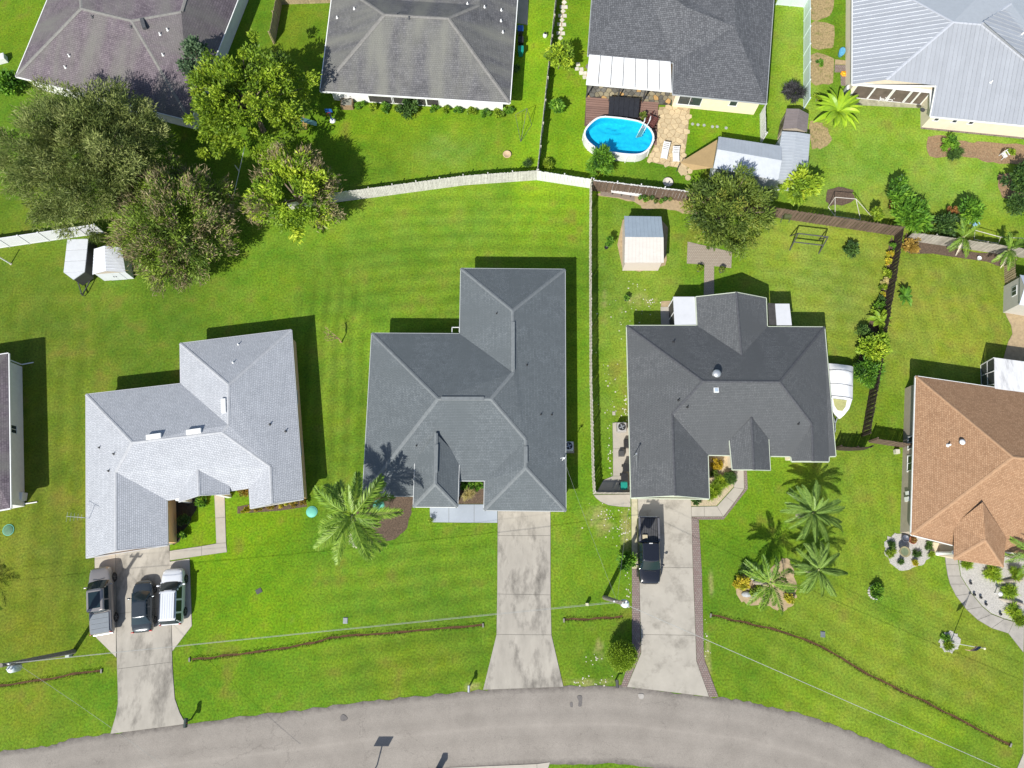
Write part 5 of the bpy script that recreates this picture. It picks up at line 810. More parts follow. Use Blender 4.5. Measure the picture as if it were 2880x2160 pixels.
def palm(label, c, L, n, m, seed, trunk=.16, droop=.55, rise=.5, ll=.5, nst=52, plum=.35, wd=.045, dry=0, lay=((.9, .35), (.5, .33), (.1, .32)), az0=0):
    c = Vector(c); t = thing('palm_tree', label, 'palm', (c.x, c.y, 0)); fm = [frondmesh(L * random.uniform(.9, 1.08), nst, ll, droop * random.uniform(.85, 1.15), rise, m, seed + k, wd, plum) for k in range(5)]; k = 0
    for el, fr in lay:
        q = max(2, round(n * fr))
        for i in range(q):
            az = az0 + 6.283 * (i + .5 * (k % 2)) / q + random.uniform(-.2, .2); inst(fm[k % 5], 'frond', t, c + Vector((.08 * math.cos(az), .08 * math.sin(az), 0)), (random.uniform(-.4, .4), -el * random.uniform(.55, 1.3) + .28, az), (1 - .35 * (el > .8),) * 3); k += 1
    if dry:
        dm = frondmesh(L * .95, 30, ll * .6, .7, .1, LPDRY, seed + 50, .03)
        for i in range(dry): inst(dm, 'dry_frond', t, c, (.2, .35, random.uniform(0, 6.28) if dry > 2 else -1.8 + i * 2.4))
    b = MB(); zs = np.linspace(0, c.z, 9); b.tube([(c.x + .12 * math.sin(z * .5) * (1 - z / c.z), c.y, z - .03) for z in zs], [trunk * (1.35 - .5 * z / c.z + .04 * (i % 2)) for i, z in enumerate(zs)], 10); b.build('trunk', PALEBARK, t)
    MB().lathe(c + Vector((0, 0, -.35)), [(.1, 0), (.17, .1), (.15, .3), (.06, .5)], 10).build('crownshaft', mat('crownshaft', (.2, .22, .08), .7, .2), t, True)
palm('tall feathery palm beside the middle house', PN(990, 1450, 7.0), 3.95, 22, LPALM, 11, droop=.7, rise=.45, ll=.8, nst=100, wd=.06, dry=1, lay=((.85, .25), (.4, .4), (.02, .35)))
palm('upper right palm on the front lawn of the charcoal house', PN(2287, 1442, 3.3), 2.95, 38, LPALM2, 31, droop=.5, rise=.45, ll=.38, nst=105, wd=.028, plum=.12, lay=((.95, .3), (.55, .36), (.2, .34)), trunk=.2)
palm('right palm in the sandy croton bed', PN(2302, 1602, 2.7), 2.5, 34, LPALM2, 51, droop=.55, rise=.42, ll=.35, nst=100, wd=.028, plum=.12, lay=((.9, .3), (.5, .36), (.12, .34)), trunk=.2)
palm('left palm in the sandy croton bed', PN(2166, 1640, 4.0), 2.5, 17, LPALM, 71, droop=.75, rise=.4, ll=.42, nst=60, plum=.3, dry=2, lay=((.7, .3), (.25, .4), (-.05, .3)), trunk=.15)
palm('small palm before the grey fence', P(3, 1, 1690, 390, 1.7), 1.9, 13, LPALM, 91, droop=.6, rise=.5, ll=.4, nst=44, plum=.3, dry=1, trunk=.12); palm('small palm at the right end of the grey fence', P(3, 1, 2090, 500, 1.9), 1.9, 13, LPALM, 111, droop=.6, rise=.5, ll=.4, nst=44, plum=.3, dry=1, trunk=.12)
palm('palm cut by the left edge', PN(-95, 1672, 1.3), 3.0, 16, LPALM, 131, droop=.6, rise=.4, ll=.45, nst=60, trunk=.18); palm('palm cut by the right edge near the brown porch', PN(2915, 1560, 3.6), 2.6, 14, LPALM, 151, droop=.6, rise=.45, ll=.42, nst=56)
# bare branching sapling
c = P(1, 1, 738, 1300); t = thing('bare_sapling', 'bare leafless sapling on the middle lawn', 'tree', c); b = MB(); TW = mat('dry_twig', (.42, .27, .16), .9, .2, 5)
def twig(p, d, l, r, k):
    e = p + d * l; b.tube([p, p.lerp(e, .5) + Vector((random.uniform(-.04, .04), random.uniform(-.04, .04), 0)), e], [r, r * .8, r * .6], 5)
    if k: [twig(e, (d + Vector((random.uniform(-.75, .75), random.uniform(-.75, .75), random.uniform(-.15, .35)))).normalized(), l * random.uniform(.6, .85), r * .6, k - 1) for _ in range(2 if k < 3 else 3)]
twig(c, Vector((-.05, .1, 1)), .95, .075, 4); b.build('branches', TW, t)
# ================================================================ vehicles
TYRE = mat('tyre_rubber', (.018, .018, .018), .8, .2); RIM = mat('alloy_rim', (.2, .2, .21), .35, .15, 6, metal=.7); CGLASS = mat('car_glass', (.012, .024, .03), .1, .05, .5, spec=.5); LAMP = mat('headlamp', (.6, .6, .58), .15, .05); TAIL = mat('tail_lamp', (.35, .02, .015), .25, .1)
def carpaint(name, c, metal=.3, rough=.3): return mat(name, c, rough, .04, .6, metal=metal, coat=.9, spec=.5)
class Car:
    def __init__(s, label, cat, f, r, name):
        d = f - r; c = (f + r) / 2; s.L = Vector((d.x, d.y)).length; rz = math.atan2(d.y, d.x) - math.pi / 2; s.t = thing(name, label, cat, (c.x, c.y, .055), rz)
    def b(s, mb, name, m, parent=None, smooth=False, bevel=0, seg=2): return mb.build(name, m, parent or s.t, smooth, bevel, world=False, seg=seg)
    def hull(s, st, zb=.28, name='body', m=None):     # stations (y, halfwidth, ztop); shoulders rounded
        rings = []
        for y, w_, zt, *o in st:
            sh = o[0] if o else .1; z0 = zb + (o[1] if len(o) > 1 else 0)
            h = [(w_ * .9, z0), (w_, z0 + .14), (w_ * 1.0, min(.72, zt - sh - .03)), (w_ * .97, zt - sh), (w_ * .9, zt - sh * .35), (w_ * .78, zt), (w_ * .3, zt + .025)]
            rings.append([(x, y, z) for x, z in h] + [(-x, y, z) for x, z in h[::-1]])
        mb = MB().loft(rings); o = s.b(mb, name, m, smooth=True); md = o.modifiers.new('sub', 'SUBSURF'); md.levels = md.render_levels = 1; return o
    def cabin(s, yb0, yt0, yt1, yb1, wb, wt, zb, zr, m, gl=True, side=((.06, .5), (.54, .94)), bev=.07):
        nx, ny = 29, 49; V = []; R = []
        for j in range(ny):
            for i in range(nx):
                x = -wb + 2 * wb * i / (nx - 1); y = yb0 + (yb1 - yb0) * j / (ny - 1); bw = .16 * (x / wb) ** 2
                fr = (yb1 - y - bw) / (yb1 - yt1); re = (y - yb0 - bw * .6) / (yt0 - yb0); sd = (wb - abs(x)) / (wb - wt); rs = [max(0, fr), max(0, re), max(0, sd), 1.0]
                h = -math.log(sum(math.exp(-9 * q) for q in rs)) / 9 + .075; h = max(0, min(h, min(rs))); V.append((x, y, zb + (zr - zb) * h + .03 * (1 - (x / wb) ** 2) * h)); R.append((fr, re, sd, h, (y - yb0) / (yb1 - yb0)))
        G = {'cabin': [], 'windshield': [], 'rear_window': [], 'side_window': []}
        for j in range(ny - 1):
            for i in range(nx - 1):
                f = (j * nx + i, j * nx + i + 1, (j + 1) * nx + i + 1, (j + 1) * nx + i); fr, re, sd, h, v = [sum(R[k][q] for k in f) / 4 for q in range(5)]
                if h < .001: continue
                k = 'cabin'
                if .06 < h < .9:
                    if fr < sd * .93 and fr < re and fr < .96: k = 'windshield'
                    elif re < sd * .9 and re < fr and re < .93 and h > .1: k = 'rear_window'
                    elif sd < fr * .86 and sd < re * .86 and .14 < h < .86 and any(a_ < v < b_ for a_, b_ in side): k = 'side_window'
                G[k].append(f)
        for k, fs in G.items():
            if not fs: continue
            if k == 'side_window': gs = [[f for f in fs if V[f[0]][0] < 0], [f for f in fs if V[f[0]][0] >= 0]]
            else: gs = [fs]
            for g in gs:
                ids = sorted({i for f in g for i in f}); mp = {q: n for n, q in enumerate(ids)}; mb = MB(); mb.add([V[q] for q in ids], [tuple(mp[q] for q in f) for f in g]); s.b(mb, k, m if k == 'cabin' else CGLASS, smooth=True)
    def wheels(s, yf, yr, tr, r=.36, wd=.24):
        for y in (yf, yr):
            for sg in (-1, 1):
                x = sg * tr; mb = MB(); n = 18; rings = []
                for rr, dx in ((r * .55, -wd / 2), (r * .95, -wd / 2), (r, -wd * .35), (r, wd * .35), (r * .95, wd / 2), (r * .62, wd / 2)): rings.append([(x + sg * dx, y + rr * math.cos(2 * math.pi * k / n), r + rr * math.sin(2 * math.pi * k / n)) for k in range(n)])
                w_ = s.b(mb.loft(rings), 'wheel', TYRE, smooth=True); q = MB()
                for k in range(5): a = 2 * math.pi * k / 5; q.bar((x + sg * (wd / 2 - .02), y, r), (x + sg * (wd / 2 - .02), y + r * .6 * math.cos(a), r + r * .6 * math.sin(a)), .05, .1)
                q.tube([(x + sg * .04, y, r), (x + sg * (wd / 2 - .035), y, r)], r * .6, 16); q.build('rim', RIM, w_, world=False)
    def bits(s, m, w_, yf, yr, zf, zr, mir, zm, hl=.3, tl=(.12, .25)):
        for sg in (-1, 1):
            s.b(MB().box((sg * w_ * .66, yf - .09, zf), (hl * .8, .16, .12)), 'headlight', LAMP, bevel=.04); s.b(MB().box((sg * w_ * .84, yr + .03, zr), (tl[0] * .8, .1, tl[1])), 'tail_light', TAIL, bevel=.02)
            mb = MB().box((sg * (w_ + .13), mir, zm), (.2, .13, .16)); mb.bar((sg * (w_ - .08), mir, zm - .03), (sg * (w_ + .1), mir, zm), .06, .05); s.b(mb, 'mirror', m, bevel=.03)
cr = lambda x, y, z: PN(230 + x / 6.703, 1570 + y / 6.703, z)
SILV = carpaint('silver_car_paint', (.23, .215, .205), .35, .35); BLK = carpaint('black_car_paint', (.012, .013, .018), .2, .22); DGREY = carpaint('dark_grey_car_paint', (.05, .06, .066), .5, .22); WHT = carpaint('white_car_paint', (.55, .57, .6), .0, .3); TONN = mat('tonneau_panel', (.17, .19, .21), .5, .06, 3)
def pickup(car, m, tonneau=False, yc=-.72):
    L = car.L / 2; W = .98
    car.hull([(-L, W * .9, .92, .08), (-L + .08, W * .97, 1.1, .07), (-L + .5, W, 1.13, .06), (-.5, W, 1.13, .06), (-.3, W, 1.12, .08), (.9, W, 1.13, .1), (1.25, W, 1.12, .12), (1.7, W * .99, 1.1, .16), (L - .35, W * .95, 1.04, .18), (L - .1, W * .85, .95, .2), (L, W * .68, .8, .2)], .42, 'body', m)
    car.cabin(yc - .04, yc + .12, .9, 1.72, .93, .69, 1.06, 1.86, m, side=((.05, .36), (.4, .78))); car.wheels(L - .98, -L + 1.15, .86, .4, .28); car.bits(m, W, L - .14, -L + .02, .86, .95, 1.2, 1.2, .34, (.14, .4)); y0, y1 = -L + .07, yc - .06
    if tonneau:
        for k in range(4):
            a = y0 + (y1 - y0) * k / 4; b_ = y0 + (y1 - y0) * (k + 1) / 4 - .015; car.b(MB().box((0, (a + b_) / 2, 1.175), (1.56, b_ - a, .045)), 'tonneau_panel', TONN, bevel=.012)
        car.b(MB().box((-.02, .05, 1.885), (.98, 1.35, .02)), 'sunroof', CGLASS, bevel=.008); car.b(MB().box((0, yc + .16, 1.85), (1.1, .05, .03)), 'roof_trim', WHT if 0 else m)
    else:
        car.b(MB().box((0, (y0 + y1) / 2, 1.155), (1.42, y1 - y0 - .06, .012)), 'bed_floor', mat('bed_liner', (.03, .03, .032), .6, .3, 8))
        q = MB(); n = 9
        for k in range(n): q.box((-.62 + 1.24 * k / (n - 1), (y0 + y1) / 2, 1.166), (.05, y1 - y0 - .12, .02))
        car.b(q, 'bed_ribs', mat('bed_rib', (.075, .075, .08), .5, .2)); 
        for sg in (-1, 1): car.b(MB().box((sg * .82, (y0 + y1) / 2, 1.26), (.17, y1 - y0, .24)), 'bed_rail', mat('bed_rail_cap', (.10, .10, .11), .45, .1), bevel=.02)
        car.b(MB().box((0, y0 - .02, 1.22), (1.8, .09, .32)), 'tailgate', m, bevel=.03); car.b(MB().box((.38, y1 - .35, 1.26), (.42, .34, .16)), 'cargo_box', mat('cardboard', (.42, .36, .24), .8, .1), bevel=.02); car.b(MB().box((0, yc + .16, 1.87), (.3, .07, .04)), 'brake_light', LAMP)
    car.b(MB().box((0, L - .06, .6), (1.25, .12, .2)), 'front_bumper', m if not tonneau else DMETAL, bevel=.05); car.b(MB().box((0, -L - .04, .6), (1.7, .14, .2)), 'rear_bumper', METAL, bevel=.04)
    for sg in (-1, 1): car.b(MB().box((sg * .25, 1.72, 1.15), (.5, .04, .02), .12 * sg), 'wiper', BLACK)
c = Car('silver pickup truck with grey bed cover and sunroof', 'pickup', cr(345, 170, .9), cr(370, 1425, 1.0), 'pickup_truck'); pickup(c, SILV, True, -1.0)
q2 = lambda x, y, z: PN(1660 + x / 5.53, 1400 + y / 5.53, z)
c = Car('black pickup truck with open bed on the brick-edged driveway', 'pickup', q2(928, 1345, .85), q2(905, 300, 1.1), 'pickup_truck'); pickup(c, BLK)
c = Car('dark grey sedan parked between pickup and SUV', 'car', cr(1165, 415, .6), cr(1140, 1405, .8), 'sedan'); L = c.L / 2; W = .9
c.hull([(-L, W * .72, .78, .1), (-L + .14, W * .9, .95, .12), (-L + .5, W * .97, .99, .12), (-.9, W, .98, .12), (.5, W, .95, .12), (1.1, W * .99, .92, .14), (L - .5, W * .93, .82, .16), (L - .15, W * .8, .7, .18), (L, W * .55, .58, .16)], .24, 'body', DGREY)
c.cabin(-L + .55, -.85, .4, 1.3, .85, .58, .9, 1.43, DGREY, side=((.2, .5), (.54, .84)), bev=.12); c.wheels(L - .85, -L + .92, .8, .32, .22); c.bits(DGREY, W, L - .3, -L + .06, .66, .85, .75, .98, .3, (.3, .14))
c = Car('white SUV with a ribbed roof on the right of three', 'suv', cr(1725, 190, .85), cr(1675, 1262, 1.0), 'suv'); L = c.L / 2; W = .97
c.hull([(-L, W * .86, 1.0, .1), (-L + .15, W * .95, 1.1, .1), (-1, W, 1.14, .1), (.6, W, 1.12, .1), (1.1, W * .99, 1.1, .12), (L - .5, W * .96, 1.02, .15), (L - .16, W * .87, .92, .18), (L, W * .66, .78, .18)], .3, 'body', WHT)
c.cabin(-L + .02, -L + .42, .45, 1.3, .92, .7, 1.06, 1.74, WHT, side=((.05, .25), (.29, .55), (.59, .86)), bev=.1); c.wheels(L - .95, -L + 1.0, .86, .38, .25); c.bits(WHT, W, L - .22, -L + .02, .88, 1.0, .95, 1.12, .32, (.18, .3))
for k in range(5): c.b(MB().box((-.4 + .2 * k, -.75, 1.775), (.03, 2.0, .022)), 'roof_rib', WHT)
for sg in (-1, 1): c.b(MB().box((sg * .63, -.75, 1.82), (.05, 2.1, .05)), 'roof_rail', BLACK, bevel=.015)
# ---------------- boat on trailer
q3 = lambda x, y, z=0: PN(2300 + x / 6.91, 980 + y / 6.91, z)
bw, st = q3(400, 1370, 1.1), q3(430, 330, 1.2); d = st - bw; t = thing('boat', 'white motorboat under a cover on a trailer', 'boat', ((bw.x + st.x) / 2, (bw.y + st.y) / 2, 0), math.atan2(d.y, d.x) - math.pi / 2 + math.pi); L = d.length / 2; GEL = mat('white_gelcoat', (.74, .75, .75), .3, .04, 1, coat=.4)
def ring(y, w_, zk, zt): return [(0, y, zk), (w_ * .8, y, zk + .28), (w_, y, zt - .1), (w_, y, zt), (w_ * .9, y, zt + .02), (-w_ * .9, y, zt + .02), (-w_, y, zt), (-w_, y, zt - .1), (-w_ * .8, y, zk + .28)]
mb = MB().loft([ring(-L, 1.12, .5, 1.2), ring(-L * .3, 1.2, .48, 1.22), ring(L * .25, 1.14, .5, 1.26), ring(L * .6, .86, .56, 1.32), ring(L * .85, .42, .7, 1.38), ring(L, .05, 1.0, 1.42)]); mb.build('hull', GEL, t, True, world=False)
FAB = mat('boat_cover_fabric', (.62, .63, .64), .8, .08, 2.5, .02); vs = []; nx, ny = 9, 14
for j in range(ny):
    for i in range(nx):
        v = j / (ny - 1); u = i / (nx - 1) * 2 - 1; y = -L - .05 + v * L * 1.25; vs.append((u * 1.24, y, 1.24 + (1 - u * u) * (.38 + .25 * math.exp(-((v - .28) / .16) ** 2)) * min(1, v * 6 + .3) + .03 * math.sin(9 * u + 7 * v) * (1 - u * u) - (.12 if abs(u) == 1 else 0)))
MB().add(vs, [(j * nx + i, j * nx + i + 1, (j + 1) * nx + i + 1, (j + 1) * nx + i) for j in range(ny - 1) for i in range(nx - 1)]).build('cover', FAB, t, True, world=False)
for v in (.22, .62, .99): MB().tube([(u * 1.25, -L - .05 + v * L * 1.25, 1.27 + (1 - u * u) * (.4 + .25 * math.exp(-((v - .28) / .16) ** 2))) for u in np.linspace(-1, 1, 11)], .014, 4).build('cover_strap', DMETAL, t, world=False)
MB().add([(-.62, L * .3, 1.36), (.62, L * .3, 1.36), (.5, L * .55, 1.38), (.22, L * .72, 1.4), (-.22, L * .72, 1.4), (-.5, L * .55, 1.38)], [(0, 1, 2, 3, 4, 5)]).build('bow_cockpit', mat('bow_carpet', (.36, .36, .15), .9, .2, 4), t, world=False)
MB().box((0, L * .24, 1.42), (1.5, .1, .2)).build('windshield_frame', GEL, t, world=False, bevel=.02); MB().box((-.02, L * .17, 1.5), (.4, .3, .1)).build('seat', mat('seat_dark', (.1, .12, .11), .6), t, world=False, bevel=.03)
mb = MB(); mb.bar((-.5, -L * .9, .42), (-.5, L * .5, .42), .08, .1); mb.bar((.5, -L * .9, .42), (.5, L * .5, .42), .08, .1); mb.bar((-.5, L * .5, .42), (0, L + .3, .42), .08, .1); mb.bar((.5, L * .5, .42), (0, L + .3, .42), .08, .1); mb.bar((0, L + .3, .42), (0, L + 1.1, .42), .08, .1); mb.tube([(0, L + .9, .02), (0, L + .9, .6)], .04, 8); mb.build('trailer_frame', METAL, t, world=False)
for sg in (-1, 1): MB().tube([(sg * .95, -L * .35, .3), (sg * 1.15, -L * .35, .3)], .3, 14).build('wheel', TYRE, t, world=False)
MB().tube([(1.15, -L * .55, 1.2), (1.7, -L * .5, 1.95)], .035, 6).build('rod_holder', WHITE, t, world=False)
# ---------------- enclosed white cargo trailer, left
c0, c1 = P(0, 1, 672, 405, 2.1), P(0, 1, 640, 690, 2.1); d = c0 - c1; t = thing('cargo_trailer', 'white box trailer with pointed nose beside the shed', 'trailer', ((c0.x + c1.x) / 2, (c0.y + c1.y) / 2, 0), math.atan2(d.y, d.x) - math.pi / 2); L = d.length / 2; W = .95
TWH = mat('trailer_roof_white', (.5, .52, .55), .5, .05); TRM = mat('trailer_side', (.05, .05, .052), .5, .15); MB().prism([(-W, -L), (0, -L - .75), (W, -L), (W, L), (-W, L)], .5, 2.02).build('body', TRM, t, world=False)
for k in range(3): a = -L + 2 * L * k / 3; MB().box((0, a + L / 3, 2.06), (2 * W + .06, 2 * L / 3 - .03, .09)).build('roof_panel', TWH, t, world=False, bevel=.02)
MB().prism([(-W - .02, -L - .01), (0, -L - .77), (W + .02, -L - .01)], 2.0, 2.09).build('nose_cap', TWH, t, world=False); mb = MB(); mb.bar((-.6, -L - .2, .45), (0, -L - 1.7, .45), .08, .1); mb.bar((.6, -L - .2, .45), (0, -L - 1.7, .45), .08, .1); mb.tube([(0, -L - 1.6, 0), (0, -L - 1.6, .8)], .04, 8); mb.build('tongue', DMETAL, t, world=False)
for sg in (-1, 1): MB().tube([(sg * .8, 0, .33), (sg * 1.03, 0, .33)], .33, 14).build('wheel', TYRE, t, world=False)
GREYHW = mat('weathered_headwall', (.2, .19, .165), .9, .25, 5)
# ================================================================ sheds
def shed(label, q, h, wall, roofm, ridge='y', rise=.5, over=.12, doors=None, name='shed'):      # q: four eave corners (NW, NE, SE, SW) at height h
    ps = [P(*x, h) for x in q]; c = sum(ps, Vector()) / 4; t = thing(name, label, 'shed', (c.x, c.y, 0)); NW, NE, SE, SW = ps; Z = Vector((0, 0, rise))
    if ridge == 'y': a, b_ = (NW + NE) / 2 + Z, (SW + SE) / 2 + Z; sl = [(NW, SW, b_, a), (SE, NE, a, b_)]; gb = [(NW, NE, a), (SW, SE, b_)]
    else: a, b_ = (NW + SW) / 2 + Z, (NE + SE) / 2 + Z; sl = [(NW, NE, b_, a), (SE, SW, a, b_)]; gb = [(NW, SW, a), (NE, SE, b_)]
    rm = roofm if isinstance(roofm, (list, tuple)) else (roofm, roofm)
    for k, s in enumerate(sl):
        v = list(s); dn = Vector((0, 0, .06)); MB().add([*v, *[p - dn for p in v]], [(0, 1, 2, 3), (7, 6, 5, 4), (0, 4, 5, 1), (1, 5, 6, 2), (2, 6, 7, 3), (3, 7, 4, 0)]).build('roof', rm[k], t)
        u = (s[1] - s[0]); n = max(2, int(u.length / .32)); 
        for i in range(1, n): f = i / n; MB().bar(s[0].lerp(s[1], f) + Vector((0, 0, .012)), s[3].lerp(s[2], f) + Vector((0, 0, .012)), .03, .03).build('roof_rib', rm[k], t)
    W = inset(ps, over); MB().prism(W, 0, h - .03).build('wall', wall, t)
    for g in gb: m = sum(g, Vector()) / 3; v = [p.lerp(m, .04) for p in g]; MB().add(v, [(0, 1, 2)]).build('gable', wall, t)
    t['_w'] = 0; del t['_w']; return t, W
def shed_door(t, W, edge, m, f=.5, wd=1.4, h=1.75, n=2):
    c = [(W[i], W[(i + 1) % 4]) for i in range(4)][edge]; p, q = c; d = (q - p); L = d.length; d.normalize(); nn = Vector((d.y, -d.x, 0)); a = math.atan2(d.y, d.x)
    for k in range(n):
        cc = p + d * (L * f + wd * ((k + .5) / n - .5)) + nn * .02 + Vector((0, 0, h / 2 + .05)); o = MB().box(cc, (wd / n - .02, .035, h), a).build('door', m, t); MB().box(cc + nn * .03 + d * ((.5 - k) * wd / n * .7), (.04, .04, .2), a).build('handle', BLACK, o)
def edge_facing(W, v):
    best = max(range(4), key=lambda i: Vector(((W[(i + 1) % 4] - W[i]).y, -(W[(i + 1) % 4] - W[i]).x, 0)).normalized().dot(Vector(v))); return best
PLW = mat('white_plastic_panel', (.56, .58, .62), .5, .04, 1.5); PLB = mat('beige_plastic_wall', (.42, .36, .30), .7, .06, 2)
t, W = shed('white plastic shed with double doors below the trees', ((0, 1, 812, 492), (0, 1, 1050, 480), (0, 1, 1085, 692), (0, 1, 798, 712)), 1.9, PLB, PLW, 'y', .55); e = edge_facing(W, (0, -1, 0)); MB().prism(inset(W, -.01), .05, 1.83).build('cladding', PLW, t); shed_door(t, W, e, PLW, .52, 1.5, 1.7)
BLUEM = mat('blue_grey_metal', (.33, .39, .44), .45, .06, 1.5, metal=.3); BEIM = mat('beige_metal', (.5, .47, .43), .5, .06, 1.2, stain=((.25, .24, .22), 2.2, .6), wscale=(.6, 2, 1)); PINKW = mat('pinkish_shed_wall', (.55, .47, .43), .6, .04, 2)
t, W = shed('two-tone metal shed with blue-grey and cream roof', ((2, 1, 970, 207), (2, 1, 1290, 212), (2, 1, 1312, 610), (2, 1, 972, 610)), 2.2, PINKW, (BLUEM, BEIM), 'x', .45)
LGM = mat('light_grey_metal', (.52, .55, .58), .45, .06, 1.5, metal=.25); DGM = mat('mid_grey_metal', (.42, .45, .48), .45, .06, 1.5, metal=.25)
t, W = shed('long light-metal shed under the round tree', ((2, 0, 1785, 1180), (2, 0, 2330, 1262), (2, 0, 2300, 1560), (2, 0, 1740, 1450)), 2.3, LGM, (DGM, LGM), 'x', .5)
t, W = shed('narrow grey metal shed below the small tan shed', ((3, 0, 120, 1135), (3, 0, 365, 1160), (3, 0, 335, 1560), (3, 0, 60, 1550)), 2.3, LGM, DGM, 'y', .12)
TAUP = mat('taupe_plastic_roof', (.17, .145, .14), .6, .1, 2); t, W = shed('small tan shed with dark roof beside the banana plant', ((3, 0, 160, 938), (3, 0, 352, 985), (3, 0, 338, 1140), (3, 0, 128, 1112)), 2.0, mat('tan_plastic', (.36, .31, .25), .7, .05), TAUP, 'y', .4)
shed_door(t, W, edge_facing(W, (-1, 0, 0)), mat('brown_shed_door', (.12, .09, .07), .6), .5, 1.2, 1.7)
t, W = shed('grey sided shed with blue metal roof at the right edge', ((3, 1, 2178, 715), (3, 1, 2600, 790), (3, 1, 2600, 1040), (3, 1, 2172, 972)), 2.5, mat('lap_siding', (.42, .40, .36), .7, .05, 3), (mat('pale_blue_metal', (.55, .58, .66), .4, .05, 1, metal=.2),) * 2, 'x', .7)
e = edge_facing(W, (-1, 0, 0)); p, q = W[e], W[(e + 1) % 4]; d = (q - p).normalized(); nn = Vector((d.y, -d.x, 0)); c = p.lerp(q, .42) + nn * .02 + Vector((0, 0, 1.6)); a = math.atan2(d.y, d.x); w_ = MB().box(c, (.95, .05, .7), a).build('window', WHITE, t); [MB().box(c + nn * .03 + d * s, (.36, .02, .55), a).build('pane', GLASS, w_) for s in (-.22, .22)]
pave('shed_pad', 'concrete pad below the right-edge shed', [A(3, 1, 2050, 1045, 3, 1, 2130, 1000, 3, 1, 2400, 1000, 3, 1, 2400, 1110, 3, 1, 2130, 1058)], CONC2)
t = thing('shade_sail', 'tan triangular shade sail beside the metal shed', 'shade', P(2, 0, 1640, 1400)); v = [P(2, 0, 1452, 1402, 1.7), P(2, 0, 1775, 1205, 2.2), P(2, 0, 1735, 1450, 2.2), P(2, 0, 1560, 1470, 1.6)]; MB().add(v + [p - Vector((0, 0, .015)) for p in v], [(0, 1, 2, 3), (7, 6, 5, 4)]).build('canopy', mat('tan_canvas', (.30, .21, .10), .85, .08, 2), t); p = P(2, 0, 1452, 1402, 1.7); MB().tube([(p.x, p.y, 0), (p.x, p.y, 1.75)], .035, 8).build('pole', DMETAL, t)
# ================================================================ pool, deck and patio stones
def rocks(name, label, poly, sp, mats, basem, h=.05, jit=.28, gap=.03, z=.0):
    par = tag(MB().prism(poly, 0, z + .012).build(name, basem), label, kind='structure'); xs = [p.x for p in poly]; ys = [p.y for p in poly]; S = []
    def inside(x, y):
        c = False; n = len(poly)
        for i in range(n):
            a, b_ = poly[i], poly[i - 1]
            if (a.y > y) != (b_.y > y) and x < (b_.x - a.x) * (y - a.y) / (b_.y - a.y) + a.x: c = not c
        return c
    r = 0; y = min(ys) - sp
    while y < max(ys) + sp:
        x = min(xs) - sp + (sp / 2 if r % 2 else 0)
        while x < max(xs) + sp: S.append((x + random.uniform(-jit, jit) * sp, y + random.uniform(-jit, jit) * sp)); x += sp
        y += sp * .87; r += 1
    for i, (x, y) in enumerate(S):
        if not inside(x, y): continue
        cell = [(x + sp * math.cos(a), y + sp * math.sin(a)) for a in np.arange(0, 6.28, .785)]
        for j, (u, v) in enumerate(S):
            if j == i or abs(u - x) > 2.2 * sp or abs(v - y) > 2.2 * sp: continue
            mx, my, nx, ny = (x + u) / 2, (y + v) / 2, u - x, v - y; out = []
            for k in range(len(cell)):
                p, q = cell[k], cell[(k + 1) % len(cell)]; a = (p[0] - mx) * nx + (p[1] - my) * ny; b_ = (q[0] - mx) * nx + (q[1] - my) * ny
                if a <= 0: out.append(p)
                if (a <= 0) != (b_ <= 0): s = a / (a - b_); out.append((p[0] + s * (q[0] - p[0]), p[1] + s * (q[1] - p[1])))
            cell = out
            if len(cell) < 3: break
        if len(cell) < 3: continue
        MB().prism(inset([Vector((p[0], p[1], 0)) for p in cell], gap), z, z + h + random.uniform(0, .015)).build('stone', random.choice(mats), par)
    return par
TS = [mat('tan_flagstone', (.48, .38, .23), .85, .14, 3, rand=.14)]; DS = [mat('slate_stone', (.13, .125, .11), .8, .2, 3, rand=.3), mat('olive_stone', (.24, .21, .14), .8, .2, 3, rand=.25), mat('ochre_stone', (.40, .25, .10), .8, .2, 3, rand=.2)]
rocks('flagstone_patio', 'tan flagstone patio right of the pool', A(2, 0, 1272, 925, 2, 0, 1540, 925, 2, 0, 1512, 1200, 2, 0, 1492, 1340, 2, 0, 1520, 1460, 2, 0, 1380, 1440, 2, 0, 1225, 1405, 2, 0, 1165, 1385, 2, 0, 1240, 1240), .62, TS, SAND)
rocks('stone_patio', 'mixed slate and ochre stone patio under the awning', A(2, 0, 655, 560, 2, 0, 1392, 620, 2, 0, 1380, 910, 2, 0, 1275, 905, 2, 0, 640, 842), .52, [DS[0], DS[0], DS[1], DS[1], DS[2]], mat('dark_grout', (.05, .045, .04), .9))
for k, q in enumerate(((1495, 1492), (1535, 1478), (1520, 1535))): tag(rocks('loose_stone', 'loose tan stepping stones beside the shade sail', [P(2, 0, q[0] + 26 * math.cos(a), q[1] + 26 * math.sin(a)) for a in np.arange(0, 6.28, .8)], .9, TS, TS[0], .03), None)
par = tag(MB().prism(A(2, 0, 640, 846, 2, 0, 1265, 892, 2, 0, 1250, 1250, 2, 0, 1150, 1260, 2, 0, 1050, 1100, 2, 0, 625, 1090), 0, .08).build('pool_deck', mat('deck_base', (.1, .06, .05), .9)), 'brown plank deck along the pool', kind='structure'); DK = mat('deck_plank', (.205, .125, .10), .75, .12, 3, rand=.12, wscale=(.5, 4, 1))
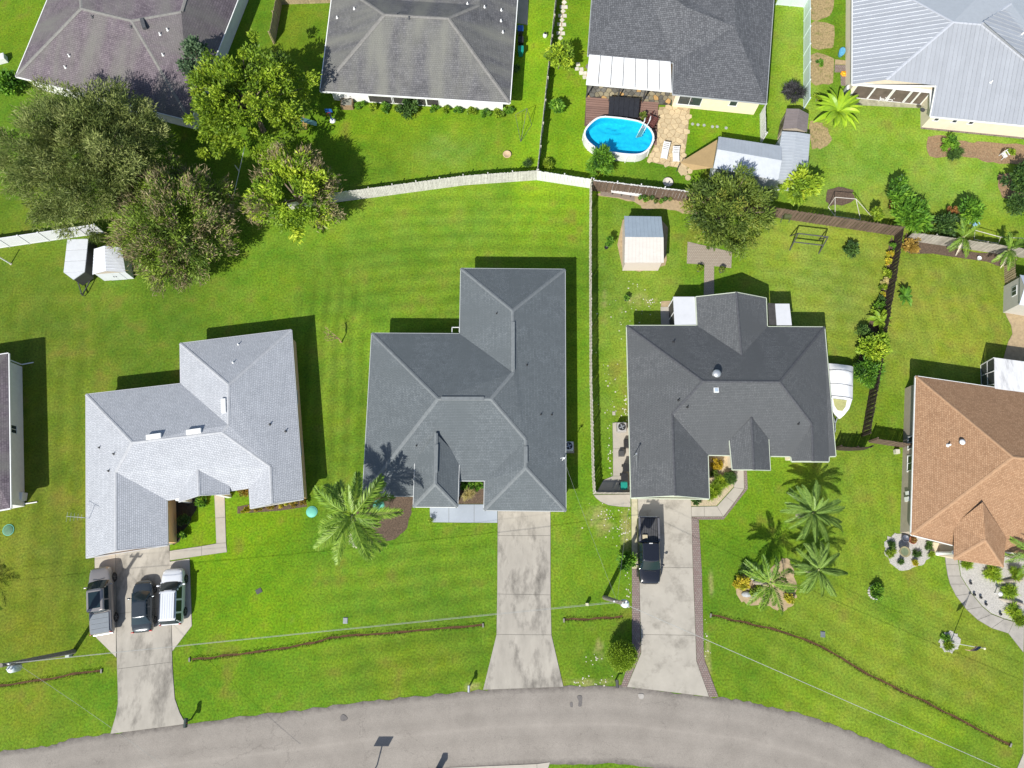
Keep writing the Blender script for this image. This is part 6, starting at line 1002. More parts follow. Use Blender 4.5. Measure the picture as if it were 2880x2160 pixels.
for k in range(21):
    y = 852 + k * 19.5; x1 = 1262 - (k * .7); x0 = 637; x0 = x0 if y < 1085 else 1100 + (y - 1085) * .3; p, q = P(2, 0, x0, y), P(2, 0, x1, y + (46 if x0 < 700 else 10)); MB().bar(p + Vector((0, 0, .10)), q + Vector((0, 0, .10)), .195, .04).build('plank', DK, par)
# pool
PC = P(2, 0, 920, 1195); pa = P(2, 0, 618, 1165, 1.2); pb_ = P(2, 0, 1225, 1195, 1.2); rim = [P(2, 0, x, y, 1.22) for x, y in ((628, 1130), (680, 1060), (765, 1008), (900, 1012), (1030, 1030), (1110, 1050), (1180, 1095), (1222, 1160), (1218, 1225), (1180, 1290), (1110, 1332), (1000, 1335), (880, 1320), (770, 1300), (690, 1255), (635, 1195))]; rim = closed(rim, 3)
c = sum(rim, Vector()) / len(rim); t = thing('swimming_pool', 'oval above-ground pool of blue water with white rim', 'pool', (c.x, c.y, 0)); out = inset(rim, -.06); inn = inset(rim, .12); n = len(rim); PW = mat('pool_wall_steel', (.62, .62, .62), .45, .1, 2); LIN = mat('pool_liner', (.025, .46, .66), .5, .16, 3.5)
def band(a, za, b_, zb): return MB().add([(p.x, p.y, za) for p in a] + [(p.x, p.y, zb) for p in b_], [(i, (i + 1) % n, n + (i + 1) % n, n + i) for i in range(n)])
band(out, 0, out, 1.2).build('wall', PW, t, True); b = band(out, 1.2, inn, 1.2); b.build('rim', WHITE, t); fl = MB(); fl.add([(p.x, p.y, .16) for p in inn], [tuple(range(n))]); fl.build('floor', LIN, t); band(inn, .16, inn, 1.2).build('liner', LIN, t, True)
wm = bpy.data.materials.new('pool_water'); wm.use_nodes = True; N = wm.node_tree.nodes; Lk = wm.node_tree.links; pb2 = N['Principled BSDF']; pb2.inputs['Base Color'].default_value = (.42, .85, 1, 1); pb2.inputs['Roughness'].default_value = .03; pb2.inputs['Transmission Weight'].default_value = .0; pb2.inputs['IOR'].default_value = 1.33
tr = N.new('ShaderNodeBsdfTransparent'); tr.inputs[0].default_value = (.6, .97, 1, 1); gl = N.new('ShaderNodeBsdfGlossy'); gl.inputs['Roughness'].default_value = .03; fr = N.new('ShaderNodeFresnel'); fr.inputs[0].default_value = 1.33; ms = N.new('ShaderNodeMixShader'); nz = N.new('ShaderNodeTexNoise'); nz.inputs['Scale'].default_value = 2.5; bp = N.new('ShaderNodeBump'); bp.inputs['Distance'].default_value = .12; Lk.new(nz.outputs[0], bp.inputs['Height']); Lk.new(bp.outputs[0], gl.inputs['Normal']); Lk.new(bp.outputs[0], fr.inputs['Normal'])
Lk.new(fr.outputs[0], ms.inputs[0]); Lk.new(tr.outputs[0], ms.inputs[1]); Lk.new(gl.outputs[0], ms.inputs[2]); Lk.new(ms.outputs[0], N['Material Output'].inputs[0]); wa = MB(); wa.add([(p.x, p.y, 1.02) for p in inn], [tuple(range(n))]); wa.build('water', wm, t)
for k in range(0, n, 4): p = out[k]; MB().box((p.x, p.y, .6), (.09, .09, 1.2)).build('support', WHITE, t)
p = P(2, 0, 975, 1405); MB().bar(p, min(out, key=lambda v: (v - p).length) + Vector((0, 0, .9)), .07, .07).build('brace', WHITE, t)
t = thing('pool_ladder', 'pale grey pool ladder with two handrails', 'ladder', P(2, 0, 1135, 1110)); a0, a1 = P(2, 0, 1160, 1065, 1.3), P(2, 0, 1095, 1180, .5); sd = Vector((.28, .1, 0))
for k in range(5): MB().box(a0.lerp(a1, .25 + k * .18), (.62, .24, .05), .3).build('step', METAL, t)
for s in (-1, 1): MB().tube([a0 + sd * s + Vector((.05, .3, -.2)), a0 + sd * s + Vector((.05, .2, .75)), a0 + sd * s + Vector((0, -.15, .8)), a1 + sd * s], .03, 6).build('handrail', WHITE, t)
t = thing('pool_steps', 'dark red wooden steps beside the pool ladder', 'steps', P(2, 0, 1205, 1040)); RW = mat('red_brown_wood', (.10, .03, .025), .7, .2)
for k in range(6): p = P(2, 0, 1178 + k * 9, 1080 - k * 14, .75); MB().box(p, (1.15, .14, .04), -.5).build('slat', RW, t)
for q in ((1165, 1040), (1235, 1085), (1205, 1000), (1250, 1040)): p = P(2, 0, *q); MB().box((p.x, p.y, .36), (.08, .08, .72)).build('leg', RW, t)
t = thing('solar_panel', 'black ribbed pool heater panel on the deck', 'heater', P(2, 0, 990, 960)); NB = mat('heater_black', (.02, .021, .025), .35, .2, 3)
v0, v1, v2, v3 = P(2, 0, 842, 830, 1.0), P(2, 0, 1105, 850, 1.0), P(2, 0, 1092, 1018, .55), P(2, 0, 832, 1000, .55)
for k in range(6): f0, f1 = k / 6, (k + .96) / 6; panelroof(t, 'panel', [v0.lerp(v1, f0), v0.lerp(v1, f1), v3.lerp(v2, f1), v3.lerp(v2, f0)], NB, .05)
for v in (v0, v1, v2, v3): MB().tube([(v.x, v.y, 0), (v.x, v.y, v.z - .04)], .03, 6).build('leg', DMETAL, t)
par = tag(MB().prism(A(2, 0, 440, -40, 2, 0, 470, -40, 2, 0, 425, 330, 2, 0, 412, 330), 0, .006).build('stepping_stone_path', SAND), 'zigzag path of pale square stepping stones', kind='structure'); STP = mat('square_paver', (.55, .52, .44), .85, .12, 3, rand=.1)
for x, y, r_ in ((452, 22, .78), (430, 62, .05), (463, 62, .05), (441, 98, .78), (416, 137, .05), (455, 138, .05), (433, 175, .78), (408, 212, .05), (450, 214, .05), (426, 251, .78), (402, 288, .05), (440, 290, .05), (418, 330, .78), (458, -15, .05), (570, 558, .1), (560, 595, .1), (600, 600, .1), (597, 632, .1), (630, 634, .1), (628, 668, .1)):
    p = P(2, 0, x, y); MB().box((p.x, p.y, .025), (.4, .4, .05), r_).build('paver', STP, par)
par = tag(MB().prism(A(2, 0, 1552, 1068, 2, 0, 1566, 1068, 2, 0, 1566, 1078, 2, 0, 1552, 1078), 0, .004).build('stepping_stone_row', SAND), 'row of small grey stepping stones in the grass', kind='structure')
for x, y in ((1560, 1072), (1607, 1078), (1660, 1083), (1732, 1095), (1773, 1095), (1850, 1106)): p = P(2, 0, x, y); MB().lathe((p.x, p.y, 0), [(.16, 0), (.16, .03), (.13, .035)], 8).build('stone', mat('grey_step', (.3, .32, .3), .85), par)
def lounger(label, hd, ft):
    a, b_ = P(2, 0, *hd), P(2, 0, *ft); d = b_ - a; L = d.length; t = thing('sun_lounger', label, 'lounger', ((a + b_) / 2), math.atan2(d.y, d.x), group='loungers on the flagstone patio'); m = WHITE
    for k in range(11):
        x = -L / 2 + L * (k + .5) / 11; z = .36 + max(0, (-x - L * .1)) * .55; MB().box((x, 0, z), (L / 13, .56, .03)).build('slat', m, t, world=False)
    for s in (-1, 1): MB().tube([(-L / 2, s * .3, .36 + .4 * L * .55), (-L * .1, s * .3, .36), (L / 2, s * .3, .36)], .03, 6).build('rail', m, t, world=False)
    for x in (-L * .3, L * .42):
        for s in (-1, 1): MB().box((x, s * .28, .18), (.06, .05, .36)).build('leg', m, t, world=False)
lounger('left white slatted sun lounger on the flagstones', (1330, 1258), (1305, 1385)); lounger('right white slatted sun lounger on the flagstones', (1408, 1295), (1412, 1412))
# ================================================================ poles and wires
def pole(label, base, h, tz, toff, mt):
    p = P(*base); t = thing('utility_pole', label, 'pole', p); MB().tube([p, p + Vector((0, 0, h))], [.2, .14], 12).build('mast', mat('pole_wood', (.19, .17, .145), .9, .2, 4), t)
    MB().lathe(p + toff + Vector((0, 0, tz)), [(.1, 0), (.3, .03), (.31, .85), (.27, .95), (.1, 1.0)], 16).build('transformer', mat('transformer_steel', (.48, .54, .56), .4, .06), t, True)
    for s in (-.5, .5): MB().lathe(p + toff + Vector((s * .25, 0, tz + .98)), [(.05, 0), (.06, .1), (.03, .22)], 8).build('bushing', WHITE, t)
    mb = MB(); mb.bar(p + Vector((-.5, .08, h - .35)), p + Vector((.5, .08, h - .35)), .09, .1); mb.build('crossarm', MATS['pole_wood'], t); MB().bar(p + Vector((0, 0, tz + .5)), p + toff + Vector((0, 0, tz + .5)), .08, .1).build('bracket', METAL, t)
    for s in (-.45, 0, .45): MB().lathe(p + Vector((s, .08, h - .3)), [(.05, 0), (.07, .06), (.04, .16), (.06, .2)], 8).build('insulator', WHITE, t)
    return p + Vector((0, 0, h))
t1 = pole('left utility pole with transformer beside the driveway', (0, 3, 640, 652), 9.2, 6.9, Vector((-.15, -.4, 0)), 0); t2 = pole('utility pole with transformer beside the black pickup', (2, 3, 800, 185), 9.6, 8.2, Vector((.42, -.1, 0)), 0)
WIRE = mat('aluminium_wire', (.36, .36, .34), .5, .1, metal=.3)
def wire(label, a, b_, sag, r=.018):
    r *= .5
    pts = [a.lerp(b_, s) - Vector((0, 0, 4 * sag * s * (1 - s))) for s in np.linspace(0, 1, 25)]; tag(MB().tube(pts, r, 5).build('power_line', WIRE), label, 'wire')
a_off = t1 + Vector((-40, -3.4, 0))
wire('upper power line between the two utility poles', t1 + Vector((0, .1, -.15)), t2 + Vector((0, .1, -.15)), .5); wire('lower power line between the two utility poles', t1 + Vector((0, 0, -1.4)), t2 + Vector((0, -.05, -1.4)), .4, .03)
wire('upper power line leaving the left frame edge', t1 + Vector((0, .1, -.15)), a_off, .4); wire('lower power line leaving the left frame edge', t1 + Vector((0, 0, -1.4)), a_off - Vector((0, 0, 1.3)), .4, .03)
e = PN(2810, 2160, 7.5); e2 = t2 + (e - t2) * 1.35; e2.z = 9.0; wire('power line running down the right front lawn', t2 + Vector((.1, 0, -.15)), e2, .5); wire('thicker cable under the right lawn power line', t2 + Vector((.1, 0, -1.5)), e2 - Vector((0, 0, 1.4)), .4, .026)
s1 = P(0, 3, 1310, 1659, 7.0); wire('thin service wire crossing the street from the left pole', t1 + Vector((0, 0, -1.6)), t1 + (s1 - t1) * 1.6 - Vector((0, 0, .5)), .5, .018)
wire('service drop from the right pole to the charcoal house', t2 + Vector((0, 0, -1.8)), h3.hit(2, 2, 1050, 625) + Vector((0, 0, 1.4)), .4, .014); wire('service drop from the right pole to the middle house', t2 + Vector((0, 0, -1.9)), h2.hit(2, 2, 435, 660) + Vector((0, 0, 1.25)), .5, .014)
# ================================================================ swales, mailboxes, flag, hoop and yard things
def swale(label, pts, wd=.17):
    c = smooth_line(pts, 22); vs = []; C = []; D = []; sd0 = random.uniform(0, 9)
    for i, p in enumerate(c):
        d = (c[min(i + 1, len(c) - 1)] - c[max(i - 1, 0)]).normalized(); n = Vector((-d.y, d.x, 0)); p = p + n * (.05 * math.sin(i * .11 + sd0) + .025 * math.sin(i * .29)); w0, w1 = (wd * (.5 + .14 * math.sin(i * .37 + k * 2 + sd0) + .1 * math.sin(i * .83 + k)) for k in range(2)); vs += [p - n * w0 + Vector((0, 0, .012)), p + n * w1 + Vector((0, 0, .012))]
        L_ = (c[min(i + 1, len(c) - 1)] - p).length
        for k in range(int(45 * L_) + 3):
            sg = random.choice((-1, 1)); o = random.gauss(0, .07); q = p + d * random.uniform(0, L_) + n * (sg * (wd * .62 + abs(o))); C.append((q.x, q.y, .07)); D.append((-sg * n.x * .35 + random.gauss(0, .3), -sg * n.y * .35 + random.gauss(0, .3), .8))
    m = len(c); o = tag(MB().add(vs, [(i * 2, i * 2 + 1, i * 2 + 3, i * 2 + 2) for i in range(m - 1)]).build('drainage_swale', DIRT), label, kind='structure'); C = np.array(C); D = unit(np.array(D)); quadmesh('grass_fringe', leaves(C, D, rng.uniform(.05, .12, len(C)), .018 * np.ones(len(C))), rng.random(len(C)), LFR, o, tuple(o.location)); return o
LFR = leafmat('fringe_grass', [(.05, .05, .008), (.04, .07, .006), (.06, .09, .008)], .2)
LIPM = mat('lip_grass', (.07, .115, .008), .95, .35, 6, .03)
swale('narrow dirt swale across the left front lawn', A(0, 3, 1660, 722, 0, 3, 1900, 690, 0, 3, 2212, 662, 1, 3, 300, 610, 1, 3, 600, 548, 1, 3, 800, 520, 1, 3, 1300, 475, 1, 3, 1955, 425)); swale('short dirt swale between the two right driveways', A(2, 3, 455, 380, 2, 3, 700, 365, 2, 3, 955, 350)); swale('long dirt swale across the right front lawn', A(2, 3, 1722, 342, 2, 3, 1950, 385, 2, 3, 2212, 450, 3, 3, 430, 600, 3, 3, 900, 860, 3, 3, 1300, 1065, 3, 3, 1640, 1230, 3, 3, 2090, 1455)); swale('short dirt swale at the left edge', A(0, 3, -300, 975, 0, 3, 150, 925, 0, 3, 600, 855, 0, 3, 870, 822))
for lb, q, a in (('concrete culvert end at the left swale start', (0, 3, 1640, 722), .1), ('culvert end at the left swale finish', (1, 3, 1962, 425), .1), ('culvert end left of the short swale', (2, 3, 448, 382), 0), ('culvert end at the long right swale start', (2, 3, 1715, 340), -.2), ('culvert end at the far right swale', (3, 3, 2092, 1458), -.5), ('culvert end of the left-edge swale', (0, 3, 880, 820), .1)):
    p = P(*q); t = thing('culvert_end', lb, 'culvert', p, a); mb = MB(); mb.box((0, .13, .05), (.14, .08, .16)); mb.box((0, -.13, .05), (.14, .08, .16)); mb.box((0, 0, .12), (.14, .26, .05)); mb.build('headwall', GREYHW, t, world=False, bevel=.02)
def mailbox(label, q, m, big=1.0, rz=0):
    p = P(*q); t = thing('mailbox', label, 'mailbox', p, rz); MB().box((0, 0, .5), (.1, .1, 1.0)).build('post', m if big > 1 else WOOD, t, world=False); pr = [(-.1, 0), (.1, 0), (.1, .13)] + [(.1 * math.cos(a), .13 + .1 * math.sin(a)) for a in np.arange(.4, 2.9, .4)] + [(-.1, .13)]; mb = MB(); mb.loft([[(x * big, y, 1.0 + z * big) for x, z in pr] for y in (-.32 * big, .2 * big)]); mb.build('box', m, t, world=False); MB().box((.11 * big, -.1, 1.15), (.02, .04, .16)).build('flag', TAIL, t, world=False)
mailbox('tall dark mailbox at the left driveway corner', (0, 3, 1655, 1235), mat('dark_green_box', (.03, .045, .04), .5), 1.35); mailbox('silver mailbox beside the empty driveway', (1, 3, 1845, 950), METAL, 1.0); mailbox('small dark mailbox beside the brick border', (2, 3, 893, 905), DMETAL, 1.2)
p = P(1, 3, 1612, 1600) - Vector((.48 * .9, .88 * .9, 0)); t = thing('mailbox', 'mailbox across the street beside the pale apron', 'mailbox', p); MB().box((0, 0, .6), (.35, .35, 1.2)).build('post', DMETAL, t, world=False); MB().box((0, 0, 1.3), (.42, .5, .3)).build('box', DMETAL, t, world=False, bevel=.06)
hs = P(1, 3, 1105, 1420); p = hs - Vector((.485, .88, 0)) * 3.3; t = thing('basketball_hoop', 'basketball hoop across the street casting a shadow', 'hoop', p - Vector((0, 1.0, 0))); MB().tube([(0, 0, 0), (0, 0, 2.4), (0, .8, 3.1)], .055, 8).build('pole', DMETAL, t, world=False); MB().box((0, .95, 3.35), (1.2, .05, .8)).build('backboard', mat('acrylic_board', (.4, .45, .47), .3, .05), t, world=False); mb = MB(); mb.tube([(.23 * math.cos(a), 1.23 + .23 * math.sin(a), 3.05) for a in np.arange(0, 6.6, .4)], .012, 5); mb.build('rim', TAIL, t, world=False); MB().box((0, -.35, .15), (.8, 1.0, .3)).build('base', DMETAL, t, world=False, bevel=.05)
p = P(3, 3, 1575, 575); t = thing('flagpole', 'white flagpole with a small striped flag', 'flagpole', p); MB().tube([p, p + Vector((0, 0, 4.6))], [.04, .025], 8).build('pole', WHITE, t); MB().lathe(p + Vector((0, 0, 4.58)), [(.02, 0), (.09, .05), (.11, .11), (.07, .18), (.01, .2)], 10).build('finial', mat('cream_ball', (.6, .58, .4), .5), t, True)
fd = Vector((-.8, -.5, -.9)).normalized(); up = Vector((0, 0, 1)); RED = mat('flag_red', (.5, .06, .05), .8, .1); BLU = mat('flag_blue', (.06, .08, .2), .8, .1); hz = p + Vector((-.02, -.02, 4.35))
for k in range(13):
    vs = []
    for i in range(7):
        s = i / 6 * 1.05; w_ = Vector((.08 * math.sin(s * 6), .1 * math.cos(s * 5), 0)); o0 = hz + Vector((-.62 * s, -.25 * s, -.5 * s - k * .055)) + w_; vs += [o0, o0 - Vector((0, 0, .055))]
    MB().add(vs, [(2 * i, 2 * i + 1, 2 * i + 3, 2 * i + 2) for i in range(6)]).build('stripe', RED if k % 2 == 0 else WHITE, t)
vs = []
for i in range(4): s = i / 6 * 1.05; o0 = hz + Vector((-.62 * s, -.25 * s + .0, -.5 * s)) + Vector((.08 * math.sin(s * 6), .1 * math.cos(s * 5), 0)); vs += [o0 + Vector((0, .012, 0)), o0 + Vector((0, .012, -.385)), o0 + Vector((0, -.012, 0)), o0 + Vector((0, -.012, -.385))]
MB().add(vs, [(4 * i, 4 * i + 1, 4 * i + 5, 4 * i + 4) for i in range(3)] + [(4 * i + 2, 4 * i + 3, 4 * i + 7, 4 * i + 6) for i in range(3)]).build('canton', BLU, t)
def ac(label, q, m, w_=.82):
    p = P(*q); t = thing('air_conditioner', label, 'air conditioner', p); MB().box((0, 0, .06), (w_ + .25, w_ + .25, .12)).build('pad', CONC2, t, world=False); MB().box((0, 0, .5), (w_, w_, .78)).build('casing', m, t, world=False, bevel=.06); MB().lathe((0, 0, .885), [(w_ * .42, 0), (w_ * .42, .02), (w_ * .36, .025)], 20).build('fan_well', BLACK, t, world=False); mb = MB()
    for k in range(4): a = k * 1.57 + .4; mb.box((.13 * math.cos(a), .13 * math.sin(a), .915), (.24, .1, .01), a)
    mb.build('fan_blade', METAL, t, world=False); mb = MB()
    for r in (.12, .22, .32): mb.tube([(r * math.cos(a), r * math.sin(a), .935) for a in np.arange(0, 6.5, .35)], .008, 4)
    mb.build('guard', DMETAL, t, world=False)
ac('grey air conditioner on the concrete side pad', (2, 2, 938, 385), mat('ac_grey', (.34, .33, .32), .5)); ac('white air conditioner beside the middle house wall', (2, 2, 485, 548), WHITE, .78)
def bin_(label, q, m, lid, rz=0, h=1.0, parts=True, nm='wheelie_bin'):
    p = P(*q); t = thing(nm, label, 'bin', p, rz); mb = MB(); mb.loft([[(x * s, y * s, z) for x, y in ((-.26, -.3), (.26, -.3), (.26, .3), (-.26, .3))] for s, z in ((.8, .06), (1, h * .92), (1.05, h * .93))]); mb.build('body', m, t, world=False, bevel=.03); mb = MB().box((0, -.02, h * .97), (.58, .66, .07)); mb.tube([(-.25, .36, h * .95), (.25, .36, h * .95)], .02, 6); mb.build('lid', lid, t, world=False, bevel=.025); [MB().tube([(s * .22, .28, .1), (s * .29, .28, .1)], .1, 10).build('wheel', TYRE, t, world=False) for s in (-1, 1)]
TEAL = mat('teal_plastic', (.01, .22, .17), .45, .08); BLUP = mat('blue_plastic', (.02, .09, .35), .4, .08)
bin_('teal wheelie bin inside the board gate', (2, 2, 955, 890), TEAL, TEAL); bin_('upper black wheelie bin on the side pad', (2, 2, 975, 735), BLACK, BLACK); bin_('lower black wheelie bin next to the teal one', (2, 2, 960, 812), BLACK, BLACK); bin_('teal wheelie bin beside the weathered grey house', (2, 0, 75, 478), TEAL, TEAL, 0, 1.05); bin_('dark wheelie bin beside the weathered grey house', (2, 0, 75, 395), BLACK, BLACK); bin_('open blue-black bin beside the weathered grey house', (2, 0, 72, 300), DMETAL, BLUP)
def boxthing(name, label, cat, q, s, m, rz=0, bev=.02, sub=None):
    p = P(*q); t = thing(name, label, cat, p, rz); MB().box((0, 0, s[2] / 2), s).build('casing', m, t, world=False, bevel=bev); MB().box((0, 0, s[2] + .012), (s[0] * .86, s[1] * .86, .024)).build('lid', sub or m, t, world=False, bevel=.008); return t
boxthing('utility_box', 'green-grey utility box beside the left utility pole', 'utility box', (0, 3, 607, 685), (.36, .28, .45), mat('utility_green', (.42, .48, .44), .5), .1); boxthing('utility_box', 'pale yellow utility box near the short swale', 'utility box', (2, 3, 645, 243), (.24, .24, .6), mat('pale_yellow_box', (.6, .58, .38), .5)); boxthing('valve_lid', 'grey valve lid in the left front lawn', 'cover', (1, 3, 773, 385), (.4, .5, .05), mat('grey_lid', (.24, .26, .27), .7)); boxthing('valve_lid', 'dark valve lid in the right front lawn', 'cover', (3, 3, 473, 503), (.4, .5, .05), mat('slate_lid', (.12, .14, .15), .7), -.1); boxthing('utility_cover', 'small pale cover beside the slatted fence', 'cover', (2, 2, 880, 253), (.28, .36, .05), CONC2); boxthing('equipment_box', 'dark equipment box at the charcoal house wall', 'box', (2, 2, 985, 520), (.45, .75, .55), BLACK); boxthing('utility_box', 'beige utility box beside the brown-roofed house', 'utility box', (3, 2, 1100, 588), (.36, .4, .5), mat('beige_box', (.5, .49, .4), .6)); boxthing('storage_bin', 'low dark box on the side pad', 'box', (2, 2, 942, 605), (.5, .5, .5), DMETAL)
p = P(0, 2, 1270 - 1270 + 590, 1659); t = thing('storm_grate', 'dark patch cover on the left front lawn', 'cover', P(1, 3, 25, 130)); MB().box((0, 0, .02), (.5, .4, .04), .5).build('plate', DMETAL, t, world=False)
SEPT = mat('septic_teal', (.12, .42, .33), .6, .1)
for lb, q in (('teal septic lid beside the tall front palm', (1, 2, 483, 1105)), ('second teal septic lid on the bark bed', (1, 2, 1060, 1050)), ('dull green septic lid at the left edge lawn', (0, 2, 75, 1262))):
    p = P(*q); t = thing('septic_lid', lb, 'cover', p); MB().lathe((0, 0, 0), [(.46, 0), (.46, .06), (.4, .1), (.12, .13), (.02, .13)], 22).build('dome', SEPT if q[2] != 75 else mat('dull_septic', (.08, .17, .10), .7), t, True, world=False); MB().lathe((0, 0, .04), [(.5, 0), (.5, .02)], 22).build('flange', SEPT, t, world=False)
p = P(1, 2, 1510, 1180); t = thing('potted_plant', 'small yellow plant at the porch slab corner', 'plant', p); mb = MB(); mb.lathe((0, 0, 0), [(.1, 0), (.14, .22), (.15, .25)], 10); mb.build('pot', DMETAL, t, world=False); quadmesh('foliage', leaves(np.array([0, 0, .45]) + rng.normal(0, .12, (120, 3)), unit(rng.normal(size=(120, 3))), .1 * np.ones(120), .03 * np.ones(120)), rng.random(120), LM3, t, (0, 0, 0))
def pot(label, q, r, h, m, lm=None, fr=.3, cat='planter', nm='planter'):
    p = P(*q); t = thing(nm, label, cat, p); MB().lathe((0, 0, 0), [(r * .7, 0), (r, h * .9), (r * 1.08, h), (r * .9, h), (r * .85, h * .85)], 16).build('pot', m, t, True, world=False)
    if lm: n = int(400 * fr * 2); quadmesh('foliage', leaves(np.array([0, 0, h + fr * .8]) + unit(rng.normal(size=(n, 3))) * fr * rng.uniform(.4, 1, (n, 1)), unit(rng.normal(size=(n, 3))), .09 * np.ones(n), .035 * np.ones(n)), rng.random(n), lm, t, (0, 0, 0))
GPOT = mat('grey_pot', (.16, .17, .17), .7); TERR = mat('terracotta', (.28, .10, .05), .8)
pot('left round pot on the brick patio path', (2, 1, 1607, 680), .2, .3, GPOT, LM3, .35); pot('right round pot on the brick patio path', (2, 1, 1800, 690), .2, .3, GPOT, LM5, .32); pot('black pot with slim conifer behind the slatted fence', (2, 1, 987, 928), .26, .25, BLACK, LMB, .3); pot('small black pot at the sapling', (2, 1, 813, 485), .18, .16, BLACK); pot('blue-grey pot in the island gravel bed', (3, 2, 1170, 1335), .3, .4, mat('blue_pot', (.08, .09, .12), .4)); pot('terracotta pot in the island gravel bed', (3, 2, 1232, 1350), .32, .4, TERR, LMR, .25); pot('white pot before the grey fence at the right', (3, 1, 1812, 580), .2, .3, WHITE); pot('pale stone ring with soil below the pool', (2, 0, 1345, 1580), .48, .22, mat('pale_stone_ring', (.5, .46, .4), .8)); pot('stone ring on the grey house back lawn', (2, 0, -42, 1338), .4, .15, mat('tan_ring', (.5, .36, .22), .85))
for k, (x, y) in enumerate(((1095, 700), (1180, 690), (1245, 720), (1200, 745), (1330, 700), (1400, 770), (1500, 770), (1590, 720), (1680, 720))): pot(f'{("first", "second", "third", "fourth", "fifth", "sixth", "seventh", "eighth", "ninth")[k]} potted plant from the left below the brown fence', (1640 + x / 6.9125 - 720 * 2, 460 + y / 6.9125, 0, 0) if 0 else (2, 0, (1640 + x / 6.9125 - 1440) * 2212 / 720, (460 + y / 6.9125) * 1659 / 540), .16, .25, (TERR, BLACK, GPOT)[k % 3], (LMB, LMD, LM5)[k % 3], .24, 'plant', 'potted_plant')
p = P(3, 2, 1148, 1450); t = thing('birdbath', 'round birdbath in the island gravel bed', 'birdbath', p); MB().lathe((0, 0, 0), [(.2, 0), (.2, .06), (.1, .12), (.08, .5), (.12, .56), (.46, .66), (.48, .72), (.42, .72), (.3, .66), (.02, .63)], 20).build('basin', mat('mossy_stone', (.22, .2, .11), .8, .25, 4), t, True, world=False); MB().lathe((0, 0, .66), [(.34, 0), (.34, .01)], 18).build('water', mat('still_water', (.14, .17, .1), .1), t, world=False)
# ring of rocks round the clipped shrub, and loose edging
for k, a in enumerate(np.arange(1.6, 4.6, .35)):
    p = P(3, 3, 935 + 66 * math.cos(a), 130 + 62 * math.sin(a) + 6)
    tag(MB().lathe(p, [(.06, -.02), (.12, .02), (.1, .1), (.03, .13)], 6).build('edging_rock', GRAVEL), 'pale rock in the ring around the clipped lawn shrub', 'rock', 'rocks around the clipped shrub')
def chair(label, q, rz, m=WHITE):
    p = P(*q); t = thing('garden_chair', label, 'chair', p, rz); [MB().box((0, -.2 + k * .1, .42), (.46, .08, .025)).build('seat_slat', m, t, world=False) for k in range(5)]; [MB().box((-.18 + k * .09, .27, .7), (.06, .03, .5)).build('back_slat', m, t, world=False) for k in range(5)]
    for x in (-.22, .22):
        for y in (-.22, .25): MB().box((x, y, .21), (.05, .05, .42)).build('leg', m, t, world=False)
        MB().box((x * 1.2, 0, .64), (.07, .5, .03)).build('armrest', m, t, world=False)
chair('left white chair on the lanai step', (3, 0, 965, 865), .1); chair('right white chair on the lanai step', (3, 0, 1040, 868), -.1); chair('white chair in the brown mulch bed', (3, 0, 2020, 1360), .4); chair('blue chair behind the grey fence', (3, 1, 1765, 292), .3, mat('pale_blue_paint', (.25, .45, .6), .6))
# swing frames and trellises
def frame(label, segs, r, m, name, cat, parts='beam'):
    P0 = segs[0][0]; t = thing(name, label, cat, (P0.x, P0.y, 0))
    for a, b_ in segs: MB().tube([a, b_], r, 6).build('leg' if abs(a.z - b_.z) > .5 else parts, m, t)
    return t
def swing(label, gl, gr, z, spread, m, r=.05):
    a, b_ = P(*gl, 0), P(*gr, 0); d = (b_ - a).normalized(); n = Vector((-d.y, d.x, 0)); A_, B_ = a + Vector((0, 0, z)), b_ + Vector((0, 0, z)); frame(label, [(a - n * spread, A_), (a + n * spread, A_), (b_ - n * spread, B_), (b_ + n * spread, B_), (A_, B_), (a - n * spread * .5 + Vector((0, 0, z * .5)), b_ - n * spread * .5 + Vector((0, 0, z * .5)))], r, m, 'swing_frame', 'swing')
swing('dark swing frame on the charcoal house back lawn', (3, 1, 190, 440), (3, 1, 440, 470), 2.1, .75, DMETAL, .06)
tp = [P(3, 1, x, y, z) for x, y, z in ((520, 130, 0), (580, 210, 0), (580, 45, 2.0), (800, 240, 0), (760, 60, 2.0), (890, 205, 0), (800, 125, 1.3), (530, 130, 1.0))]; frame('white wire trellis behind the brown fence', [(tp[1], tp[2]), (tp[0], tp[2]), (tp[3], tp[4]), (tp[2], tp[4]), (tp[5], tp[4]), (tp[1], tp[3]), (tp[0], tp[1])], .03, mat('pale_pipe', (.5, .47, .42), .6), 'trellis', 'trellis')
tp = [P(2, 0, x, y, z) for x, y, z in ((75, 1225, 0), (30, 990, 1.6), (130, 935, 2.0), (170, 1080, .0), (85, 1215, .02))]; frame('dark leaning arched trellis on the grey house lawn', [(tp[0], tp[1]), (tp[1], tp[2]), (tp[2], tp[3]), (tp[0], tp[2]), (tp[0], tp[3])], .022, DMETAL, 'garden_trellis', 'trellis')
tp = [P(3, 1, x, y, z) for x, y, z in ((1780, 410, .2), (1790, 330, 1.4), (1990, 445, .2), (2010, 390, 1.4), (2212, 400, 1.4))]; frame('pale pipe trellis behind the grey fence', [(tp[0], tp[1]), (tp[2], tp[3]), (tp[1], tp[3]), (tp[0], tp[2]), (tp[3], tp[4])], .03, MATS['pale_pipe'], 'garden_trellis', 'trellis')
t = thing('play_set', 'wooden climbing set with aqua slide under the tree', 'play set', P(1, 0, 400, 1090)); pl = mat('play_wood', (.34, .22, .08), .8, .2)
for x, y in ((350, 1130), (440, 1120), (350, 1060), (440, 1070)): p = P(1, 0, x, y); MB().box((p.x, p.y, .7), (.09, .09, 1.4)).build('post', pl, t)
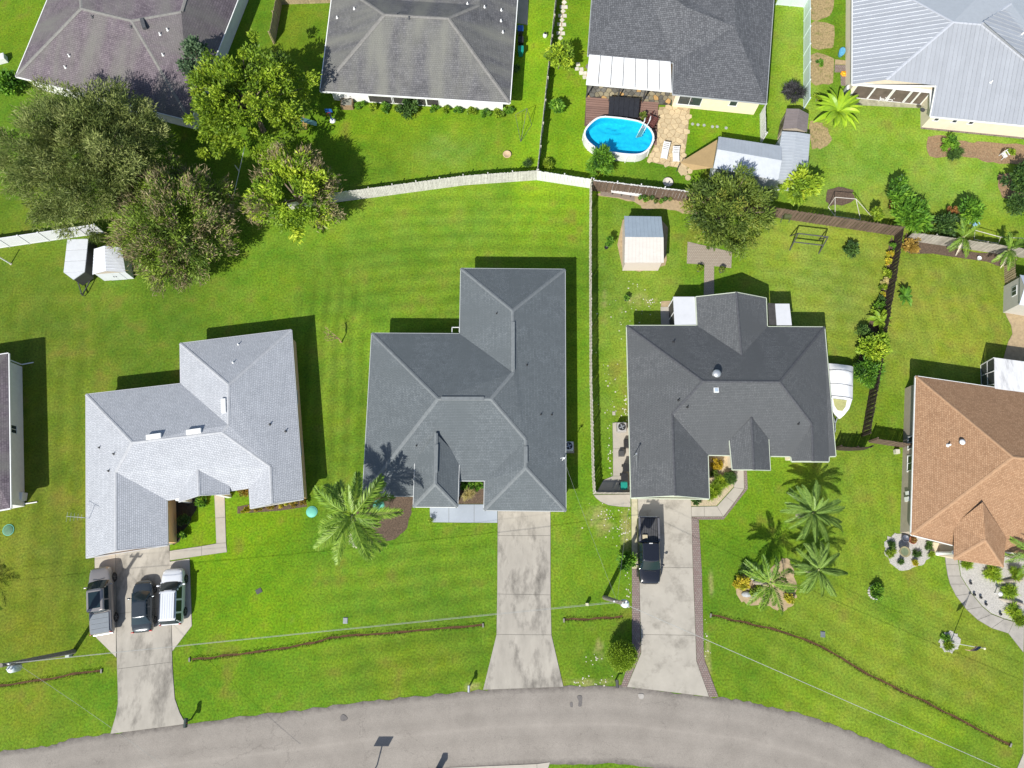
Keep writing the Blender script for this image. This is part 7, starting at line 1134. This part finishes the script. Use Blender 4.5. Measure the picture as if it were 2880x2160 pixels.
for k in range(5): a, b_ = P(1, 0, 352, 1062 + k * 14, 1.25), P(1, 0, 442, 1070 + k * 12, 1.25); MB().bar(a, b_, .1, .03).build('plank', pl, t)
a, b_ = P(1, 0, 388, 1030, 1.25), P(1, 0, 522, 1070, .1); MB().bar(a, b_, .5, .06).build('slide', mat('aqua_slide', (.16, .33, .33), .4), t)
t = thing('toy_hoop', 'blue toy basketball hoop on the grey house lawn', 'toy', P(1, 0, 660, 1040)); p = P(1, 0, 662, 1045); MB().lathe(p, [(.3, 0), (.3, .05), (.2, .15)], 14).build('base', WHITE, t); MB().tube([p, p + Vector((0, 0, 1.5))], .06, 8).build('pole', BLUP, t); MB().box(p + Vector((0, 0, 1.75)), (.7, .05, .5)).build('backboard', BLUP, t); MB().tube([p + Vector((.2 * math.cos(a), -.25 + .2 * math.sin(a), 1.5)) for a in np.arange(0, 6.6, .5)], .02, 5).build('rim', TAIL, t)
boxthing('garden_table', 'wooden garden table against the white back wall', 'table', (1, 0, 795, 920), (1.2, .8, .7), WOOD, 0, .02, mat('grey_table_top', (.2, .2, .17), .7))
t = thing('rain_barrel', 'blue oval tub beside the metal-roofed house', 'tub', P(3, 0, 625, 470)); MB().lathe((0, 0, 0), [(.3, 0), (.36, .1), (.4, .45), (.42, .5), (.36, .48), (.05, .44)], 18, .75, 1.3).build('tub', mat('sky_blue_plastic', (.10, .33, .52), .5), t, True, world=False); t.rotation_euler = (0, 0, -.4); MB().lathe((0, 0, .5), [(.3, 0), (.3, .02)], 16, .7, 1.2).build('lid', MATS['sky_blue_plastic'], t, world=False)
t = thing('water_barrel', 'grey barrel at the lanai corner', 'barrel', P(3, 0, 668, 800)); MB().lathe((0, 0, 0), [(.26, 0), (.3, .1), (.32, .45), (.3, .8), (.26, .9)], 16).build('body', METAL, t, True, world=False); MB().lathe((0, 0, .9), [(.25, 0), (.24, .03)], 16).build('lid', WHITE, t, world=False)
t = thing('flower_planter', 'orange flower-shaped toy beside the metal-roofed house', 'toy', P(3, 0, 652, 640)); mb = MB(); [mb.lathe((.2 * math.cos(a), .2 * math.sin(a), 0), [(.14, 0), (.15, .1), (.05, .16)], 10) for a in np.arange(0, 6.2, 1.05)]; mb.build('petals', mat('orange_plastic', (.65, .27, .01), .5), t, True, world=False); MB().lathe((0, 0, .08), [(.14, 0), (.12, .12)], 10).build('centre', mat('yellow_plastic', (.6, .42, .02), .5), t, True, world=False)
sheet('brick_step', 'small brick step beside the metal-roofed house', A(3, 0, 575, 560, 3, 0, 690, 565, 3, 0, 690, 740, 3, 0, 630, 740, 3, 0, 625, 625, 3, 0, 575, 625), BRICK, 0, .03); sheet('stone_step', 'pale stone step beside the blue tub', A(3, 0, 580, 515, 3, 0, 680, 525, 3, 0, 685, 560, 3, 0, 575, 556), SAND, 0, .035)
t = thing('bench', 'long white slatted bench against the brown fence', 'bench', c4(840, 560)[0]); a, b_ = [PN(1640 + x / 6.9125, 460 + y / 6.9125, .5) for x, y in ((545, 500), (1135, 585))]
for k in range(3): MB().bar(a + Vector((0, -.14 * k, 0)), b_ + Vector((0, -.14 * k, 0)), .11, .03).build('seat_slat', WHITE, t)
for s in (.05, .35, .65, .95): p = a.lerp(b_, s); MB().box((p.x, p.y - .14, .24), (.07, .36, .48)).build('leg', DMETAL, t)
t = thing('compost_tumbler', 'round dark bin on legs at the fence by the round tree', 'bin', P(3, 1, 140, 235)); MB().tube([(-.35, 0, .75), (.35, 0, .75)], .36, 16).build('drum', mat('dark_olive_drum', (.05, .06, .02), .6), t, world=False); mb = MB(); [mb.bar((s * .4, y, 0), (s * .4, 0, .75), .05, .05) for s in (-1, 1) for y in (-.35, .35)]; mb.build('stand', DMETAL, t, world=False)
t = thing('garden_post', 'white lamp post in the gravel bed beside curved path', 'post', P(3, 3, 1955, 150)); MB().tube([(0, 0, 0), (0, 0, .8)], .04, 8).build('post', WHITE, t, world=False); MB().lathe((0, 0, .75), [(.1, 0), (.2, .06), (.18, .14), (.03, .2)], 12).build('lamp_head', WHITE, t, True, world=False)
for lb, q, L, a in (('upper fallen grey palm trunk in the gravel bed', (3, 3, 2080, 45), 2.2, .1), ('lower fallen grey palm trunk in the gravel bed', (3, 3, 2090, 220), 2.0, -.25)):
    p = P(*q); tag(MB().tube([p + Vector((math.cos(a) * s, math.sin(a) * s, .16 + .05 * math.sin(s * 2))) for s in np.linspace(-L / 2, L / 2, 7)], [.05, .13, .18, .2, .19, .16, .1], 8).build('fallen_trunk', PALEBARK), lb, 'log')
for lb, q in (('small dark spotlight nearest the path', (1770, 160)), ('second dark spotlight in the gravel bed', (1825, 185)), ('third dark spotlight in the gravel bed', (1870, 243)), ('fourth dark spotlight in the gravel bed', (1995, 328)), ('upper dark spotlight by the path', (1738, 62))):
    p = P(3, 3, *q); t = thing('garden_spotlight', lb, 'lamp', p, .6); MB().tube([(0, 0, 0), (0, 0, .14)], .02, 6).build('stake', BLACK, t, world=False); MB().lathe((0, 0, .12), [(.06, 0), (.11, .08), (.12, .16), (.05, .18)], 10).build('head', BLACK, t, True, world=False)
t = thing('rail_fence', 'thin pale rail beside the yellow-green tree', 'fence', PN(672, 470)); MB().tube([PN(690, 405, 1.1), PN(655, 560, 1.1)], .03, 6).build('rail', WTRIM, t)
for f_ in (0, .5, 1): p = PN(690, 405, 0).lerp(PN(655, 560, 0), f_); MB().box((p.x, p.y, .55), (.08, .08, 1.1)).build('post', WTRIM, t)
# loose white stones scattered on the worn lawn
V = []; sp = [(2, 2, 800, 1140, 90, 60, 60), (2, 2, 960, 1180, 60, 90, 55), (2, 2, 920, 1300, 60, 50, 22), (2, 3, 1000, 100, 14, 90, 26), (2, 3, 1680, 620, 20, 130, 30), (2, 1, 1000, 1000, 130, 150, 60), (2, 1, 1180, 950, 40, 20, 30), (2, 2, 860, 200, 60, 160, 40), (2, 2, 985, 200, 10, 160, 60), (2, 2, 850, 560, 14, 160, 40), (2, 1, 850, 1550, 60, 60, 20), (2, 3, 720, 680, 40, 60, 20), (2, 3, 680, 910, 160, 25, 50)]; mb = MB()
for c_, r_, x, y, sx, sy, n in sp:
    for k in range(n // 2):
        p = P(c_, r_, x + random.gauss(0, sx), y + random.gauss(0, sy)); s = random.uniform(.025, .08); mb.lathe((p.x, p.y, -.01), [(s, 0), (s * .9, s * .35), (s * .3, s * .6)], 5, random.uniform(.7, 1.3), 1)
tag(mb.build('loose_stones', mat('limestone_pebbles', (.48, .45, .38), .9, .15, 6)), 'loose white stones strewn on the worn lawn', kind='stuff')

for lb, q, r in (('larger grey boulder in the palm bed', (2099, 1671), .34), ('smaller grey boulder in the palm bed', (2121, 1627), .24)):
    p = PN(*q); mb = MB(); mb.lathe(p, [(r * .8, -.03), (r, r * .3), (r * .8, r * .65), (r * .3, r * .85)], 8, 1.4, .8); tag(mb.build('boulder', mat('grey_boulder', (.3, .31, .32), .85, .2, 5, .03), None, True), lb, 'rock')
t = thing('gas_bottle', 'white round bottle on the grass by the pale fence', 'bottle', P(2, 0, 285, 318)); MB().lathe((0, 0, 0), [(.16, 0), (.22, .06), (.22, .34), (.12, .44), (.1, .52)], 14).build('tank', WHITE, t, True, world=False); MB().lathe((0, 0, .5), [(.12, 0), (.12, .1), (.03, .12)], 10).build('collar', BLACK, t, world=False)
t = thing('marker_post', 'white post leaning at the left lawn edge', 'post', P(0, 1, 95, 622)); p = P(0, 1, 95, 622); MB().tube([p, P(0, 1, -20, 555, 1.6)], .06, 8).build('shaft', WTRIM, t); MB().lathe(p, [(.12, 0), (.12, .04), (.06, .08)], 10).build('foot', CONC2, t)
boxthing('storage_chest', 'white chest under the purple-brown eave at left', 'chest', (0, 0, 20, 530), (1.2, .7, .7), WHITE, .3)
